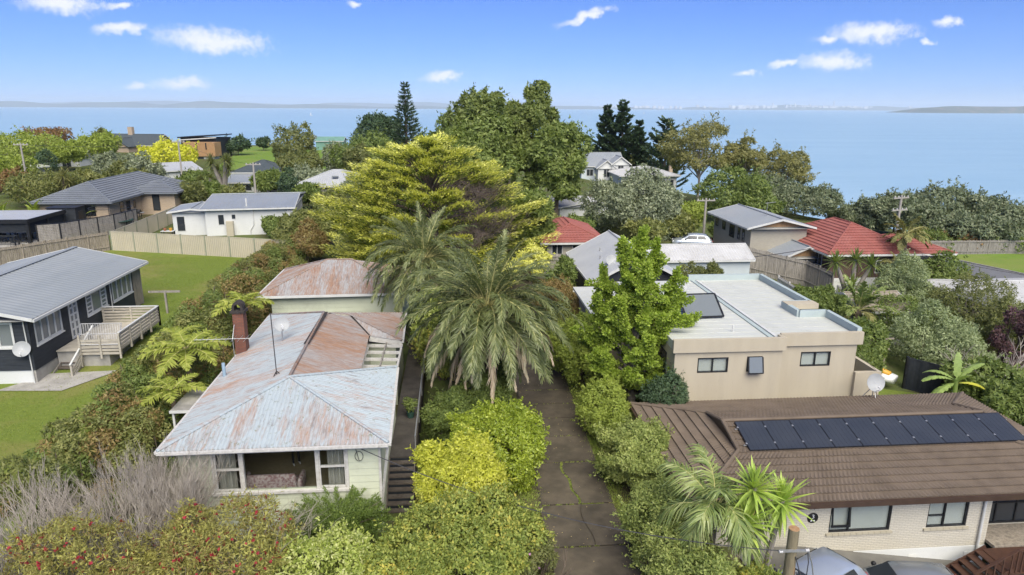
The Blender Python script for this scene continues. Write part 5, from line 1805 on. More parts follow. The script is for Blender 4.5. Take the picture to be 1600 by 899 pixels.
def antenna(label, base, h=1.8):
    d = thing('television_antenna', label, 'antenna', base, local=True)
    MB().tube([(0, 0, -0.1), (0, 0, h)], 0.022, 6).build('mast', 'grey_metal', d)
    MB().tube([(-0.2, 0, h - 0.1), (0.9, 0.2, h)], 0.014, 5).build('boom', 'grey_metal', d)
    for k in range(6):
        x = -0.15 + k * 0.19
        MB().tube([(x, -0.25 + 0.02 * x, h - 0.09 + x * 0.09), (x, 0.30, h - 0.09 + x * 0.09)], 0.009, 4).build('element', 'grey_metal', d)


antenna('television antenna on the white flat roof edge', (12.9, 42.5, 4.8), 1.5)
antenna('thin antenna on the two storey house roof', (31.0, 66.0, 5.0), 2.0)

# sofa, cabinet and person seen through the cottage window
so = thing('sofa', 'pink floral sofa back just inside the cottage window', 'sofa', (-7.2, 24.95, 1.4), local=True)
def soft(x0, x1, y0, y1, z0, z1, r):
    m = MB()
    rings = []
    for t, ins in ((0, r), (0.12, r * 0.3), (0.3, 0), (0.7, 0), (0.88, r * 0.3), (1, r)):
        z = lerp(z0, z1, t)
        ring = []
        for k in range(20):
            a = 2 * math.pi * k / 20
            ca, sa_ = math.cos(a), math.sin(a)
            ex = lambda v: math.copysign(abs(v) ** 0.35, v)
            ring.append(((x0 + x1) / 2 + ex(ca) * ((x1 - x0) / 2 - ins), (y0 + y1) / 2 + ex(sa_) * ((y1 - y0) / 2 - ins), z))
        rings.append(ring)
    return m.loft(rings)
soft(-0.95, 0.95, -0.40, -0.15, 0.05, 0.84, 0.06).build('backrest', 'floral_fabric', so, True)
soft(-0.95, 0.95, -0.14, 0.50, 0.05, 0.42, 0.05).build('seat', 'floral_fabric', so, True)
soft(-1.16, -0.96, -0.38, 0.50, 0.05, 0.62, 0.05).build('arm', 'floral_fabric', so, True)
soft(0.96, 1.16, -0.38, 0.50, 0.05, 0.62, 0.05).build('arm', 'floral_fabric', so, True)
cbn = thing('wooden_cabinet', 'dark reddish wooden cabinet at the back of the cottage room', 'cabinet', (-8.1, 28.6, 1.4), local=True)
MB().box(-0.75, 0.75, 0, 0.5, 0.08, 1.05).build('carcass', 'dark_wood', cbn)
for s in (-1, 1):
    MB().box(0.03 if s > 0 else -0.70, 0.70 if s > 0 else -0.03, -0.025, -0.002, 0.16, 0.98).build('door', 'dark_wood', cbn)
    MB().lathe((s * 0.09, -0.026, 0.6), [(0.0, 0.03), (0.018, 0.02), (0.012, 0.0)], 8, axis=(0, -1, 0)).build('knob', 'grey_metal', cbn)
for x in (-0.68, 0.68):
    for y in (0.06, 0.44):
        MB().box(x - 0.03, x + 0.03, y - 0.03, y + 0.03, 0, 0.08).build('foot', 'dark_wood', cbn)


def person(label, loc, rotz):
    p = thing('person', label, 'person', loc, rotz, local=True)
    J = {'pel': (0, 0, 0.95), 'sp': (0, 0.0, 1.18), 'ch': (0, 0.0, 1.40), 'nk': (0, 0.0, 1.52), 'hd': (0, -0.02, 1.60),
         'hL': (0.10, 0, 0.90), 'kL': (0.12, -0.02, 0.50), 'aL': (0.13, 0.02, 0.09), 'hR': (-0.10, 0, 0.90), 'kR': (-0.11, -0.03, 0.50), 'aR': (-0.12, -0.02, 0.09),
         'sL': (0.19, 0, 1.42), 'eL': (0.25, 0.02, 1.14), 'wL': (0.24, -0.10, 0.90), 'sR': (-0.19, 0, 1.42), 'eR': (-0.25, 0.02, 1.14), 'wR': (-0.24, -0.10, 0.90),
         'tL': (0.14, -0.15, 0.04), 'tR': (-0.13, -0.19, 0.04), 'fL': (0.235, -0.14, 0.80), 'fR': (-0.235, -0.14, 0.80), 'top': (0, -0.02, 1.70)}
    RAD = {'pel': 0.14, 'sp': 0.13, 'ch': 0.15, 'nk': 0.058, 'hd': 0.095, 'top': 0.085, 'hL': 0.10, 'kL': 0.065, 'aL': 0.045, 'hR': 0.10, 'kR': 0.065, 'aR': 0.045, 'sL': 0.065, 'eL': 0.045, 'wL': 0.032,
           'sR': 0.065, 'eR': 0.045, 'wR': 0.032, 'tL': 0.035, 'tR': 0.035, 'fL': 0.03, 'fR': 0.03}
    E_ = [('pel', 'sp'), ('sp', 'ch'), ('ch', 'nk'), ('nk', 'hd'), ('hd', 'top'), ('pel', 'hL'), ('hL', 'kL'), ('kL', 'aL'), ('aL', 'tL'), ('pel', 'hR'), ('hR', 'kR'), ('kR', 'aR'), ('aR', 'tR'),
          ('ch', 'sL'), ('sL', 'eL'), ('eL', 'wL'), ('wL', 'fL'), ('ch', 'sR'), ('sR', 'eR'), ('eR', 'wR'), ('wR', 'fR')]
    ks = list(J)
    me = bpy.data.meshes.new('body')
    me.from_pydata([J[k] for k in ks], [(ks.index(a), ks.index(b)) for a, b in E_], [])
    o = bpy.data.objects.new('body_tmp', me)
    col.objects.link(o)
    sk = o.modifiers.new('skin', 'SKIN')
    for k, v in zip(ks, me.skin_vertices[0].data):
        v.radius = (RAD[k], RAD[k] * 0.85)
        v.use_root = (k == 'pel')
    o.modifiers.new('sub', 'SUBSURF').levels = 2
    dg = bpy.context.evaluated_depsgraph_get()
    body = bpy.data.meshes.new_from_object(o.evaluated_get(dg))
    bpy.data.objects.remove(o)
    body.materials.clear()
    for q in ('skin', 'denim', 'jersey', 'white_shoe'):
        body.materials.append(MATS[q])
    for f in body.polygons:
        z = f.center.z
        f.material_index = 3 if z < 0.10 else (1 if z < 0.98 and abs(f.center.x) < 0.215 else (2 if z < 1.49 and not (z < 0.93 and abs(f.center.x) > 0.19) else 0))
        f.use_smooth = True
    b = link('body', body, p)
    hair = MB()
    hair.lathe((0, 0.0, 1.64), [(0.118, -0.06), (0.12, 0.0), (0.105, 0.07), (0.06, 0.115), (0.0, 0.125)], 16)
    hair.build('hair', 'hair', p, True)
    for s in (-1, 1):
        for k in range(5):
            x = s * (0.222 + 0.011 * k) if k < 4 else s * 0.21
            MB().tube([(x, -0.15, 0.80), (x, -0.165, 0.75), (x, -0.15, 0.715 + (0.01 * abs(k - 1.5)))] if k < 4 else [(x, -0.14, 0.83), (x - s * 0.03, -0.17, 0.79), (x - s * 0.03, -0.18, 0.765)], [0.009, 0.009, 0.007], 6).build('finger', 'skin', b)
    fc = MB()
    for s in (-1, 1):
        fc.lathe((s * 0.035, -0.112, 1.645), [(0.0, 0.008), (0.010, 0.005), (0.012, 0.0)], 8, axis=(0, -1, 0))
    fc.build('eye', 'hair', b)
    MB().tube([(0, -0.115, 1.65), (0, -0.135, 1.615), (0, -0.12, 1.605)], [0.010, 0.015, 0.012], 6).build('nose', 'skin', b)
    MB().tube([(-0.025, -0.108, 1.57), (0, -0.114, 1.568), (0.025, -0.108, 1.57)], 0.006, 5).build('mouth', 'dark_wood', b)


person('person in dark trousers and white shoes standing inside the cottage window', (-6.8, 27.0, 1.4), 0.5)

# ------------------------------------------------------------------ cars
def make_car(label, paint, loc, rotz, group=None, L=4.2, Wd=1.74, hgt=1.5):
    c = thing('parked_car', label, 'car', loc, rotz, group, local=True)
    prof = [(-2.1, 0.42, 0.62, 0.70), (-2.05, 0.30, 0.80, 0.80), (-1.85, 0.22, 0.92, 0.84), (-1.0, 0.20, 0.95, 0.87), (0.0, 0.20, 0.95, 0.87), (0.95, 0.20, 0.95, 0.87), (1.55, 0.22, 0.86, 0.85), (1.95, 0.28, 0.74, 0.80), (2.1, 0.40, 0.62, 0.68)]
    rings = []
    for x, zl, zh, hw in prof:
        hw *= Wd / 1.74
        zm = (zl + zh) / 2
        rings.append([(x, -hw * 0.86, zl), (x, -hw * 0.98, zl + 0.12), (x, -hw, zm), (x, -hw * 0.97, zh - 0.06), (x, -hw * 0.86, zh), (x, 0, zh + 0.035), (x, hw * 0.86, zh), (x, hw * 0.97, zh - 0.06), (x, hw, zm), (x, hw * 0.98, zl + 0.12), (x, hw * 0.86, zl), (x, 0, zl)])
    MB().loft(rings).build('body', paint, c, True)
    k = Wd / 1.74
    cab = [(-1.92, 0.93, 0.93, 0.74), (-1.70, 0.93, 1.20, 0.71), (-1.42, 0.93, 1.40, 0.66), (-0.9, 0.93, 1.485, 0.62), (-0.1, 0.93, 1.50, 0.61), (0.35, 0.93, 1.45, 0.62), (0.75, 0.93, 1.22, 0.70), (1.18, 0.93, 0.96, 0.76)]
    rings = []
    for x, zl, zh, hw in cab:
        h2 = (zh - 0.93)
        rings.append([(x, -0.80 * k, 0.93), (x, -lerp(0.80, hw, 0.9) * k, 0.93 + h2 * 0.80), (x, -hw * 0.88 * k, 0.93 + h2 * 0.97), (x, 0, 0.93 + h2 + 0.015), (x, hw * 0.88 * k, 0.93 + h2 * 0.97), (x, lerp(0.80, hw, 0.9) * k, 0.93 + h2 * 0.80), (x, 0.80 * k, 0.93)])
    MB().loft(rings, close=False, cap=False).build('cabin', paint, c, True)
    ws = MB().poly([(1.12, -0.66 * k, 1.005), (1.12, 0.66 * k, 1.005), (0.47, 0.54 * k, 1.41), (0.47, -0.54 * k, 1.41)])
    ws.build('windscreen', 'dark_glass', c)
    MB().poly([(-1.87, -0.62 * k, 1.02), (-1.87, 0.62 * k, 1.02), (-1.48, 0.54 * k, 1.385), (-1.48, -0.54 * k, 1.385)]).build('rear_window', 'dark_glass', c)
    for s in (-1, 1):
        for xa, xb, xc, xd in ((-1.45, -0.52, -0.52, -1.2), (-0.44, 0.80, 0.36, -0.44)):
            MB().poly([(xa, s * 0.795 * k, 1.0), (xb, s * 0.795 * k, 1.0), (xc, s * 0.685 * k, 1.35), (xd, s * 0.685 * k, 1.35)]).build('side_window', 'dark_glass', c)
        MB().lathe((0.72, s * 0.95 * k, 1.03), [(0.0, -0.09), (0.07, -0.06), (0.09, 0.0), (0.07, 0.06), (0.0, 0.08)], 10, axis=(0.2, s, 0)).build('mirror', 'plastic_black', c, True)
        MB().lathe((1.98, s * 0.60 * k, 0.66), [(0.0, 0.10), (0.10, 0.08), (0.14, 0.0)], 12, axis=(1, s * 0.3, 0.3)).build('headlight', 'head_light', c, True)
        MB().lathe((-2.03, s * 0.66 * k, 0.78), [(0.0, 0.06), (0.09, 0.05), (0.11, 0.0)], 12, axis=(-1, s * 0.3, 0.1)).build('tail_light', 'tail_light', c, True)
        for x in (-1.32, 1.32):
            w = MB().lathe((x, s * 0.66 * k, 0.31), [(0.19, 0.0), (0.30, 0.0), (0.31, 0.04), (0.31, 0.16), (0.29, 0.20), (0.19, 0.20)], 20, axis=(0, s, 0)).build('wheel', 'rubber', c, True)
            MB().lathe((x, s * 0.66 * k, 0.31), [(0.0, 0.17), (0.06, 0.18), (0.18, 0.16), (0.195, 0.195)], 20, axis=(0, s, 0)).build('rim', 'grey_metal', w)
    return c


make_car('silver car parked behind the timber pole below the yucca', 'silver_paint', (11.75, 19.0, -0.25), R(208), 'cars by the bungalow')
make_car('grey car with its roof just in view beside the bungalow wall', 'grey_paint', (15.6, 19.6, -1.05), R(172), 'cars by the bungalow')
make_car('pale hatchback parked by the round tree near the power pole', 'silver_paint', (25.2, 70.5, 1.65), R(165))

# ------------------------------------------------------------------ timber pole in the foreground and the service wire
pole = thing('service_pole', 'short weathered round timber pole in front of the bungalow', 'pole', (9.75, 17.0, -0.2), local=True)
MB().tube([(0, 0, -0.3), (0, 0, 2.0), (0, 0, 4.33)], [0.175, 0.165, 0.155], 18).build('post', 'pole_timber', pole)
MB().lathe((0, 0, 4.33), [(0.156, 0.0), (0.15, 0.012), (0.0, 0.014)], 18).build('post_top', 'cedar', pole)
MB().beam((-0.45, -0.17, 3.72), (0.42, -0.17, 3.68), 0.05, 0.07).build('crossarm', 'grey_metal', pole)
for x in (-0.42, 0.38):
    MB().lathe((x, -0.17, 3.70), [(0.0, -0.06), (0.05, -0.05), (0.035, 0.0), (0.05, 0.05), (0.0, 0.07)], 10, axis=(1, 0, 0)).build('insulator', 'insulator', pole)
lp = MB()
lp.tube([(0.40, -0.17, 3.66), (0.47, -0.17, 3.3), (0.45, -0.18, 2.75), (0.32, -0.19, 2.45), (0.18, -0.18, 2.6), (0.13, -0.17, 3.0)], 0.016, 6)
lp.tube([(0.05, -0.17, 3.5), (0.25, -0.2, 2.9), (0.36, -0.2, 2.3), (0.5, -0.2, 1.4)], 0.016, 6)
lp.build('cable_loop', 'wire', pole)
MB().tube([(0.44, -0.17, 3.64), (0.62, -0.1, 3.2), (0.86, 0.1, 2.5), (1.1, 0.3, 1.8)], 0.02, 6).build('stay_cable', 'grey_metal', pole)
MB().tube([(0.17, -0.10, 2.95), (0.17, -0.12, 0.0)], 0.03, 8).build('conduit', 'plastic_white', pole)


def wire(label, a, b, sag, r=0.012, n=24):
    m = MB()
    pts = [(lerp(a[0], b[0], k / n), lerp(a[1], b[1], k / n), lerp(a[2], b[2], k / n) - sag * 4 * (k / n) * (1 - k / n)) for k in range(n + 1)]
    m.tube(pts, r, 5)
    return tag(m.build('overhead_wire', 'wire'), label, 'wire')


wire('thin grey service wire from the timber pole to the cottage front corner', (9.33, 16.83, 3.52), (-3.84, 23.88, 3.74), 0.75, 0.016)


def power_pole(label, x, y, z, h, arms=1, xrot=0.0):
    p = thing('power_pole', label, 'power pole', (x, y, z), xrot, 'power poles', local=True)
    MB().tube([(0, 0, -0.5), (0, 0, h)], [0.17, 0.12], 10).build('post', 'grey_pole', p)
    for k in range(arms):
        MB().box(-1.1, 1.1, -0.06, 0.06, h - 0.35 - k * 1.3, h - 0.22 - k * 1.3).build('crossarm', 'grey_pole', p)
        for x in (-0.95, -0.4, 0.4, 0.95):
            MB().lathe((x, 0, h - 0.22 - k * 1.3), [(0.05, 0.0), (0.06, 0.08), (0.02, 0.16), (0.0, 0.17)], 8).build('insulator', 'insulator', p)
    return p


power_pole('power pole with crossarm above the olive roofed house', -66, 114, 2.8, 7.6)
power_pole('power pole in front of the yellow tree by the low white house', -47.5, 127, 2.7, 7.5)
power_pole('slim power pole behind the white weatherboard house', -28.8, 104, 2.7, 5.4)
power_pole('power pole right of the round tree above the parked pale hatchback', 29.2, 78, 0.6, 5.3)
power_pole('tall power pole with double crossarms behind the red roofed house', 47.6, 70, -0.4, 7.5, 2, 0.3)
wire('overhead line from the left pole across to the yellow tree', (-66, 114, 10.1), (-47.5, 127, 9.9), 0.5, 0.02)
wire('overhead line between the slim pole and the yellow tree pole', (-47.5, 127, 9.9), (-28.8, 104, 7.8), 0.5, 0.02)
wire('white service line from the red roof corner to the long shed', (33.0, 60.0, 3.6), (25.2, 57.5, 3.3), 0.12, 0.035)
wire('overhead wire crossing the white roofed bungalow on the right', (41.5, 58.0, 3.4), (56, 43, 3.0), 0.6, 0.02)

# ------------------------------------------------------------------ neighbours' outdoor things on the left
pg = thing('black_pergola', 'black outdoor pergola with grey roof beyond the paling fence', 'pergola', (-46, 76, 2.3))
zg0 = 2.35
MB().box(-50.0, -42.7, 72.7, 79.6, 4.72, 4.86).build('roof', 'pale_grey_iron', pg)
fr = MB()
fr.box(-50.0, -42.62, 72.55, 72.69, 4.5, 4.9)
fr.box(-42.69, -42.55, 72.7, 79.6, 4.5, 4.9)
fr.build('beam', 'black_metal', pg)
for x, y in ((-42.8, 72.8), (-42.8, 76.2), (-42.8, 79.4), (-46.5, 72.8), (-50, 72.8)):
    MB().box(x - 0.15, x + 0.15, y - 0.15, y + 0.15, 2.0, 4.49).build('post', 'black_metal', pg)
MB().box(-49.8, -43.0, 72.78, 72.82, 3.55, 4.49).build('blind', 'black_cloth', pg)
MB().box(-42.82, -42.78, 73.0, 76.0, 3.4, 4.49).build('blind', 'black_cloth', pg)
MB().box(-42.82, -42.78, 76.4, 79.2, 2.4, 4.49).build('blind', 'black_cloth', pg)
tag(MB().box(-50.0, -42.0, 70.4, 80, 2.30, 2.42).build('patio', 'concrete'), kind='structure')
bxs = thing('black_shed', 'plain black shed behind the black pergola', 'shed', (-43, 82.0, 2.4))
MB().box(-45.0, -42.0, 80.4, 82.6, 2.2, 4.9).build('wall', 'black_board', bxs)
MB().box(-45.1, -41.9, 80.3, 82.7, 4.9, 5.0).build('roof', 'black_metal', bxs)
MB().box(-41.997, -41.96, 80.9, 81.9, 2.4, 4.5).build('door', 'black_metal', bxs)


def table(label, x, y, z, w, d, h=0.74, topmat='white_paint', legmat='black_metal'):
    t = thing('outdoor_table', label, 'table', (x, y, z), local=True)
    MB().box(-w / 2, w / 2, -d / 2, d / 2, h - 0.05, h).build('tabletop', topmat, t)
    for sx in (-1, 1):
        for sy in (-1, 1):
            MB().box(sx * (w / 2 - 0.1) - 0.05, sx * (w / 2 - 0.1) + 0.05, sy * (d / 2 - 0.1) - 0.05, sy * (d / 2 - 0.1) + 0.05, 0, h - 0.052).build('leg', legmat, t)


table('white topped outdoor table under the black pergola', -45.2, 76.0, 2.42, 2.4, 1.1)
table('black outdoor bar table in front of the black pergola', -44.8, 72.0, 2.42, 2.6, 0.8, 0.95, 'black_metal')


def chair(label, x, y, z, rz, group):
    t = thing('outdoor_chair', label, 'chair', (x, y, z), rz, group, local=True)
    MB().box(-0.22, 0.22, -0.22, 0.22, 0.42, 0.46).build('seat', 'black_cloth', t)
    MB().beam((0, 0.22, 0.50), (0, 0.30, 0.92), 0.44, 0.035, up=(0, 1, 0)).build('backrest', 'black_cloth', t)
    for sx in (-1, 1):
        for sy in (-1, 1):
            MB().tube([(sx * 0.2, sy * 0.2, 0.42), (sx * 0.23, sy * 0.24, 0)], 0.018, 6).build('leg', 'black_metal', t)


for k, (x, y, rz) in enumerate(((-43.7, 73.3, 0.3), (-44.6, 73.4, -0.2), (-45.8, 73.5, 0.1), (-43.4, 71.2, 2.8), (-46.6, 74.6, 0.9))):
    chair(['black outdoor chair nearest the pergola corner post', 'black outdoor chair second from the pergola corner post', 'black outdoor chair at the left end of the bar table', 'black outdoor chair in front of the bar table', 'black outdoor chair deep under the pergola'][k], x, y, 2.42, rz, 'black patio chairs')

tp = thing('trampoline', 'dark round trampoline with curved poles by the brick house', 'trampoline', (-38.6, 81.2, 2.6), local=True)
MB().lathe((0, 0, 0.85), [(0.0, 0.0), (1.9, 0.0)], 32).build('mat', 'black_cloth', tp)
MB().lathe((0, 0, 0.85), [(1.9, 0.01), (2.1, 0.03), (2.15, -0.03), (1.9, -0.02)], 32).build('edge_pad', 'pot_green', tp)
MB().tube([(2.15 * math.cos(a), 2.15 * math.sin(a), 2.3) for a in [i * math.pi / 16 for i in range(33)]], 0.03, 6).build('top_ring', 'black_metal', tp)
for k in range(6):
    a = k * math.pi / 3
    MB().tube([(2.15 * math.cos(a), 2.15 * math.sin(a), -0.1), (2.4 * math.cos(a), 2.4 * math.sin(a), 0.8), (2.42 * math.cos(a), 2.42 * math.sin(a), 1.6), (2.15 * math.cos(a), 2.15 * math.sin(a), 2.3)], 0.03, 6).build('pole', 'black_metal', tp)
bq = thing('barbecue', 'black barbecue against the brick house wall', 'barbecue', (-38.6, 87.5, 2.5), local=True)
MB().box(-0.5, 0.5, -0.3, 0.3, 0.75, 0.95).build('body', 'black_metal', bq)
MB().loft([[(-0.5, 0.3 * math.cos(a), 0.96 + 0.28 * math.sin(a)) for a in [i * math.pi / 8 for i in range(9)]], [(0.5, 0.3 * math.cos(a), 0.96 + 0.28 * math.sin(a)) for a in [i * math.pi / 8 for i in range(9)]]]).build('lid', 'black_metal', bq)
for sx in (-0.45, 0.45):
    for sy in (-0.25, 0.25):
        MB().box(sx - 0.03, sx + 0.03, sy - 0.03, sy + 0.03, 0, 0.748).build('leg', 'black_metal', bq)
MB().box(0.51, 0.95, -0.28, 0.28, 0.86, 0.90).build('side_shelf', 'grey_metal', bq)
table('small garden table with pots by the white house', -30.3, 75.4, 2.4, 1.3, 0.8)
for k, (x, lab, mt) in enumerate(((-30.6, 'red pot plant on the small garden table', 'terracotta'), (-30.0, 'yellow bucket on the small garden table', 'plastic_yellow'))):
    p = thing('flower_pot', lab, 'pot', (x, 75.4, 3.14), local=True)
    MB().lathe((0, 0, 0), [(0.0, 0.0), (0.12, 0.0), (0.18, 0.28), (0.16, 0.28), (0.14, 0.22), (0.0, 0.22)], 14).build('pot', mt, p)

# tent, jet ski, trolley
tn_ = thing('dome_tent', 'grey dome tent with dark blue panel beside the two storey house', 'tent', (27.2, 65.4, 0.6), R(15), local=True)
def dome(a0, a1):
    m = MB()
    n1, n2 = 10, 8
    for i in range(n1):
        for j in range(n2):
            q = []
            for ii, jj in ((i, j), (i + 1, j), (i + 1, j + 1), (i, j + 1)):
                a = lerp(a0, a1, ii / n1)
                e = jj / n2 * math.pi / 2
                q.append((2.3 * math.cos(e) * math.cos(a), 1.6 * math.cos(e) * math.sin(a), 1.75 * math.sin(e)))
            m.poly(q)
    return m
for k in range(6):
    dome(k * math.pi / 3, (k + 1) * math.pi / 3).build('panel', 'tent_blue' if k in (3,) else 'tent_fabric', tn_, True)
js = thing('jet_ski', 'yellow and white jet ski on the yard beyond the beige house', 'jet ski', (25.0, 37.4, 0.1), R(125), local=True)
rings = []
for x, hw, zl, zh in ((-1.5, 0.42, 0.15, 0.55), (-1.0, 0.55, 0.05, 0.6), (0.0, 0.58, 0.0, 0.62), (0.8, 0.48, 0.05, 0.66), (1.4, 0.22, 0.25, 0.66), (1.6, 0.04, 0.45, 0.62)):
    rings.append([(x, -hw * 0.3, zl), (x, -hw, zl + 0.25), (x, -hw * 0.9, zh), (x, 0, zh + 0.05), (x, hw * 0.9, zh), (x, hw, zl + 0.25), (x, hw * 0.3, zl)])
MB().loft(rings).build('hull', 'plastic_white', js, True)
rings = []
for x, hw, zh in ((-1.2, 0.2, 0.82), (-0.5, 0.22, 0.95), (0.1, 0.24, 0.92), (0.6, 0.28, 1.05), (1.0, 0.22, 0.85), (1.3, 0.1, 0.7)):
    rings.append([(x, -hw, 0.6), (x, -hw * 0.8, zh - 0.08), (x, 0, zh), (x, hw * 0.8, zh - 0.08), (x, hw, 0.6)])
MB().loft(rings).build('seat_and_cowl', 'plastic_yellow', js, True)
MB().tube([(0.55, -0.4, 1.1), (0.6, 0, 1.12), (0.55, 0.4, 1.1)], 0.03, 6).build('handlebar', 'plastic_black', js)
tl = thing('sack_trolley', 'bright green upright hand trolley beside the jet ski', 'trolley', (27.6, 37.2, 0.1), local=True)
m = MB()
for x in (-0.25, 0.25):
    m.tube([(x, 0, 0.1), (x, 0.05, 1.25)], 0.025, 6)
for z in (0.3, 0.6, 0.9, 1.23):
    m.tube([(-0.25, 0.02, z), (0.25, 0.02, z)], 0.02, 6)
m.build('frame', 'plastic_green', tl)
for x in (-0.3, 0.3):
    MB().lathe((x, 0.05, 0.13), [(0.0, -0.03), (0.13, -0.03), (0.13, 0.03), (0.0, 0.03)], 14, axis=(1, 0, 0)).build('wheel', 'rubber', tl)
MB().box(-0.25, 0.25, -0.22, 0.0, 0.05, 0.075).build('toe_plate', 'plastic_green', tl)
fw = thing('timber_frame_stack', 'rough timber frame leaning behind the jet ski', 'timber frame', (26.4, 39.2, 0.0))
for p, q in (((25.6, 39.2, 0.0), (25.6, 39.4, 2.0)), ((26.4, 39.2, 0.0), (26.4, 39.4, 2.0)), ((27.1, 39.2, 0.0), (27.1, 39.4, 1.8)), ((25.4, 39.3, 1.9), (27.6, 39.3, 1.95)), ((25.4, 39.3, 1.2), (27.4, 39.3, 1.25)), ((24.8, 39.0, 1.0), (27.0, 39.5, 2.3))):
    MB().beam(p, q, 0.10, 0.08).build('beam', 'weathered_timber', fw)
pt = thing('potted_plant', 'green plastic pot with plant on the cottage walkway', 'pot plant', (-2.25, 31.2, 1.4), local=True)
MB().lathe((0, 0, 0), [(0.0, 0.0), (0.14, 0.0), (0.20, 0.32), (0.18, 0.32), (0.16, 0.27), (0.0, 0.27)], 16).build('pot', 'pot_green', pt)
POTTED = pt
bg_ = thing('litter_bag', 'crumpled blue and yellow packet on the driveway edge', 'packet', (2.85, 23.2, 0.09), 0.3, local=True)
m = MB()
for i in range(4):
    for j in range(3):
        q = []
        for ii, jj in ((i, j), (i + 1, j), (i + 1, j + 1), (i, j + 1)):
            q.append((-0.24 + ii * 0.12, -0.14 + jj * 0.095, 0.02 + 0.045 * ((ii * 7 + jj * 5) % 3)))
        m.poly(q, 0 if i < 2 else 1)
m.build('packet', ['plastic_yellow', 'plastic_blue'], bg_)
ed = thing('brick_edging', 'low mossy brick edging at the garden bed corner by the driveway', 'edging', (2.6, 24.6, 0.0))
for k in range(9):
    x, y = (1.4 + k * 0.25, 24.35) if k < 7 else (3.05, 24.5 + (k - 7) * 0.25)
    w, d = (0.23, 0.11) if k < 7 else (0.11, 0.23)
    MB().box(x, x + w, y, y + d, -0.02, 0.16 + 0.01 * (k % 2)).build('brick', 'terracotta', ed)
tag(MB().box(0.6, 3.3, 24.47, 29.5, -0.02, 0.10).build('garden_bed', 'verge'), kind='structure')

# yachts far out on the water
def yacht(label, x, y, s):
    b = thing('sailing_yacht', label, 'yacht', (x, y, -20), 0.6, 'yachts on the water', local=True)
    rings = []
    for t, hw in ((-6, 1.2), (-3, 1.7), (0, 1.8), (3, 1.3), (6, 0.1)):
        rings.append([(t * s, -hw * s, 1.2 * s), (t * s, -hw * 0.6 * s, -0.3), (t * s, hw * 0.6 * s, -0.3), (t * s, hw * s, 1.2 * s)])
    MB().loft(rings).build('hull', 'far_white', b)
    MB().tube([(0, 0, 0), (0, 0, 15 * s)], 0.12 * s, 6).build('mast', 'far_white', b)
    MB().loft([[(-0.2 * s, -0.05, 2 * s), (-5 * s, -0.05, 2 * s), (-0.2 * s, -0.05, 14 * s)], [(-0.2 * s, 0.05, 2 * s), (-5 * s, 0.05, 2 * s), (-0.2 * s, 0.05, 14 * s)]]).build('sail', 'far_white', b)
yacht('tiny white yacht far out left of the tall ribbed conifer', -560, 2900, 1.1)
yacht('tiny white yacht far out right of the dark pines', 1150, 4200, 1.1)

# ================================================================== plants
leafmat('leaf_oak', [(0.045, 0.060, 0.018), (0.08, 0.10, 0.03), (0.125, 0.148, 0.046)])
leafmat('leaf_oak_light', [(0.048, 0.068, 0.018), (0.085, 0.11, 0.03), (0.135, 0.16, 0.048)])
leafmat('leaf_green', [(0.042, 0.062, 0.018), (0.075, 0.10, 0.027), (0.12, 0.145, 0.042)])
leafmat('leaf_grey', [(0.05, 0.062, 0.036), (0.09, 0.105, 0.062), (0.175, 0.19, 0.125)], 0.15)
leafmat('leaf_dark', [(0.014, 0.026, 0.014), (0.026, 0.044, 0.022), (0.045, 0.068, 0.03)], 0.1)
leafmat('leaf_olive', [(0.045, 0.055, 0.02), (0.08, 0.09, 0.03), (0.13, 0.13, 0.05)])
leafmat('leaf_gum', [(0.06, 0.062, 0.022), (0.105, 0.105, 0.038), (0.165, 0.155, 0.065)])
leafmat('leaf_coast', [(0.035, 0.048, 0.028), (0.068, 0.084, 0.046), (0.13, 0.14, 0.085)], 0.12)
leafmat('leaf_yellow_tree', [(0.22, 0.22, 0.02), (0.36, 0.33, 0.03), (0.48, 0.42, 0.05)], 0.35)
leafmat('leaf_lime', [(0.08, 0.105, 0.02), (0.13, 0.16, 0.03), (0.19, 0.22, 0.05)], 0.3)
leafmat('leaf_ginkgo', [(0.09, 0.128, 0.018), (0.14, 0.185, 0.028), (0.205, 0.25, 0.05)], 0.35)
leafmat('leaf_privet', [(0.07, 0.095, 0.026), (0.125, 0.15, 0.042), (0.20, 0.215, 0.075)], 0.25)
leafmat('leaf_red', [(0.075, 0.04, 0.025), (0.12, 0.07, 0.03), (0.13, 0.11, 0.04)])
leafmat('leaf_purple', [(0.03, 0.018, 0.022), (0.055, 0.03, 0.035), (0.08, 0.05, 0.045)])
leafmat('leaf_hedge', [(0.045, 0.055, 0.018), (0.085, 0.095, 0.03), (0.155, 0.155, 0.055)])
leafmat('leaf_hedge_brown', [(0.085, 0.055, 0.025), (0.13, 0.095, 0.038), (0.145, 0.14, 0.05)])
leafmat('leaf_silver', [(0.075, 0.095, 0.045), (0.125, 0.15, 0.075), (0.19, 0.215, 0.12)], 0.25)
leafmat('leaf_shrub_yellow', [(0.14, 0.158, 0.02), (0.25, 0.258, 0.034), (0.37, 0.365, 0.085)], 0.35, 0.45, 0.9)
leafmat('leaf_shrub_green', [(0.072, 0.10, 0.011), (0.13, 0.165, 0.018), (0.205, 0.235, 0.034)], 0.3, 0.35, 0.9, 0.5)
leafmat('leaf_shrub_mixed', [(0.058, 0.082, 0.02), (0.105, 0.13, 0.03), (0.165, 0.185, 0.045), (0.31, 0.245, 0.05)], 0.3, 0.45, 0.9)
leafmat('leaf_variegated', [(0.085, 0.12, 0.025), (0.19, 0.22, 0.05), (0.42, 0.42, 0.17)], 0.3, 0.45, 1.2)
leafmat('leaf_bottlebrush', [(0.115, 0.065, 0.032), (0.11, 0.105, 0.03), (0.155, 0.15, 0.045), (0.25, 0.24, 0.065)], 0.25, 0.55, 0.9)
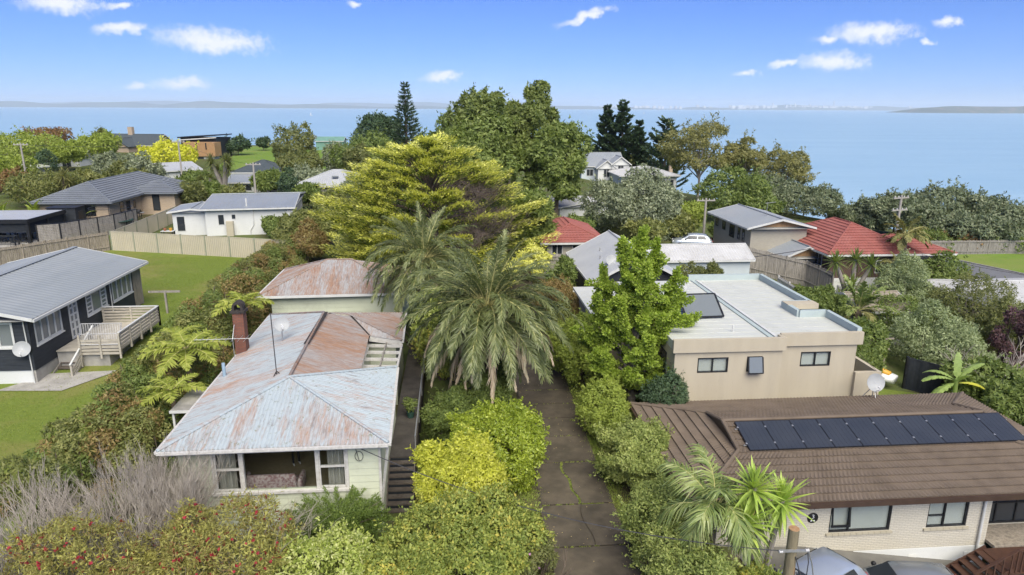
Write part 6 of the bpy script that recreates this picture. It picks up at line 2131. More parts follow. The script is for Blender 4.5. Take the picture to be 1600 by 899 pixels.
leafmat('flower_red', [(0.12, 0.010, 0.018), (0.20, 0.016, 0.032), (0.15, 0.03, 0.022)], 0.2)
leafmat('flower_purple', [(0.35, 0.10, 0.38), (0.50, 0.20, 0.48)], 0.2)
leafmat('flower_white', [(0.5, 0.5, 0.4), (0.65, 0.65, 0.5)], 0.2)
leafmat('leaf_juniper', [(0.028, 0.046, 0.010), (0.05, 0.075, 0.015), (0.085, 0.115, 0.025)], 0.15)
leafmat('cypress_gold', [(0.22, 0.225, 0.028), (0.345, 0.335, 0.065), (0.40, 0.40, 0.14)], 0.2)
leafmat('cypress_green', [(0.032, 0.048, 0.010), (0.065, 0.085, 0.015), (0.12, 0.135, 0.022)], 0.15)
leafmat('palm_green', [(0.036, 0.047, 0.016), (0.072, 0.086, 0.032), (0.14, 0.15, 0.068)], 0.25, 0.4, 0.6, 0.5)
leafmat('palm_dead', [(0.21, 0.165, 0.115), (0.30, 0.245, 0.18), (0.36, 0.30, 0.23)], 0.15)
leafmat('palm_stem', [(0.19, 0.18, 0.07), (0.25, 0.23, 0.10)], 0.0)
leafmat('kentia_green', [(0.055, 0.085, 0.025), (0.11, 0.14, 0.045), (0.19, 0.20, 0.08)], 0.25, 0.35, 0.8, 0.5)
leafmat('yucca_green', [(0.09, 0.15, 0.03), (0.165, 0.225, 0.045), (0.28, 0.31, 0.08)], 0.25, 0.4, 1.0, 0.5)
leafmat('yucca_dry', [(0.22, 0.16, 0.07), (0.31, 0.24, 0.11)], 0.2)
leafmat('fern_green', [(0.095, 0.118, 0.02), (0.15, 0.172, 0.033), (0.23, 0.24, 0.06)], 0.35)
leafmat('banana_green', [(0.12, 0.17, 0.05), (0.18, 0.23, 0.075)], 0.35, 0.4)
leafmat('banana_yellow', [(0.45, 0.30, 0.04), (0.5, 0.36, 0.06)], 0.35, 0.5)
leafmat('grass_blade', [(0.09, 0.13, 0.025), (0.14, 0.18, 0.035), (0.20, 0.22, 0.06)], 0.3)


def unit(a):
    return a / np.maximum(np.linalg.norm(a, axis=1, keepdims=True), 1e-9)


def leaf_tris(P, D, N, L, W):
    """pointed three-cornered leaves, same area as the rhombic ones"""
    S = unit(np.cross(D, N))
    L = np.asarray(L).reshape(-1, 1)
    W = np.asarray(W).reshape(-1, 1)
    V = np.empty((len(P) * 3, 3), np.float32)
    V[0::3] = P + D * L * 0.12 + S * W * 0.5
    V[1::3] = P + D * L * 0.12 - S * W * 0.5
    V[2::3] = P + D * L * 1.08
    return V, np.arange(len(P) * 3, dtype=np.int32).reshape(-1, 3)


def leaf_quads(P, D, N, L, W):
    """rhombic leaves: base P, axis D, facing N, length L, width W"""
    S = unit(np.cross(D, N))
    L = np.asarray(L).reshape(-1, 1)
    W = np.asarray(W).reshape(-1, 1)
    mid = P + D * L * 0.5 - N * W * 0.10
    V = np.empty((len(P) * 4, 3), np.float32)
    V[0::4] = P
    V[1::4] = mid + S * W * 0.5
    V[2::4] = P + D * L
    V[3::4] = mid - S * W * 0.5
    return V, np.arange(len(P) * 4, dtype=np.int32).reshape(-1, 4)


def rsphere(rs, n):
    return unit(rs.normal(size=(n, 3)))


def scatter(rs, cen, rad, n, L, W, up=0.35, jit=0.55, flat=1.0, cull=0.74, out=None, droop=0.0, shell=(0.72, 1.08), lv=0.45, shape=None):
    """leaves over a set of foliage clumps; those buried in a neighbouring clump are dropped"""
    cen = np.asarray(cen, float)
    rad = np.asarray(rad, float)
    w = rad ** 2
    cnt = np.maximum(1, (n * w / w.sum()).astype(int))
    idx = np.repeat(np.arange(len(cen)), cnt)
    m = len(idx)
    d = rsphere(rs, m)
    if out is not None:
        d = unit(d + 0.45 * out[idx])
    P = cen[idx] + d * np.array([1, 1, flat]) * (rad[idx] * rs.uniform(shell[0], shell[1], m))[:, None]
    if cull and len(cen) > 1:
        keep = np.ones(m, bool)
        for a in range(0, m, 20000):
            dd = P[a:a + 20000, None, :] - cen[None]
            dd[:, :, 2] /= flat
            q = np.linalg.norm(dd, axis=2) < cull * rad[None]
            q[np.arange(len(q)), idx[a:a + 20000]] = False
            keep[a:a + 20000] = ~q.any(axis=1)
        P, d, idx = P[keep], d[keep], idx[keep]
        m = len(P)
    N = unit(d + np.array([0, 0, up]) + jit * rs.normal(size=(m, 3)))
    T = unit(np.cross(N, rs.normal(size=(m, 3))))
    T = unit(T + 0.25 * d - np.array([0, 0, droop]))
    N = unit(N - T * (N * T).sum(1, keepdims=True))
    s = rs.uniform(1 - lv, 1 + lv, m)
    return (shape or leaf_quads)(P, T, N, L * s, W * s)


def ell_clumps(rs, c, Rv, ncl, rcl, low=-0.5, rmin=0.35, var=0.35):
    """clump centres spread through an ellipsoid, uneven so the outline breaks up"""
    d = rsphere(rs, ncl * 4)
    d = d[d[:, 2] > low][:ncl]
    r = rs.uniform(rmin, 1.0, len(d)) ** 0.55
    lob = 1 + 0.12 * np.sin(d[:, 0] * 4.1 + c[0]) + 0.10 * np.sin(d[:, 1] * 5.3 + c[1]) + 0.10 * np.sin(d[:, 2] * 6.0)
    Rv = np.asarray(Rv, float)
    rr = rcl * rs.uniform(1 - var, 1 + var, len(d))
    cen = np.asarray(c) + d * r[:, None] * lob[:, None] * np.maximum(Rv - rcl * 0.7, 0.2)
    return cen, rr, d


def trunk_mesh(rs, h0, cen, r0, nl=7, lean=(0, 0), sides=7, r_end=0.2):
    """tapered trunk to h0 with limbs reaching to some of the clumps"""
    m = MB()
    top = Vector((lean[0], lean[1], h0))
    m.tube([(0, 0, -0.5), (lean[0] * 0.3, lean[1] * 0.3, h0 * 0.45), tuple(top)], [r0, r0 * 0.82, r0 * 0.6], sides)
    if len(cen):
        sel = rs.choice(len(cen), min(nl, len(cen)), replace=False)
        for i in sel:
            q = Vector(cen[i])
            st = top * rs.uniform(0.6, 1.0)
            mid = st.lerp(q, 0.5) + Vector((rs.uniform(-.3, .3), rs.uniform(-.3, .3), rs.uniform(0, .3))) * (q - st).length * 0.3
            m.tube([tuple(st), tuple(mid), tuple(q)], [r0 * 0.5, r0 * 0.32, r0 * 0.1], 5)
    return m


def sprigs(rs, cen, rad, d, k, ln, per, L, W, up=0.5, shape=None):
    """loose shoots that stand out of the foliage and break its outline"""
    i = rs.randint(len(cen), size=k)
    o = unit(rsphere(rs, k) * 0.8 + d[i] + np.array([0, 0, up]))
    st = cen[i] + o * (rad[i] * 0.8)[:, None]
    le = ln * rs.uniform(0.4, 1.3, k)
    ci = np.repeat(np.arange(k), per)
    s = rs.uniform(0, 1, k * per)
    bend = rs.normal(size=(k, 3)) * 0.25
    P = st[ci] + o[ci] * (le[ci] * s)[:, None] + bend[ci] * (le[ci] * s * s)[:, None] + rs.normal(size=(k * per, 3)) * (W * 0.5)
    D = unit(o[ci] * 0.6 + rsphere(rs, k * per))
    N = unit(np.array([0, 0, 0.6]) + rs.normal(size=(k * per, 3)))
    N = unit(N - D * (N * D).sum(1, keepdims=True))
    q = rs.uniform(0.7, 1.2, k * per)
    return (shape or leaf_quads)(P, D, N, L * q, W * q)


def joined(a, b):
    return np.vstack([a[0], b[0]]), np.vstack([a[1], b[1] + len(a[0])])


SEED = [100]


def rstate():
    SEED[0] += 1
    return np.random.RandomState(SEED[0])


def tree(name, label, x, y, ztop, Rr, leaf, cat='tree', n=9000, L=0.5, W=0.32, ncl=34, rcl=0.3, base=0.3, bark='bark', group=None, low=-0.5, flat=1.0, up=0.35, jit=0.55, r0=None,
         zb=None, squash=1.0, droop=0.0, nl=8, crownname='crown', Ry=None, h0f=0.55, rmin=0.35, tips=None, var=0.35):
    rs = rstate()
    zb = ground(x, y) if zb is None else zb
    h = ztop - zb
    t = thing(name, label, cat, (x, y, zb), 0, group, local=True)
    cz0 = h * base
    cz = (cz0 + h) / 2
    Rv = (Rr, Ry or Rr, (h - cz0) / 2 * squash)
    rc = rcl * Rr
    cen, rr, d = ell_clumps(rs, (0, 0, cz), Rv, ncl, rc, low, rmin, var)
    trunk_mesh(rs, max(h * base, h * h0f * 0.8), cen, r0 or max(0.07, h * 0.026), nl).build('trunk', bark, t)
    V, F = joined(scatter(rs, cen, rr, n, L, W, up, jit, flat, out=d, droop=droop, shape=leaf_tris), sprigs(rs, cen, rr, d, max(20, n // 130), rc * 0.9, 14, L, W, shape=leaf_tris))
    link(crownname, np_mesh(crownname, V, F, leaf), t)
    if tips:
        k = rs.choice(len(cen), max(3, len(cen) // 4), replace=False)
        V, F = scatter(rs, cen[k] + np.array([0, 0, 0.25 * rc]), rr[k], n // 8, L, W, up, jit, flat, cull=0, out=d[k] + np.array([0, 0, 0.6]))
        link('tips', np_mesh('tips', V, F, tips), t)
    return t, rs, h


def conifer(label, x, y, ztop, Rr, leaf, whorls=16, per=6, n_tuft=46, L=0.5, W=0.13, up=0.35, group=None, tip=0.0, base=0.12, taper=0.85, name='pine_tree', zb=None, irr=0.25, droop=0.1, zj=0.0):
    rs = rstate()
    zb = ground(x, y) if zb is None else zb
    h = ztop - zb
    t = thing(name, label, 'tree', (x, y, zb), 0, group, local=True)
    m = MB()
    m.tube([(0, 0, -0.5), (0, 0, h * 0.5), (0, 0, h * 0.98)], [h * 0.024, h * 0.014, 0.03], 7)
    Ps, Ds, Ns, Ls = [], [], [], []
    for k in range(whorls):
        f = base + (1 - base) * max(0.0, k + rs.uniform(-0.2, 0.2)) / whorls
        z = h * f
        rlen = Rr * (1 - ((f - base) / (1 - base)) ** (1 / taper) * 0.95) * (0.45 + 0.55 * min(1, (f - base) / 0.12 + 0.3))
        a0 = rs.uniform(0, 6.28)
        for b in range(per):
            a = a0 + b * 6.283 / per + rs.uniform(-0.25, 0.25)
            bl = rlen * rs.uniform(1 - irr, 1 + irr * 0.6)
            z = h * min(0.98, max(base * 0.5, f + zj * rs.uniform(-1, 1) / whorls))
            dirv = np.array([math.cos(a), math.sin(a), 0])
            pts = []
            for j in range(4):
                s = j / 3
                pts.append(dirv * bl * s + np.array([0, 0, z - droop * bl * math.sin(s * 3.0) + up * bl * s * s]))
            m.tube([tuple(p) for p in pts], [max(0.02, bl * 0.018), bl * 0.014, bl * 0.010, bl * 0.004], 4, cap=False)
            nn = max(8, int(n_tuft * bl / Rr))
            s = rs.uniform(0.12, 1.0, nn) ** 0.8
            P = np.array([dirv * bl * q + np.array([0, 0, z - droop * bl * math.sin(q * 3.0) + up * bl * q * q]) for q in s])
            side = np.cross(dirv, [0, 0, 1.0])
            wd = bl * 0.20
            P = P + side * (rs.uniform(-1, 1, nn) * wd * (1.1 - s))[:, None] + np.array([0, 0, 1]) * rs.uniform(-0.05, 0.12, nn)[:, None] * wd
            D = unit(dirv * 0.7 + side * rs.uniform(-0.9, 0.9, nn)[:, None] + np.array([0, 0, 1]) * rs.uniform(0.1, 0.9, nn)[:, None] + 0.15 * rs.normal(size=(nn, 3)))
            Ps.append(P)
            Ds.append(D)
            Ns.append(unit(np.array([0, 0, 1.0]) + 0.6 * rs.normal(size=(nn, 3))))
            Ls.append(np.full(nn, 1.0) * rs.uniform(0.7, 1.3, nn))
    m.build('trunk', 'bark', t)
    P, D, N, s = np.vstack(Ps), np.vstack(Ds), np.vstack(Ns), np.concatenate(Ls)
    V, F = leaf_quads(P, D, N, L * s, W * s)
    link('crown', np_mesh('crown', V, F, leaf), t)
    return t


def frond_mesh(name, L, npair, ll, lw, elev, droop, mats, spread=55, vee=0.25, sr=0.03, start=0.10, hang=0.0, seed=0, prof=None, twist=0.15, endl=0.35):
    """a pinnate frond growing along +X from the origin: stem and leaflets, one mesh"""
    rs = np.random.RandomState(seed)
    K = 24
    pts = [np.zeros(3)]
    e = math.radians(elev)
    for k in range(K):
        s = k / K
        a = e - droop * s ** 1.15
        a = max(a, -1.45)
        pts.append(pts[-1] + np.array([math.cos(a), 0, math.sin(a)]) * L / K)
    pts = np.array(pts)
    m = MB().tube([tuple(p) for p in pts[::3]], [lerp(sr, sr * 0.2, i / (len(pts[::3]) - 1)) for i in range(len(pts[::3]))], 4, cap=False)
    SV = np.array(m.v, np.float32)
    SF = np.array(m.f, np.int32)
    s = np.repeat(np.linspace(start, 0.995, npair), 2)
    sgn = np.tile([1.0, -1.0], npair)
    kk = s * K
    i0 = np.clip(kk.astype(int), 0, K - 1)
    fr = (kk - i0)[:, None]
    P = pts[i0] * (1 - fr) + pts[i0 + 1] * fr
    T = unit(pts[i0 + 1] - pts[i0])
    S = np.zeros_like(T)
    S[:, 1] = 1
    U = np.cross(T, -S)
    U[:, :] = np.where(U[:, 2:3] < 0, -U, U)
    pr = (prof(s) if prof else np.clip(np.minimum((s - start + 0.06) / 0.22, 1.0), 0.15, 1) * (1 - (1 - endl) * np.clip((s - 0.55) / 0.45, 0, 1) ** 1.3))
    ang = np.radians(spread) * (1 - 0.45 * s)
    D = T * np.cos(ang)[:, None] + S * (sgn * np.sin(ang))[:, None] + U * vee + twist * rs.normal(size=P.shape)
    D[:, 2] -= hang
    D = unit(D)
    N = unit(U + 0.35 * rs.normal(size=P.shape))
    lens = ll * pr * rs.uniform(0.85, 1.15, len(s))
    # each leaflet droops a little: two segments
    S2 = unit(np.cross(D, N))
    w = (lw * np.ones(len(s)))[:, None]
    a = P
    b = P + D * (lens * 0.5)[:, None]
    c = P + D * (lens * 0.97)[:, None] - np.array([0, 0, 1]) * (lens * (0.16 + 0.5 * hang))[:, None]
    n = len(s)
    V = np.empty((n * 6, 3), np.float32)
    V[0::6] = a + S2 * w * 0.35
    V[1::6] = a - S2 * w * 0.35
    V[2::6] = b + S2 * w * 0.5
    V[3::6] = b - S2 * w * 0.5
    V[4::6] = c + S2 * w * 0.08
    V[5::6] = c - S2 * w * 0.08
    o = np.arange(n) * 6
    F = np.vstack([np.stack([o, o + 1, o + 3, o + 2], 1), np.stack([o + 2, o + 3, o + 5, o + 4], 1)])
    me = np_mesh(name, np.vstack([SV, V]), np.vstack([SF, F + len(SV)]), mats)
    me.polygons.foreach_set('material_index', np.concatenate([np.ones(len(SF), np.int32), np.zeros(len(F), np.int32)]))
    me.update()
    return me


def palm(name, label, x, y, zc, zb, rings, r_tr, trunkmat='bark', cat='palm tree', group=None, lean=0.0):
    """rings: (count, [meshes], z offset, scale)"""
    rs = rstate()
    t = thing(name, label, cat, (x, y, zb), 0, group, local=True)
    h = zc - zb
    m = MB()
    n = 14
    pts, rad = [], []
    for k in range(n + 1):
        f = k / n
        pts.append((lean * f * f, 0, -0.3 + (h + 0.3) * f))
        rad.append(r_tr * (1.0 + 0.10 * (k % 2)) * (1.12 - 0.12 * f))
    m.tube(pts, rad, 12)
    m.build('trunk', trunkmat, t)
    a0 = 0.0
    for cnt, ms, dz, sc in rings:
        for k in range(cnt):
            az = a0 + 2 * math.pi * (k + rs.uniform(-0.3, 0.3)) / cnt
            q = sc * rs.uniform(0.88, 1.1)
            o = link('frond' , ms[rs.randint(len(ms))], t, (lean + 0.6 * r_tr * math.cos(az), 0.6 * r_tr * math.sin(az), h + dz), (rs.uniform(-0.25, 0.25), rs.uniform(-0.12, 0.12), az), (q, q, q))
        a0 += 2.4
    return t


def sword_mesh(name, L, W, elev, droop, mat, fold=0.25, seg=5):
    """one strap leaf along +X"""
    pts = [np.zeros(3)]
    for k in range(seg):
        a = math.radians(elev) - droop * (k / seg) ** 1.3
        pts.append(pts[-1] + np.array([math.cos(a), 0, math.sin(a)]) * L / seg)
    m = MB()
    ws = [0.55, 0.95, 1.0, 0.8, 0.5, 0.04]
    ring = []
    for k in range(seg + 1):
        w = W * ws[min(k, 5)] / 2
        p = pts[k]
        ring.append([(p[0], -w, p[2] + fold * w), (p[0], 0, p[2]), (p[0], w, p[2] + fold * w)])
    m.loft(ring, close=False, cap=False)
    return m.mesh(name, mat)


def spiky(label, heads, x, y, zb, name='yucca', L=0.8, W=0.055, per=60, cat='yucca', mats=('yucca_green', 'yucca_dry'), trunkmat='grey_bark', tr=0.11, group=None, stems=None, join=False, low=-70):
    """branched trunk carrying rosettes of strap leaves; every leaf its own piece"""
    rs = rstate()
    t = thing(name, label, cat, (x, y, zb), 0, group, local=True)
    m = MB()
    for hx, hy, hz in heads:
        m.tube([(0, 0, -0.2), (hx * 0.35, hy * 0.35, hz * 0.5), (hx, hy, hz)], [tr * 1.2, tr, tr * 0.7], 8)
    m.build('trunk', trunkmat, t)
    els = [85, 68, 50, 32, 14, -6, -28, low]
    mesh = [sword_mesh('leaf', L * (0.8 if e > 60 else 1.0), W, e, 0.25 if e > 0 else 0.5, mats[0]) for e in els]
    dry = sword_mesh('leaf', L * 0.85, W * 0.8, -72, 0.2, mats[1])
    for hx, hy, hz in heads:
        if join:
            Vs, Fs, off = [], [], 0
        for k in range(per):
            i = min(len(els) - 1, int((k / per) * len(els)))
            me = dry if (i == len(els) - 1 and k % 2) else mesh[i]
            az = k * 2.39996 + rs.uniform(-0.2, 0.2)
            sc = rs.uniform(0.8, 1.15)
            if join:
                co = np.empty(len(me.vertices) * 3, np.float32)
                me.vertices.foreach_get('co', co)
                co = co.reshape(-1, 3) * sc
                c_, s_ = math.cos(az), math.sin(az)
                co = np.stack([co[:, 0] * c_ - co[:, 1] * s_ + hx, co[:, 0] * s_ + co[:, 1] * c_ + hy, co[:, 2] + hz], 1)
                fs = np.array([list(p.vertices) for p in me.polygons], np.int32) + off
                Vs.append(co)
                Fs.append(fs)
                off += len(co)
            else:
                link('leaf', me, t, (hx, hy, hz - 0.002 * k), (rs.uniform(-.15, .15), rs.uniform(-.1, .1), az), (sc, sc, sc))
        if join:
            o = link('leaf_rosette', np_mesh('leaf_rosette', np.vstack(Vs), np.vstack(Fs), mats[0]), t)
    return t


def twigs(rs, base, n_main, h, spread, levels=3, kids=3, r0=0.03, up=0.5, jit=0.35, shrink=0.62, sides=3):
    """bare branching twigs as thin tapered tubes, returned as one builder plus its tips"""
    m = MB()
    tips = []

    def grow(p, d, ln, r, lv):
        q = p + d * ln * 0.5 + Vector((rs.normal(), rs.normal(), rs.normal())) * ln * 0.05
        e = p + d * ln
        m.tube([tuple(p), tuple(q), tuple(e)], [r, r * 0.8, r * 0.55], sides, cap=False)
        if lv == 0:
            tips.append(tuple(e))
            return
        for k in range(kids + (1 if rs.rand() < 0.4 else 0)):
            nd = (d + Vector((rs.normal(), rs.normal(), rs.normal() * 0.7)) * jit + Vector((0, 0, up * 0.3))).normalized()
            st = p + (e - p) * rs.uniform(0.5, 1.0)
            grow(st, nd, ln * shrink * rs.uniform(0.75, 1.25), r * 0.6, lv - 1)
    for k in range(n_main):
        a = rs.uniform(0, 6.283)
        s = spread * math.sqrt(rs.uniform(0.02, 1))
        d = Vector((math.cos(a) * s, math.sin(a) * s, 1.0)).normalized()
        grow(Vector(base) + Vector((math.cos(a), math.sin(a), 0)) * 0.25 * s, d, h * rs.uniform(0.35, 0.5), r0, levels)
    return m, tips

# ------------------------------------------------------------------ background and mid-distance trees
PLANTS = [
    ('round', 20.6, 77, 9.0, 5.2, 'large round grey green tree behind the bright green tree'),
    ('oak', 3.7, 90, 19.7, 4.8, 'tallest broad green tree in the middle of the view'),
    ('oak', 10.0, 93, 19.1, 4.2, 'tall green tree joined to the right of the tallest one'),
    ('oak2', 2.6, 86, 15.5, 5.8, 'leafy lower green tree in front of the tallest one'),
    ('oak2', 12.9, 86, 15.4, 3.8, 'leafy green tree adjoining the tallest tree on its right'),
    ('oak2', -1.4, 96, 14.2, 4.1, 'mid green tree adjoining the tallest tree on its left'),
    ('norfolk', -8.7, 135, 20.4, 2.8, 'tall ribbed Norfolk pine standing against the water'),
    ('darkr', -15.5, 145, 15.3, 5.3, 'dark rounded tree left of the ribbed pine'),
    ('grn', -15.0, 128, 10.8, 6.2, 'broad green tree below the dark rounded tree'),
    ('grey', -21.9, 132, 9.8, 3.0, 'silvery shrub tree left of the broad green tree'),
    ('olive', -30.9, 140, 13.0, 4.4, 'upright dark tree on the paddock edge'),
    ('grey', -22.8, 112, 6.8, 3.4, 'grey green shrub tree above the cream hipped house'),
    ('olive', -26.4, 125, 8.2, 3.3, 'brownish bushy tree beside the paddock'),
    ('cone', -22.4, 97, 7.9, 1.3, 'small clipped dark conifer behind the white house roof'),
    ('cab', -34.5, 108, 8.8, 2.4, 'cabbage tree with shaggy round head behind the brick house'),
    ('cab', -35.7, 104, 7.0, 1.3, 'thick grey trunked cabbage tree by the brick house'),
    ('yel', -58.7, 150, 8.5, 5.3, 'bright yellow tree beside the power pole'),
    ('grn', -38.9, 108, 6.3, 2.8, 'small dark green tree by the low white house'),
    ('grey', -48.1, 112, 8.8, 3.2, 'grey green tree just above the charcoal roof'),
    ('grey', -55.6, 118, 8.9, 3.0, 'silvery green shrub right of the far white cottage'),
    ('lime', -79.2, 165, 9.8, 4.7, 'lime green tree behind the far white cottage'),
    ('olive', -87.1, 185, 10.5, 2.5, 'small dark windswept tree on the left skyline'),
    ('flat', -93.1, 172, 10.3, 5.1, 'flat topped reddish brown tree on the left skyline'),
    ('grnl', -87.3, 150, 10.8, 7.6, 'broad light green tree at the far left'),
    ('grnl', -78.4, 150, 9.0, 3.2, 'light green tree beside the far white cottage'),
    ('cone', -77.1, 140, 7.8, 1.8, 'small dark conifer in front of the far white cottage'),
    ('red', -64.2, 108, 7.0, 2.1, 'reddish brown shrub at the left edge'),
    ('hed', -57.1, 100, 7.1, 3.5, 'clipped olive shrub mound near the left edge'),
    ('fan', -53.2, 100, 7.7, 2.3, 'yellowish fan leaved clump by the charcoal roof'),
    ('olive', -49.7, 110, 7.7, 2.4, 'small olive shrub tree behind the charcoal roof'),
    ('dark', -54.7, 185, 8.3, 3.5, 'low dark tree line clump beside the cedar house'),
    ('dark', -60.2, 190, 7.8, 2.6, 'low dark skyline tree at the cedar house corner'),
    ('dark', -52.2, 200, 7.9, 1.7, 'tiny dark bush on the paddock skyline'),
    ('grn', -28.2, 110, 6.4, 2.5, 'green shrub behind the grey cottage'),
    ('olive', -16.0, 122, 9.5, 3.2, 'olive tree under the ribbed pine'),
    ('grn', -8.7, 105, 9.4, 3.2, 'green tree just behind the golden cypress top'),
    ('pine', 34.2, 155, 16.5, 3.2, 'dark pine left of the taller twin pine'),
    ('pine', 37.0, 152, 17.6, 3.7, 'tallest of the dark twin pines by the water'),
    ('pine', 40.2, 150, 13.3, 2.2, 'slim dark pine at the right of the twin pines'),
    ('pine2', 43.8, 142, 14.1, 4.4, 'broad dark pine standing alone by the water'),
    ('bush', 41.1, 152, 7.0, 4.9, 'grey green scrub below the twin pines'),
    ('gum', 40.5, 112, 15.0, 6.2, 'tall open gum tree with olive crown by the water'),
    ('gum', 49.5, 116, 11.4, 4.5, 'open gum tree second from the left of the gums'),
    ('gum', 57.7, 118, 9.9, 5.3, 'gum tree leaning right above the two storey house'),
    ('dgrn', 40.8, 98, 7.3, 5.3, 'dark green tree behind the two storey house'),
    ('coast', 53.8, 102, 4.3, 6.3, 'spreading dark coastal tree right of the gums'),
    ('coast', 50.3, 108, 5.7, 4.8, 'dark coastal tree under the gums'),
    ('coast', 56.7, 84, 5.6, 4.3, 'coastal tree with pale leaves left of the reserve'),
    ('coast', 64.1, 86, 6.4, 5.9, 'largest and tallest coastal tree on the right'),
    ('coast', 67.9, 82, 5.1, 5.2, 'spreading coastal tree at the right edge'),
    ('coast', 72.3, 80, 4.3, 5.2, 'coastal tree cut by the right edge'),
    ('red2', 60.4, 77, 1.7, 2.3, 'dark reddish shrub by the reserve fence'),
    ('bushg', 65.8, 78, 1.2, 4.2, 'green scrub along the reserve fence'),
    ('bushg', 57.1, 78, 1.6, 3.3, 'green scrub behind the red roofed house'),
    ('lime2', 28.4, 82, 5.3, 2.2, 'bright lime shrub right of the round tree'),
    ('fan', 27.8, 80, 4.2, 1.7, 'fan palm with brown skirt right of the round tree'),
    ('bush', 9.2, 70, 5.5, 2.0, 'dark shrub under the big tree'),
    ('shr', 32.0, 46, 2.5, 2.6, 'dense mid green shrub beside the grey shed'),
    ('shr2', 31.0, 41, 3.6, 2.6, 'pale grey green bushy shrub on the right'),
    ('shr2', 35.3, 50, 5.2, 2.1, 'feathery pale green shrub in front of the red roofed house'),
    ('shr3', 38.9, 47, 4.1, 3.0, 'large olive brown shrub before the white roof'),
    ('shr3', 37.2, 42, 3.6, 1.9, 'olive shrub at the right edge'),
    ('purp', 35.7, 39, 4.0, 1.5, 'dark purple leaved shrub at the right edge'),
    ('shr2', 30.9, 38, 2.7, 2.3, 'grey green shrub above the banana plant'),
    ('bushg', 28.9, 31, 2.3, 1.8, 'low bright green shrub at the right edge behind the roof'),
    ('bushg', 29.4, 34, 2.6, 1.9, 'green shrub behind the banana plant'),
    ('bushg', 26.1, 47, 3.5, 1.5, 'bright green shrub by the dark paling fence'),
    ('bushg', 42.3, 55, 3.8, 2.3, 'light green shrub beside the red roofed house'),
    ('shr', 27.0, 46, 3.5, 1.1, 'green shrub left of the spiky yuccas'),
    ('bush2', 18.2, 50, 4.7, 1.1, 'small round green bush behind the white flat roof'),
    ('bush2', 19.3, 49, 4.8, 0.7, 'small wispy bush behind the white flat roof'),
    ('bush', -14.8, 67, 6.1, 2.2, 'olive shrub mass at the right end of the cream fence'),
    ('bush', -13.3, 70, 6.5, 1.9, 'bushy shrub between the white house and the golden cypress'),
    ('bushg', -17.6, 72, 4.7, 1.7, 'green shrub against the peeling white wall'),
    ('bush2h', -13.3, 63, 5.7, 1.9, 'brownish shrub where the hedge meets the golden cypress'),
    ('bushg', -19.5, 76, 4.8, 1.2, 'small shrub below the peeling wall windows'),
    ('bush', -14.5, 85, 6.1, 2.1, 'shrub behind the white house ridge right end'),
    ('grey', -13.8, 100, 6.6, 2.7, 'grey green shrub left of the golden cypress crown'),
    ('grn', -32.9, 98, 5.6, 1.9, 'leafy shrub behind the white house left end'),
    ('olive', -34.4, 95, 6.4, 1.5, 'small olive shrub beside the tan brick wing'),
    ('bush', -30.0, 98, 5.6, 1.7, 'low shrub behind the white house roof'),
    ('grn', -19.5, 95, 5.9, 1.7, 'shrub right of the clipped conifer'),
    ('bushg', 12.9, 72, 4.9, 2.1, 'green shrub left of the red roofed cottage'),
    ('bush', 24.3, 74, 4.4, 2.2, 'shrub at the foot of the round tree right side'),
    ('bushg', 32.3, 80, 3.0, 1.7, 'green shrub behind the two storey house wall'),
    ('bush', 20.0, 70, 4.7, 2.0, 'shrub in front of the round tree'),
    ('grn', 42.6, 95, 4.7, 3.8, 'dark shrubs under the gum trees'),
    ('bushg', 25.9, 40, 3.1, 1.7, 'green shrub right of the beige parapet'),
    ('shr', 24.0, 37, 2.4, 1.2, 'dark shrub behind the balcony wall'),
    ('bushg', 8.1, 50, 5.4, 1.1, 'twiggy green shrub left of the dark timber house'),
    ('grnl', -70.7, 115, 8.9, 4.7, 'light green tree cut by the left edge'),
    ('bush', -52.4, 104, 7.0, 2.6, 'olive bush behind the charcoal roof ridge'),
    ('grn', -43.0, 104, 5.0, 1.8, 'bush behind the charcoal roof right hip'),
    ('bush', -47.1, 108, 7.2, 2.2, 'scrubby bush over the charcoal roof ridge'),
    ('coast', 61.7, 100, 1.5, 4.5, 'coastal tree left of the tall double crossarm pole'),
    ('bushg', 67.8, 76, 1.2, 3.3, 'green scrub behind the reserve fence at the right edge'),
    ('coast', 62.4, 78, 3.8, 4.1, 'lower coastal tree just behind the reserve fence'),
    ('oak2', 7.2, 63, 9.5, 2.0, 'dark leafy tree covering the left end of the red roofed cottage'),
]
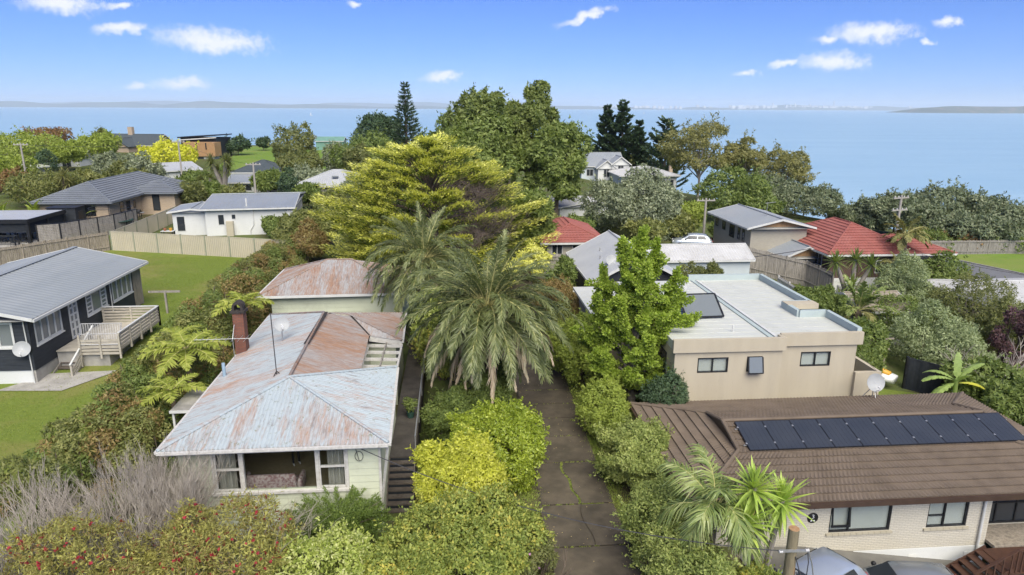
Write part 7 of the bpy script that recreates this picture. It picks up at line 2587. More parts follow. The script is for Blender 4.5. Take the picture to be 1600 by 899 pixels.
SPEC = {
    # kind: (function, keyword arguments)
    'round': ('tree', dict(name='pohutukawa_tree', leaf='leaf_grey', n=30000, L=0.30, W=0.20, ncl=105, rcl=0.19, base=-0.25, low=-0.75, rmin=0.8)),
    'oak': ('tree', dict(name='oak_tree', leaf='leaf_oak', n=30000, L=0.40, W=0.26, ncl=95, rcl=0.19, base=0.04, nl=30, low=-0.7, var=0.5)),
    'oak2': ('tree', dict(name='oak_tree', leaf='leaf_oak_light', n=22000, L=0.44, W=0.28, ncl=62, rcl=0.27, base=0.03, nl=16, low=-0.7, rmin=0.2)),
    'darkr': ('tree', dict(name='macrocarpa_tree', leaf='leaf_dark', n=11000, L=0.55, W=0.30, ncl=46, rcl=0.24, base=0.15)),
    'grn': ('tree', dict(name='broadleaf_tree', leaf='leaf_green', n=9000, L=0.46, W=0.28, ncl=40, rcl=0.27, base=0.1)),
    'grey': ('tree', dict(name='silver_leaf_tree', leaf='leaf_grey', n=6500, L=0.42, W=0.24, ncl=34, rcl=0.28, base=0.08)),
    'olive': ('tree', dict(name='olive_green_tree', leaf='leaf_olive', n=7500, L=0.46, W=0.26, ncl=34, rcl=0.28, base=0.12)),
    'yel': ('tree', dict(name='golden_tree', leaf='leaf_yellow_tree', n=7000, L=0.5, W=0.3, ncl=40, rcl=0.26, base=0.1)),
    'lime': ('tree', dict(name='lime_green_tree', leaf='leaf_lime', n=6500, L=0.52, W=0.32, ncl=34, rcl=0.28, base=0.12)),
    'grnl': ('tree', dict(name='light_green_tree', leaf='leaf_lime', n=9000, L=0.5, W=0.28, ncl=46, rcl=0.25, base=0.12)),
    'flat': ('tree', dict(name='flat_topped_tree', leaf='leaf_red', n=5000, L=0.5, W=0.28, ncl=26, rcl=0.28, base=0.6, low=-0.3, nl=12)),
    'red': ('tree', dict(name='red_leaf_shrub', cat='shrub', leaf='leaf_red', n=4200, L=0.36, W=0.2, ncl=24, rcl=0.3, base=0.03)),
    'hed': ('tree', dict(name='clipped_shrub', cat='shrub', leaf='leaf_hedge', n=9000, L=0.32, W=0.18, ncl=60, rcl=0.24, base=0.02, rmin=0.7)),
    'dark': ('tree', dict(name='skyline_tree', leaf='leaf_dark', n=2600, L=0.6, W=0.34, ncl=20, rcl=0.3, base=0.1)),
    'bush': ('tree', dict(name='scrub_bush', cat='shrub', leaf='leaf_hedge', n=7000, L=0.36, W=0.22, ncl=36, rcl=0.26, base=0.02)),
    'bush2': ('tree', dict(name='scrub_bush', cat='shrub', leaf='leaf_olive', n=4500, L=0.17, W=0.08, ncl=26, rcl=0.28, base=0.02, zb=2.4)),
    'bush2h': ('tree', dict(name='brown_shrub', cat='shrub', leaf='leaf_hedge_brown', n=8000, L=0.24, W=0.12, ncl=40, rcl=0.26, base=0.02)),
    'bushg': ('tree', dict(name='green_shrub', cat='shrub', leaf='leaf_green', n=7500, L=0.24, W=0.14, ncl=34, rcl=0.27, base=0.02)),
    'gum': ('tree', dict(name='gum_tree', leaf='leaf_gum', bark='grey_bark', n=11000, L=0.42, W=0.20, ncl=34, rcl=0.23, base=0.22, nl=22, flat=0.6, low=-0.6, r0=0.24, rmin=0.3, droop=0.3)),
    'dgrn': ('tree', dict(name='broadleaf_tree', leaf='leaf_green', n=14000, L=0.36, W=0.24, ncl=48, rcl=0.25, base=0.05)),
    'coast': ('tree', dict(name='coastal_tree', leaf='leaf_coast', n=17000, L=0.36, W=0.22, ncl=80, rcl=0.19, base=0.05, nl=18, flat=0.75, low=-0.7)),
    'red2': ('tree', dict(name='red_leaf_shrub', cat='shrub', leaf='leaf_red', n=4500, L=0.32, W=0.2, ncl=26, rcl=0.28, base=0.05)),
    'lime2': ('tree', dict(name='lime_green_shrub', cat='shrub', leaf='leaf_lime', n=7000, L=0.30, W=0.18, ncl=36, rcl=0.26, base=0.02)),
    'shr': ('tree', dict(name='dense_shrub', cat='shrub', leaf='leaf_green', n=16000, L=0.18, W=0.10, ncl=60, rcl=0.24, base=0.02)),
    'shr2': ('tree', dict(name='silver_shrub', cat='shrub', leaf='leaf_silver', n=17000, L=0.17, W=0.075, ncl=60, rcl=0.24, base=0.02)),
    'shr3': ('tree', dict(name='olive_brown_shrub', cat='shrub', leaf='leaf_olive', n=19000, L=0.17, W=0.07, ncl=70, rcl=0.22, base=0.02, nl=20, bark='twig_grey')),
    'purp': ('tree', dict(name='purple_shrub', cat='shrub', leaf='leaf_purple', n=9000, L=0.16, W=0.10, ncl=40, rcl=0.26, base=0.02)),
}
for kind, x, y, zt, Rr, lab in PLANTS:
    if kind in SPEC:
        kw = dict(SPEC[kind][1])
        nm, lf = kw.pop('name'), kw.pop('leaf')
        if kind == 'coast':
            kw['ncl'] = 95
            kw['n'] = 19000
        tree(nm, lab, x, y, zt, Rr, lf, **kw)
    elif kind == 'norfolk':
        conifer(lab, x, y, zt, Rr * 1.55, 'leaf_dark', 30, 7, 44, 0.75, 0.20, 0.30, base=0.08, taper=0.95, name='ribbed_pine', irr=0.06, droop=0.02)
    elif kind == 'pine':
        conifer(lab, x, y, zt, Rr * 1.35, 'leaf_dark', 21, 7, 190, 0.75, 0.36, 0.32, base=0.06, taper=0.8, irr=0.5, zj=1.0)
    elif kind == 'pine2':
        conifer(lab, x, y, zt, Rr * 1.25, 'leaf_dark', 16, 7, 140, 0.8, 0.26, 0.35, base=0.05, taper=0.6, irr=0.45, zj=1.0)
    elif kind == 'cone':
        tree('clipped_conifer', lab, x, y, zt, Rr, 'leaf_dark', n=4200, L=0.30, W=0.16, ncl=40, rcl=0.42, base=0.02, rmin=0.6)
    elif kind == 'cab':
        zb = ground(x, y)
        h = zt - zb
        rs_ = random.Random(int(x * 10))
        hd = [(rs_.uniform(-.75, .75) * Rr, rs_.uniform(-.5, .5) * Rr, h * rs_.uniform(0.6, 0.9)) for _ in range(9 if Rr > 2 else 4)]
        spiky(lab, hd, x, y, zb, 'cabbage_tree', Rr * 0.62, 0.12, 64, 'tree', ('leaf_olive', 'leaf_olive'), 'grey_bark', 0.28, join=True)
    elif kind == 'fan':
        zb = ground(x, y)
        h = zt - zb
        rs_ = random.Random(int(x * 10))
        hd = [(rs_.uniform(-.6, .6) * Rr, rs_.uniform(-.4, .4) * Rr, max(0.6, h * rs_.uniform(0.5, 0.8))) for _ in range(5)]
        spiky(lab, hd, x, y, zb, 'fan_palm', Rr * 0.7, 0.16, 44, 'palm tree', ('leaf_gum', 'leaf_gum'), 'bark', 0.2, join=True)

# ------------------------------------------------------------------ golden cypress
def cypress():
    rs = rstate()
    x, y, zt = -1.9, 60.0, 13.2
    zb = ground(x, y)
    h = zt - zb
    t = thing('golden_cypress', 'huge spreading golden yellow cypress behind the palms', 'tree', (x, y, zb), 0, local=True)
    m = MB()
    m.tube([(0, 0, -0.5), (0.1, 0, h * 0.4), (0, 0, h * 0.8)], [0.6, 0.42, 0.12], 9)
    GP, GD, GN, CP, CD, CN = [], [], [], [], [], []
    nplate = 380
    for k in range(nplate):
        f = rs.uniform(0.05, 1.0)
        z = h * 0.05 + 0.92 * h * f
        z = (math.floor(z / 0.95) + 0.5) * 0.95 + rs.uniform(-0.38, 0.38)
        f = min(0.99, max(0.02, (z / h - 0.05) / 0.92))
        # outline: broad shoulders, uneven pointed top
        env = 9.7 * (1 - f ** 3.0) ** 0.66 + 0.6
        a = rs.uniform(0, 6.283)
        env *= 0.80 + 0.24 * math.sin(a * 3 + f * 5) * 0.6 + rs.uniform(-0.1, 0.16)
        rad = env * rs.uniform(0.55, 1.0) ** 0.7
        if -1.15 < ((a + math.pi) % 6.283) - math.pi < -0.05 and 0.22 < f < 0.64 and rs.rand() < 0.9:
            continue
        o = np.array([math.cos(a), math.sin(a) * 0.85, 0.0])
        c = o * rad + np.array([0, 0, z])
        s = np.array([-o[1], o[0], 0])
        ln = rs.uniform(1.2, 2.4) * (0.55 + 0.5 * (1 - f))
        wd = ln * rs.uniform(0.55, 0.85)
        if k % 3 == 0:
            m.tube([(0, 0, z * 0.75), tuple(c * np.array([.5, .5, 1]) - np.array([0, 0, 0.1 * rad])), tuple(c)], [0.10, 0.07, 0.02], 4, cap=False)
        n = int(330 * ln * wd / 1.4)
        u = rs.uniform(-1, 1, n)
        v = rs.uniform(-1, 1, n)
        keep = u * u + v * v < 1
        u, v = u[keep], v[keep]
        n = len(u)
        up_ = 0.42 * ln * (u + 1) / 2
        P = c + o * (u * ln)[:, None] + s * (v * wd)[:, None] + np.array([0, 0, 1.0]) * (up_ - 0.35 * wd * v * v + 0.09 * rs.normal(size=n))[:, None]
        D = unit(o * 1.0 + s * (0.7 * v)[:, None] + np.array([0, 0, 1.0]) * rs.uniform(0.15, 0.8, n)[:, None] + 0.25 * rs.normal(size=(n, 3)))
        N = unit(np.array([0, 0, 1.0]) - 0.25 * o + 0.32 * rs.normal(size=(n, 3)))
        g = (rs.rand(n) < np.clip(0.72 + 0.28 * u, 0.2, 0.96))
        dead = a % 6.283
        GP.append(P[g] + np.array([0, 0, 0.07])); GD.append(D[g]); GN.append(N[g])
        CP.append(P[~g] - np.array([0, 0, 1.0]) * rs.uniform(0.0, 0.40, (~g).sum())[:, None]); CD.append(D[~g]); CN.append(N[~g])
    m.build('trunk', 'bark', t)
    P = np.vstack(GP)
    V, F = leaf_tris(P, np.vstack(GD), np.vstack(GN), rs.uniform(0.16, 0.34, len(P)), rs.uniform(0.07, 0.13, len(P)))
    link('crown', np_mesh('crown', V, F, 'cypress_gold'), t)
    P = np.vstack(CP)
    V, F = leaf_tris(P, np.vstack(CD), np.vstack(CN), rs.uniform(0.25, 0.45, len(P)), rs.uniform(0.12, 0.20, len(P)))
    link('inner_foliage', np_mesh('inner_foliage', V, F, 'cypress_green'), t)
    # bare grey-brown twiggy patch on the right flank
    for k in range(18):
        a = rs.uniform(-1.15, -0.05)
        z = rs.uniform(2.6, 7.4)
        f = z / h
        rad = 9.4 * (1 - f ** 2.3) ** 0.75 * rs.uniform(0.62, 0.84)
        tm, tips = twigs(rs, (math.cos(a) * rad * 0.75, math.sin(a) * rad * 0.65, z - 0.6), 5, 3.4, 1.5, 3, 4, 0.03, 0.0, 0.5, 0.62)
        o = np.array([math.cos(a), math.sin(a)]) * 0.45
        tm.v = [(x_ + o[0] * (z_ - z + 0.6), y_ + o[1] * (z_ - z + 0.6), z_) for x_, y_, z_ in tm.v]
        tm.build('dead_twigs', 'twig_purple', t)
    return t


cypress()
# smaller gold shoots at its foot
tree('golden_shrub', 'small golden cypress bush left of the red roofed cottage', 6.2, 55.0, 5.4, 1.5, 'cypress_gold', cat='shrub', n=7000, L=0.24, W=0.10, ncl=46, rcl=0.25, base=0.0, flat=0.6)
tree('golden_shrub', 'low golden shoots under the dark twiggy side of the cypress', 3.6, 53.5, 4.4, 1.6, 'cypress_gold', cat='shrub', n=5000, L=0.24, W=0.10, ncl=36, rcl=0.25, base=0.0, flat=0.6)

# ------------------------------------------------------------------ date palms
PG = ('palm_green', 'palm_stem')
PD = ('palm_dead', 'palm_dead')
fr_ = {e: [frond_mesh('frond', 4.35, 76, 0.66, 0.046, e, d, PG, 50, 0.18, 0.035, 0.12, 0.10, twist=0.15, seed=int(e) + 90 + q) for q, d in enumerate(ds)]
       for e, ds in ((82, (0.7, 1.0)), (64, (1.2, 1.5)), (46, (1.5, 1.8)), (28, (1.5, 1.9)), (10, (1.3, 1.7)), (-12, (1.1, 1.4)), (-38, (0.8, 1.0)))}
fd_ = [frond_mesh('frond', 3.8, 60, 0.50, 0.05, e, d, PD, 28, 0.0, 0.045, 0.14, 0.35, seed=40 + q) for q, (e, d) in enumerate(((-20, 1.2), (-45, 0.8), (0, 1.5)))]
palm('date_palm', 'big feathery date palm in front, hanging brown fronds, beside the driveway', 1.6, 33.0, 6.35, ground(1.6, 33.0),
     [(8, fr_[82], 0.25, 0.85), (12, fr_[64], 0.18, 0.98), (18, fr_[46], 0.1, 1.05), (21, fr_[28], 0.0, 1.08), (20, fr_[10], -0.1, 1.05), (18, fr_[-12], -0.2, 0.98), (8, fr_[-38], -0.3, 0.85), (26, fd_, -0.35, 1.08)], 0.42)
palm('date_palm', 'second feathery date palm farther back beside the rear cottage roof', -2.0, 43.5, 6.55, ground(-2, 43.5),
     [(7, fr_[82], 0.25, 0.8), (10, fr_[64], 0.18, 0.9), (13, fr_[46], 0.1, 0.95), (15, fr_[28], 0.0, 1.0), (14, fr_[10], -0.1, 0.98), (10, fr_[-12], -0.2, 0.9), (6, fd_, -0.4, 0.8)], 0.42)

# ------------------------------------------------------------------ ginkgo: bright green, upright shoots
def ginkgo():
    rs = rstate()
    x, y = 9.5, 34.4
    zb = ground(x, y)
    t = thing('ginkgo_tree', 'bright green upright tree between the driveway and the beige house', 'tree', (x, y, zb), 0, local=True)
    m = MB()
    m.tube([(0, 0, -0.4), (0.1, 0, 2.2), (0.0, 0.1, 4.5)], [0.24, 0.19, 0.13], 9)
    Ps, Ds = [], []

    def clothe(p0, mid, end, n, wr0, wr1, s0):
        s = rs.uniform(s0, 1.03, n)
        base = ((1 - s) ** 2)[:, None] * p0 + (2 * s * (1 - s))[:, None] * mid + (s ** 2)[:, None] * end
        o = rsphere(rs, n)
        wr = wr0 + (wr1 - wr0) * s
        Ps.append(base + o * (wr * rs.uniform(0.25, 1.0, n))[:, None])
        Ds.append(unit(o + 0.4 * unit((end - p0)[None])[0] + np.array([0, 0, -0.2])))
    # leaders: ascending limbs of uneven length
    limbs = [(0.2, 0.0, 9.5), (-0.9, -0.3, 9.0), (1.0, 0.4, 8.7), (-1.7, 0.5, 7.7), (1.9, -0.5, 7.5), (0.1, -1.5, 8.1), (0.4, 1.6, 8.1), (2.6, 0.3, 6.0), (-2.3, -0.5, 6.3), (-1.2, -1.7, 6.2), (1.3, -1.9, 5.7),
             (3.1, -0.3, 4.9), (-2.7, 0.2, 4.5), (0.0, -2.5, 4.5), (2.1, -1.7, 3.9), (-2.1, -1.4, 3.5), (1.2, 2.2, 5.2), (-1.3, 2.0, 5.5), (2.2, 1.0, 3.3), (-0.9, -2.4, 2.6), (1.0, -2.2, 2.4), (-2.4, 0.6, 2.6)]
    for lx, ly, lz in limbs:
        end = np.array([lx, ly, lz]) + rs.normal(size=3) * 0.15
        p0 = np.array([0, 0, max(0.9, lz * rs.uniform(0.28, 0.5))])
        mid = p0 * 0.45 + end * 0.55 + np.array([lx, ly, 0]) * 0.22
        m.tube([tuple(p0), tuple((p0 + mid) / 2), tuple(mid * 0.7 + end * 0.3), tuple(end)], [0.085, 0.06, 0.04, 0.012], 5, cap=False)
        ln = np.linalg.norm(end - p0)
        clothe(p0, mid, end, int(330 * ln), 0.32, 0.16, 0.35)
        for k in range(int(4 + ln * 2.6)):
            s = rs.uniform(0.3, 0.95)
            q = (1 - s) ** 2 * p0 + 2 * s * (1 - s) * mid + s * s * end
            a = rs.uniform(0, 6.283)
            e = rs.uniform(-0.35, 0.95)
            l2 = rs.uniform(0.55, 1.35) * (1.25 - 0.6 * s)
            d = np.array([math.cos(a) * math.cos(e), math.sin(a) * math.cos(e), math.sin(e)])
            e2 = q + d * l2
            m2 = q + d * l2 * 0.5 + np.array([0, 0, -0.08])
            m.tube([tuple(q), tuple(m2), tuple(e2)], [0.026, 0.018, 0.006], 4, cap=False)
            clothe(q, m2, e2, int(230 * l2), 0.27, 0.13, 0.15)
    m.build('trunk', 'grey_bark', t)
    P, D = np.vstack(Ps), np.vstack(Ds)
    n = len(P)
    N = unit(np.array([0, 0, 0.8]) + 0.7 * rs.normal(size=(n, 3)))
    N = unit(N - D * (N * D).sum(1, keepdims=True))
    V, F = leaf_quads(P, D, N, rs.uniform(0.09, 0.17, n), rs.uniform(0.09, 0.15, n))
    link('crown', np_mesh('crown', V, F, 'leaf_ginkgo'), t)


ginkgo()

# ------------------------------------------------------------------ overgrown hedge between lawn and cottage
def hedge():
    rs = rstate()
    t = thing('overgrown_hedge', 'long overgrown mixed hedge between the lawn and the rusty roofed cottage', 'hedge', (-15, 45, 1.5), 0)
    O = np.array(origin_of(t))
    for part, (mat, frac, n) in enumerate((('leaf_hedge', 0.5, 60000), ('leaf_hedge_brown', 0.3, 26000), ('leaf_green', 0.2, 22000))):
        cen, rad = [], []
        N = int(330 * frac)
        for k in range(N):
            y = rs.uniform(24.5, 64.5)
            w = lerp(2.3, 2.6, (y - 25) / 40) * (1.0 if y < 58 else 0.75)
            xc = -15.2 - 0.6 * sm((30 - y) / 6)
            u = rs.uniform(-1, 1)
            top = lerp(2.3, 2.2, (y - 25) / 40) + 0.5 * math.sin(y * 0.9) + 0.3 * math.sin(y * 2.3 + u * 2)
            x = xc + u * w
            z = ground(x, y) + (top * (1 - 0.55 * abs(u) ** 3)) * (rs.uniform(0.35, 1.0) if rs.rand() < 0.5 else rs.uniform(0.8, 1.0)) - 0.35
            cen.append((x, y, z))
            rad.append(rs.uniform(0.38, 0.72))
        out = np.tile(np.array([[0, -0.2, 0.8]]), (len(cen), 1))
        V, F = scatter(rs, np.array(cen) - O, rad, n, 0.16, 0.085, 0.4, 0.6, out=out, shape=leaf_tris)
        link('foliage', np_mesh('foliage', V, F, mat), t)
    m = MB()
    for k in range(60):
        y = rs.uniform(24.5, 64)
        x = -15.2 + rs.uniform(-2, 2)
        g = ground(x, y)
        m.tube([(x, y, g - 0.1), (x + rs.uniform(-.3, .3), y + rs.uniform(-.3, .3), g + 1.8)], [0.05, 0.02], 5)
    m.build('stems', 'bark', t, kind='stuff')


hedge()

# ------------------------------------------------------------------ tree ferns
ff = [frond_mesh('frond', 2.1, 34, 0.52, 0.085, e, d, ('fern_green', 'palm_stem'), 75, 0.02, 0.022, 0.08, 0.0, seed=70 + q, endl=0.12) for q, (e, d) in enumerate(((38, 1.1), (24, 1.0), (10, 0.9), (50, 1.3)))]
for lab, x, y, zc, cnt, sc in (('large lime green tree fern in the hedge beside the brick chimney', -13.7, 34.6, 4.05, 15, 1.12), ('smaller tree fern behind the brick chimney in the hedge', -13.2, 42.5, 4.15, 13, 1.0),
                               ('low tree fern below the chimney, left of the rusty roof', -13.4, 31.6, 3.0, 11, 0.85), ('tree fern just left of the large lime fern', -15.3, 37.6, 3.7, 11, 0.8)):
    palm('tree_fern', lab, x, y, zc, ground(x, y), [(cnt - 5, ff[1:3], 0.0, sc), (5, [ff[0], ff[3]], 0.05, sc * 0.8)], 0.11, cat='fern')

# ------------------------------------------------------------------ foreground shrubs
def shrub(name, label, x, y, ztop, Rx, Ry, leaf, n, L, W, ncl=70, rcl=0.42, zb=None, low=-0.3, rmin=0.55, base=0.0, flat=1.0, jit=0.55, bark='bark', up=0.35, cat='shrub', droop=0.0, seed=None, spr=None):
    rs = rstate()
    zb = ground(x, y) if zb is None else zb
    h = ztop - zb
    t = thing(name, label, cat, (x, y, zb), 0, local=True)
    cz = h * (0.5 + base / 2)
    cen, rr, d = ell_clumps(rs, (0, 0, cz), (Rx, Ry, h * (0.5 - base / 2)), ncl, rcl, low - 0.4, rmin)
    shp = leaf_tris if y > 29.5 else leaf_quads
    tm, tips = twigs(rs, (0, 0, -0.1), 7, h * 0.9, 0.9, 2, 3, 0.05, 0.5, 0.35, 0.6, 4)
    tm.build('branches', bark, t)
    V, F = joined(scatter(rs, cen, rr, n, L, W, up, jit, flat, out=d, droop=droop, cull=0.78, shape=shp), sprigs(rs, cen, rr, d, spr or max(40, n // 160), rcl * 1.1, 20, L, W, shape=shp))
    link('foliage', np_mesh('foliage', V, F, leaf), t)
    return t, rs, cen, rr, d, h


shrub('golden_leaf_shrub', 'bright yellow leaved shrub right of the cottage steps', 0.15, 24.2, 3.8, 1.7, 1.6, 'leaf_shrub_yellow', 42000, 0.15, 0.07, 80, 0.42, droop=0.25)
shrub('glossy_shrub', 'dense rounded glossy green shrub beside the driveway below the palm', 1.75, 27.6, 3.35, 2.15, 2.0, 'leaf_shrub_green', 76000, 0.125, 0.07, 150, 0.40, rmin=0.5)
shrub('mixed_leaf_shrub', 'large green and orange tinged shrub at the bottom of the view', 0.15, 19.9, 3.75, 2.5, 1.9, 'leaf_shrub_mixed', 52000, 0.125, 0.065, 110, 0.42)
shrub('mixed_leaf_shrub', 'lower green shrub with orange leaves left of the largest one', -1.4, 18.6, 2.9, 1.5, 1.3, 'leaf_shrub_mixed', 26000, 0.115, 0.06, 60, 0.38)
shrub('variegated_shrub', 'pale variegated shrub below the dark juniper', -4.2, 19.3, 3.15, 1.75, 1.5, 'leaf_variegated', 32000, 0.115, 0.055, 80, 0.40)
t_, rs_, cen_, rr_, d_, h_ = shrub('flowering_shrub', 'small shrub with purple flowers beside the driveway edge', 2.55, 19.9, 2.3, 0.75, 1.1, 'leaf_olive', 14000, 0.10, 0.04, 40, 0.26)
V, F = scatter(rs_, cen_[:18], rr_[:18], 90, 0.09, 0.08, 0.5, cull=0, out=d_[:18])
link('flowers', np_mesh('flowers', V, F, 'flower_purple'), t_)
shrub('privet_hedge', 'light green untrimmed hedge along the driveway right edge', 7.2, 20.2, 3.3, 1.35, 3.2, 'leaf_privet', 50000, 0.10, 0.05, 120, 0.38)
shrub('green_hedge', 'darker green hedge shrub at the bottom beside the driveway', 7.0, 17.0, 3.3, 1.3, 1.6, 'leaf_privet', 26000, 0.11, 0.055, 60, 0.38)
shrub('pale_shrub', 'pale green spreading shrub between the driveway and the brown roof', 7.7, 26.6, 3.0, 1.7, 1.9, 'leaf_privet', 38000, 0.12, 0.06, 90, 0.36, flat=0.7)
shrub('yellow_green_shrub', 'yellow green twiggy shrub beside the driveway under the bright tree', 7.3, 31.3, 2.7, 1.2, 2.4, 'leaf_lime', 30000, 0.12, 0.065, 80, 0.36)
shrub('lime_shrub', 'lime green shrub beside the driveway near the palm', 7.0, 37.5, 4.4, 1.4, 2.8, 'leaf_lime', 28000, 0.14, 0.075, 80, 0.40)
shrub('dark_shrub', 'dark leafy shrub in front of the beige house corner', 10.3, 30.9, 3.3, 1.05, 0.9, 'leaf_dark', 13000, 0.12, 0.06, 44, 0.34, base=0.25)
shrub('green_shrub', 'green shrub under the front date palm by the walkway', -0.3, 30.5, 3.0, 1.3, 1.6, 'leaf_green', 22000, 0.13, 0.07, 60, 0.36)
shrub('ivy_shrub', 'ivy covered green mound around the front date palm trunk', 1.5, 31.6, 3.3, 1.3, 1.1, 'leaf_green', 20000, 0.13, 0.08, 60, 0.34)
shrub('green_shrub', 'dark green shrub behind the front date palm trunk', 1.9, 35.6, 3.6, 1.2, 1.2, 'leaf_green', 14000, 0.14, 0.08, 46, 0.36)
shrub('yellow_flower_shrub', 'yellowish shrub between the two date palms', -0.8, 38.2, 4.6, 1.4, 1.4, 'leaf_shrub_mixed', 14000, 0.16, 0.09, 46, 0.40)
shrub('white_flower_shrub', 'creamy flowering shrub left of the front date palm crown', -1.4, 40.2, 6.0, 1.3, 1.2, 'leaf_variegated', 12000, 0.16, 0.10, 46, 0.36)
shrub('brown_shrub', 'brownish twiggy shrubs before the dark timber house', 7.3, 47.0, 4.2, 1.5, 3.0, 'leaf_hedge_brown', 16000, 0.15, 0.07, 60, 0.36)
shrub('brown_shrub', 'low olive shrubs between drive and dark timber house', 6.6, 42.5, 3.6, 1.3, 1.8, 'leaf_hedge', 14000, 0.15, 0.08, 50, 0.36)

# juniper: feathery arching sprays
def juniper():
    rs = rstate()
    t = thing('juniper_shrub', 'dark green feathery juniper below the cottage window', 'shrub', (-4.4, 22.4, 0), 0, local=True)
    Ps, Ds, Ns = [], [], []
    m = MB()
    for k in range(150):
        a = rs.uniform(0, 6.283)
        r = math.sqrt(rs.rand())
        c0 = np.array([math.cos(a) * r * 0.7, math.sin(a) * r * 0.4, 1.1 + 0.5 * (1 - r)])
        d = unit(np.array([[math.cos(a) * 1.3, math.sin(a), rs.uniform(0.1, 0.7)]]))[0]
        ln = rs.uniform(0.8, 1.5)
        nn = 210
        s = rs.rand(nn)
        P = c0 + d * (ln * s)[:, None] + np.array([0, 0, 1]) * (0.18 * np.sin(s * 2.6))[:, None] + (0.13 * (1.1 - s))[:, None] * rs.normal(size=(nn, 3))
        Ps.append(P)
        Ds.append(unit(d + 0.55 * rs.normal(size=(nn, 3)) + np.array([0, 0, 0.2])))
        if k % 4 == 0:
            m.tube([(0, 0, 0), tuple(c0), tuple(c0 + d * ln)], [0.04, 0.025, 0.006], 4, cap=False)
    m.build('branches', 'bark', t)
    P, D = np.vstack(Ps), np.vstack(Ds)
    N = unit(np.array([0, 0, 1.0]) + 0.6 * rs.normal(size=P.shape))
    V, F = leaf_quads(P, D, N, rs.uniform(0.08, 0.16, len(P)), rs.uniform(0.018, 0.035, len(P)))
    link('foliage', np_mesh('foliage', V, F, 'leaf_juniper'), t)


juniper()

# bare grey twiggy shrubs
for lab, x, y, h, sp, n, lv in (('leafless pale grey twiggy shrub before the cottage corner', -10.9, 21.5, 4.6, 1.1, 84, 4), ('sparser leafless grey shrub at the left edge', -14.3, 21.2, 4.7, 1.15, 46, 3),
                               ('leafless grey shrub against the cottage left wall', -10.3, 22.7, 3.3, 0.7, 26, 3)):
    rs = rstate()
    t = thing('bare_shrub', lab, 'shrub', (x, y, ground(x, y)), 0, local=True)
    tm, tips = twigs(rs, (0, 0, 0), n, h, sp, lv, 3, 0.032, 0.9, 0.30, 0.60)
    tm.build('twigs', 'twig_grey', t)

# red bottlebrush shrubs
for lab, x, y, zt, Rx, Ry in (('red flowering bottlebrush shrub at the left bottom corner', -11.6, 18.8, 4.15, 2.3, 1.6), ('larger red flowering bottlebrush shrub below the cottage window', -7.4, 19.6, 4.35, 2.35, 1.7), ('low bottlebrush growth between the two larger bushes', -9.6, 17.6, 3.2, 1.6, 1.1)):
    t, rs, cen, rr, d, h = shrub('bottlebrush_shrub', lab, x, y, zt, Rx, Ry, 'leaf_bottlebrush', 30000, 0.13, 0.035, 90, 0.40, bark='twig_grey', jit=0.8)
    tm, tips = twigs(rs, (0, 0, 0), 16, h, 1.15, 3, 3, 0.022, 0.4, 0.4, 0.62)
    tm.build('twigs', 'twig_grey', t)
    # flower spikes: short bristly cylinders
    fm, Vs = [], []
    k = 330
    idx = rs.choice(len(cen), k)
    dd = unit(rsphere(rs, k) + 0.7 * d[idx] + np.array([0, -0.25, 0.35]))
    C = cen[idx] + dd * (rr[idx] * rs.uniform(0.85, 1.1, k))[:, None]
    per = 46
    ax = unit(dd + 0.5 * rs.normal(size=(k, 3)))
    ci = np.repeat(np.arange(k), per)
    sL = np.repeat(rs.uniform(0.5, 1.1, k), per)
    o = rsphere(rs, k * per)
    o = unit(o - ax[ci] * (o * ax[ci]).sum(1, keepdims=True))
    P = C[ci] + ax[ci] * (rs.uniform(-0.07, 0.07, k * per) * sL)[:, None]
    D = unit(o + 0.2 * ax[ci])
    N = ax[ci]
    V, F = leaf_tris(P, D, N, 0.052 * sL, np.full(k * per, 0.022))
    link('flowers', np_mesh('flowers', V, F, 'flower_red'), t)

# ------------------------------------------------------------------ kentia palm and yuccas by the bungalow
kf = [frond_mesh('frond', 2.0, 50, 0.74, 0.05, e, d, ('kentia_green', 'palm_stem'), 62, 0.05, 0.022, 0.22, 0.30, seed=20 + q, endl=0.5) for q, (e, d) in enumerate(((80, 1.2), (58, 1.9), (36, 2.0), (15, 1.7), (66, 1.6)))]
kd = [frond_mesh('frond', 1.5, 26, 0.55, 0.045, -10, 1.3, ('palm_dead', 'palm_stem'), 45, 0.0, 0.022, 0.2, 0.5, seed=31)]
palm('kentia_palm', 'drooping feather palm beside the spiky yuccas in the right foreground', 8.3, 19.3, 3.2, ground(8.3, 19.3), [(3, [kf[0]], 0.3, 1.0), (5, [kf[1], kf[4]], 0.2, 1.05), (6, [kf[2]], 0.1, 1.0), (4, [kf[3]], 0.0, 0.95), (3, kd, -0.05, 1.0)], 0.10, 'grey_bark')
spiky('tall three headed yucca with yellow edged leaves before the bungalow', [(-0.55, 0.0, 4.75), (0.42, 0.0, 4.25), (-0.8, -0.25, 3.7)], 9.75, 18.6, -0.2, L=1.0, W=0.115, per=98)
spiky('low yucca rosette beside the silver car', [(0.0, 0.0, 1.9), (0.35, 0.25, 1.5)], 9.75, 17.7, -0.2, L=0.62, W=0.06, per=44)
shrub('garden_shrub', 'leafy yellow green shrub at the foot of the kentia palm', 8.9, 17.6, 2.3, 1.1, 0.8, 'leaf_shrub_mixed', 14000, 0.12, 0.06, 40, 0.32)

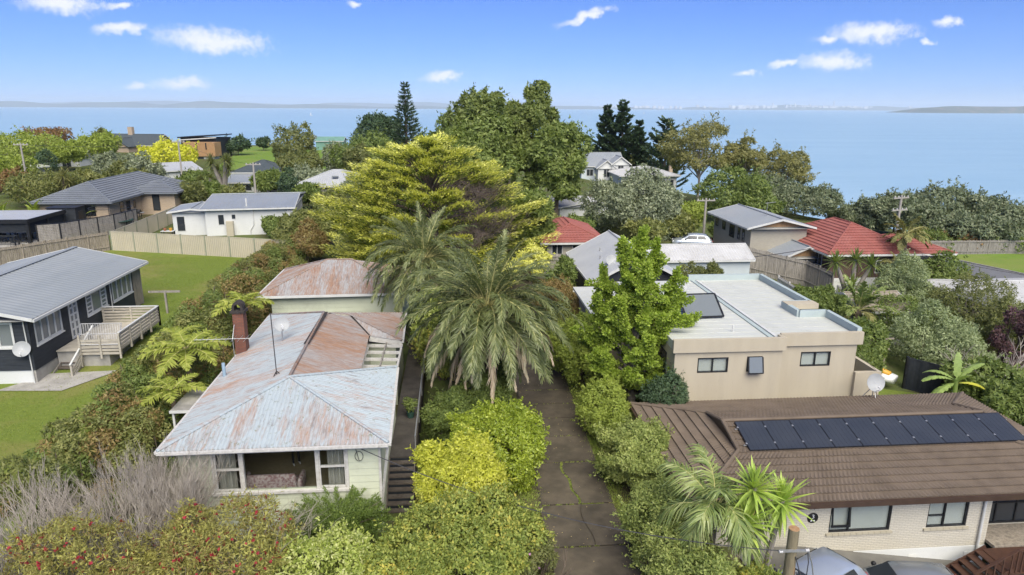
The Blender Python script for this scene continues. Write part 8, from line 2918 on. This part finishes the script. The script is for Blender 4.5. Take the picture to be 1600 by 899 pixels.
# yuccas, feather palms and banana on the right
spiky('cluster of tall spiky yuccas before the red roofed house', [(-1.6, 0, 4.4), (0.3, 0.4, 4.5), (1.3, -0.2, 4.2), (-0.4, -0.6, 2.6), (-1.2, -0.8, 1.4)], 32.2, 52.0, ground(32.2, 52), L=1.25, W=0.12, per=70, mats=('leaf_green', 'yucca_dry'), join=True, tr=0.2)
pf = [frond_mesh('frond', 2.0, 30, 0.55, 0.10, e, d, ('leaf_gum', 'palm_stem'), 55, 0.1, 0.03, 0.15, 0.2, seed=60 + q) for q, (e, d) in enumerate(((75, 0.7), (50, 1.2), (25, 1.4), (0, 1.2)))]
pf2 = [frond_mesh('frond', 2.2, 30, 0.6, 0.10, e, d, ('kentia_green', 'palm_stem'), 50, 0.15, 0.03, 0.15, 0.1, seed=64 + q) for q, (e, d) in enumerate(((78, 0.4), (60, 0.7), (35, 1.0)))]
palm('feather_palm', 'tall ragged feather palm in front of the red tiled roof', 40.4, 58.0, 5.0, ground(40.4, 58), [(5, pf[:2], 0.2, 1.0), (7, pf[1:3], 0.1, 1.0), (6, pf[2:], 0, 1.0), (4, [pf[3]], -0.1, 1.0)], 0.2)
palm('fan_palm', 'bushy palm with brown skirt under the red tiled roof', 38.4, 55.2, 2.6, ground(38.4, 55.2), [(8, pf[:2], 0.2, 0.8), (12, pf[1:3], 0.1, 0.85), (10, pf[2:], 0, 0.85), (6, fd_, -0.2, 0.4)], 0.25)
palm('feather_palm', 'upright yellow green feather palm beside the grey shed', 28.9, 45.5, 1.9, ground(28.9, 45.5), [(6, pf2[:2], 0.2, 1.05), (8, pf2[1:], 0.1, 1.1), (4, [pf[2]], 0, 0.9)], 0.2)
palm('palm_shrub', 'spiky palm clump behind the white weatherboard house corner', -13.8, 70.5, 4.6, ground(-13.8, 70.5), [(10, pf[:2], 0.2, 0.8), (10, pf[1:], 0.1, 0.8)], 0.2)


def banana():
    rs = rstate()
    t = thing('banana_plant', 'banana plant with torn leaves behind the brown roof', 'banana plant', (27.3, 33.2, ground(27.3, 33.2)), 0, local=True)
    MB().tube([(0, 0, -0.2), (0.03, 0, 1.0), (0, 0, 2.0)], [0.16, 0.13, 0.09], 10).build('stem', 'banana_green', t)
    for k, (az, e, L, dr, mt) in enumerate(((0.1, 55, 1.9, 1.0, 'banana_green'), (1.2, 82, 1.6, 0.3, 'banana_green'), (2.2, 40, 1.9, 1.6, 'banana_green'), (3.1, 35, 2.1, 1.3, 'banana_green'), (3.5, 5, 2.0, 0.9, 'banana_green'), (4.6, 60, 1.6, 0.9, 'banana_green'), (5.9, 25, 1.8, 1.5, 'banana_yellow'), (2.9, -10, 1.4, 0.8, 'banana_green'))):
        m = MB()
        seg = 22
        p = np.zeros(3)
        prev = None
        for i in range(seg + 1):
            s = i / seg
            a = math.radians(e) - dr * s ** 1.2
            w = 0.26 * math.sin(min(1.0, max(0.0, (s - 0.12) / 0.88)) * 3.0) ** 0.6 if s > 0.12 else 0.02
            cur = (p.copy(), w)
            if prev is not None and i % 1 == 0:
                q, wq = prev
                tear = 0.75 if rs.rand() < 0.35 else 1.0
                for sg in (-1, 1):
                    m.poly([(q[0], 0, q[2]), (q[0], sg * wq * tear, q[2] - 0.25 * wq), (p[0], sg * w * tear, p[2] - 0.25 * w), (p[0], 0, p[2])])
            prev = cur
            p = p + np.array([math.cos(a), 0, math.sin(a)]) * L / seg
        link('leaf', m.mesh('leaf', mt), t, (0, 0, 1.9 - 0.03 * k), (0, 0, az))
    return t


banana()
# clump of banana-like leaves by the pergola on the left
lfm = [sword_mesh('leaf', 2.0, 0.42, e, 0.9, 'leaf_lime') for e in (80, 60, 40, 20)]
for k, (x, y) in enumerate(((-50.5, 81.5), (-47.5, 82.6), (-45.2, 83.4), (-53.5, 80.5), (-41.5, 84.6))):
    rs = rstate()
    t = thing('broad_leaf_clump', ['broad leaved clump behind the black pergola, leftmost', 'broad leaved clump behind the middle of the black pergola', 'broad leaved clump right behind the black shed', 'broad leaved clump at the left frame edge behind the pergola', 'broad leaved clump below the charcoal roof corner'][k], 'plant', (x, y, ground(x, y)), 0, local=True)
    MB().tube([(0, 0, -0.2), (0, 0, 1.5)], [0.14, 0.1], 8).build('stem', 'banana_green', t)
    for i in range(13):
        link('leaf', lfm[i % 4], t, (rs.uniform(-.5, .5), rs.uniform(-.5, .5), rs.uniform(0.9, 2.0)), (0, 0, i * 2.4), (1, 1, 1))

# plant in the green pot
rs = rstate()
V, F = scatter(rs, np.array([[0, 0, 0.55], [0.1, 0.05, 0.75], [-0.1, 0, 0.8]]), [0.22, 0.2, 0.2], 500, 0.14, 0.05, cull=0)
link('foliage', np_mesh('foliage', V, F, 'leaf_green'), POTTED)

# dead tree limbs on the right
rs = rstate()
t = thing('bare_tree', 'leafless pale branches above the banana plant at the right edge', 'tree', (31.2, 35.5, ground(31.2, 35.5)), 0, local=True)
tm, tips = twigs(rs, (0, 0, 0), 9, 5.0, 1.3, 3, 3, 0.06, 0.2, 0.45, 0.62, 5)
tm.build('branches', 'twig_grey', t)

# ------------------------------------------------------------------ loose ground cover
def tufts(name, label, pts, n_per, hgt, mat, spread, seed):
    rs = np.random.RandomState(seed)
    P = np.repeat(np.array(pts, float), n_per, axis=0)
    P[:, :2] += rs.normal(size=(len(P), 2)) * spread
    n = len(P)
    D = unit(np.stack([0.5 * rs.normal(size=n), 0.5 * rs.normal(size=n), np.ones(n)], 1))
    N = unit(np.cross(D, rs.normal(size=(n, 3))))
    V, F = leaf_tris(P, D, N, hgt * rs.uniform(0.5, 1.3, n), np.full(n, 0.022))
    return tag(link(name, np_mesh(name, V, F, mat)), label, 'grass', kind='stuff')


rg = random.Random(9)
pts = []
for k in range(1, len(joints) - 1):
    y = joints[k]
    dens = 30 if k in (3, 4) else 14
    for i in range(dens):
        x = rg.uniform(3.4, 6.4)
        pts.append((x, y + rg.uniform(-.02, .02), ground(x, y) + 0.05))
for i in range(70):
    y = rg.uniform(25.2, 28.55)
    x = 5.0 - 0.30 * sm((y - 25.2) / 3.4) + 0.06 * math.sin(y * 4.0)
    pts.append((x, y, ground(x, y) + 0.05))
tufts('joint_grass', 'grass growing in the joints and cracks of the driveway', pts, 14, 0.06, 'grass_blade', 0.035, 3)
rs = np.random.RandomState(77)
n = 170
P = np.stack([rs.uniform(3.45, 6.38, n), rs.uniform(16, 46, n), np.zeros(n)], 1)
P[:, 0] = np.where(rs.rand(n) < 0.45, np.where(rs.rand(n) < 0.5, 3.45 + np.abs(rs.normal(size=n)) * 0.2, 6.38 - np.abs(rs.normal(size=n)) * 0.25), P[:, 0])
P[:, 2] = [ground(a_, b_) + 0.093 for a_, b_ in P[:, :2]]
D = unit(np.stack([rs.normal(size=n), rs.normal(size=n), 0.1 * rs.normal(size=n)], 1))
N = unit(np.stack([0.15 * rs.normal(size=n), 0.15 * rs.normal(size=n), np.ones(n)], 1))
V, F = leaf_quads(P, D, N, rs.uniform(0.04, 0.08, n), rs.uniform(0.02, 0.035, n))
tag(link('leaf_litter', np_mesh('leaf_litter', V, F, 'yucca_dry')), 'dry fallen leaves scattered over the driveway slabs', 'leaf litter', kind='stuff')
pts = []
for i in range(900):
    y = rg.uniform(15, 48)
    x = 6.45 + abs(rg.gauss(0, 0.35))
    pts.append((x, y, ground(x, y) + 0.02))
for i in range(350):
    y = rg.uniform(24.6, 29.4)
    x = rg.uniform(0.8, 3.3)
    pts.append((x, y, ground(x, y) + 0.09))
tufts('verge_grass', 'rough short grass on the driveway verges', pts, 22, 0.10, 'grass_blade', 0.16, 4)
pts = []
for i in range(5200):
    y = rg.uniform(24, 66)
    x = rg.uniform(-33, -16.6)
    if not (x < -22 and 36 < y < 51):
        pts.append((x, y, ground(x, y) + 0.05))
leafmat('lawn_blade', [(0.07, 0.10, 0.015), (0.095, 0.128, 0.02), (0.14, 0.145, 0.04)], 0.3, nscale=0.25)
tufts('lawn_grass', 'short mown grass of the bright green lawn', pts, 14, 0.075, 'lawn_blade', 0.30, 5)

# ------------------------------------------------------------------ sea haze: one box of even, thin air
m_ = bpy.data.materials.new('haze_air')
m_.use_nodes = True
t_ = NT(m_.node_tree)
o_ = t_.n('ShaderNodeOutputMaterial')
pv = t_.n('ShaderNodeVolumePrincipled')
pv.inputs['Color'].default_value = (0.88, 0.94, 1.0, 1)
pv.inputs['Density'].default_value = 0.00007
pv.inputs['Anisotropy'].default_value = 0.2
t_.l(pv.outputs[0], o_.inputs['Volume'])
MATS['haze_air'] = m_
hz = MB().box(-24000, 24000, -600, 24000, -23, 240).build('haze', 'haze_air')
tag(hz, 'thin pale blue sea haze over the water and far shore', 'haze', kind='stuff')
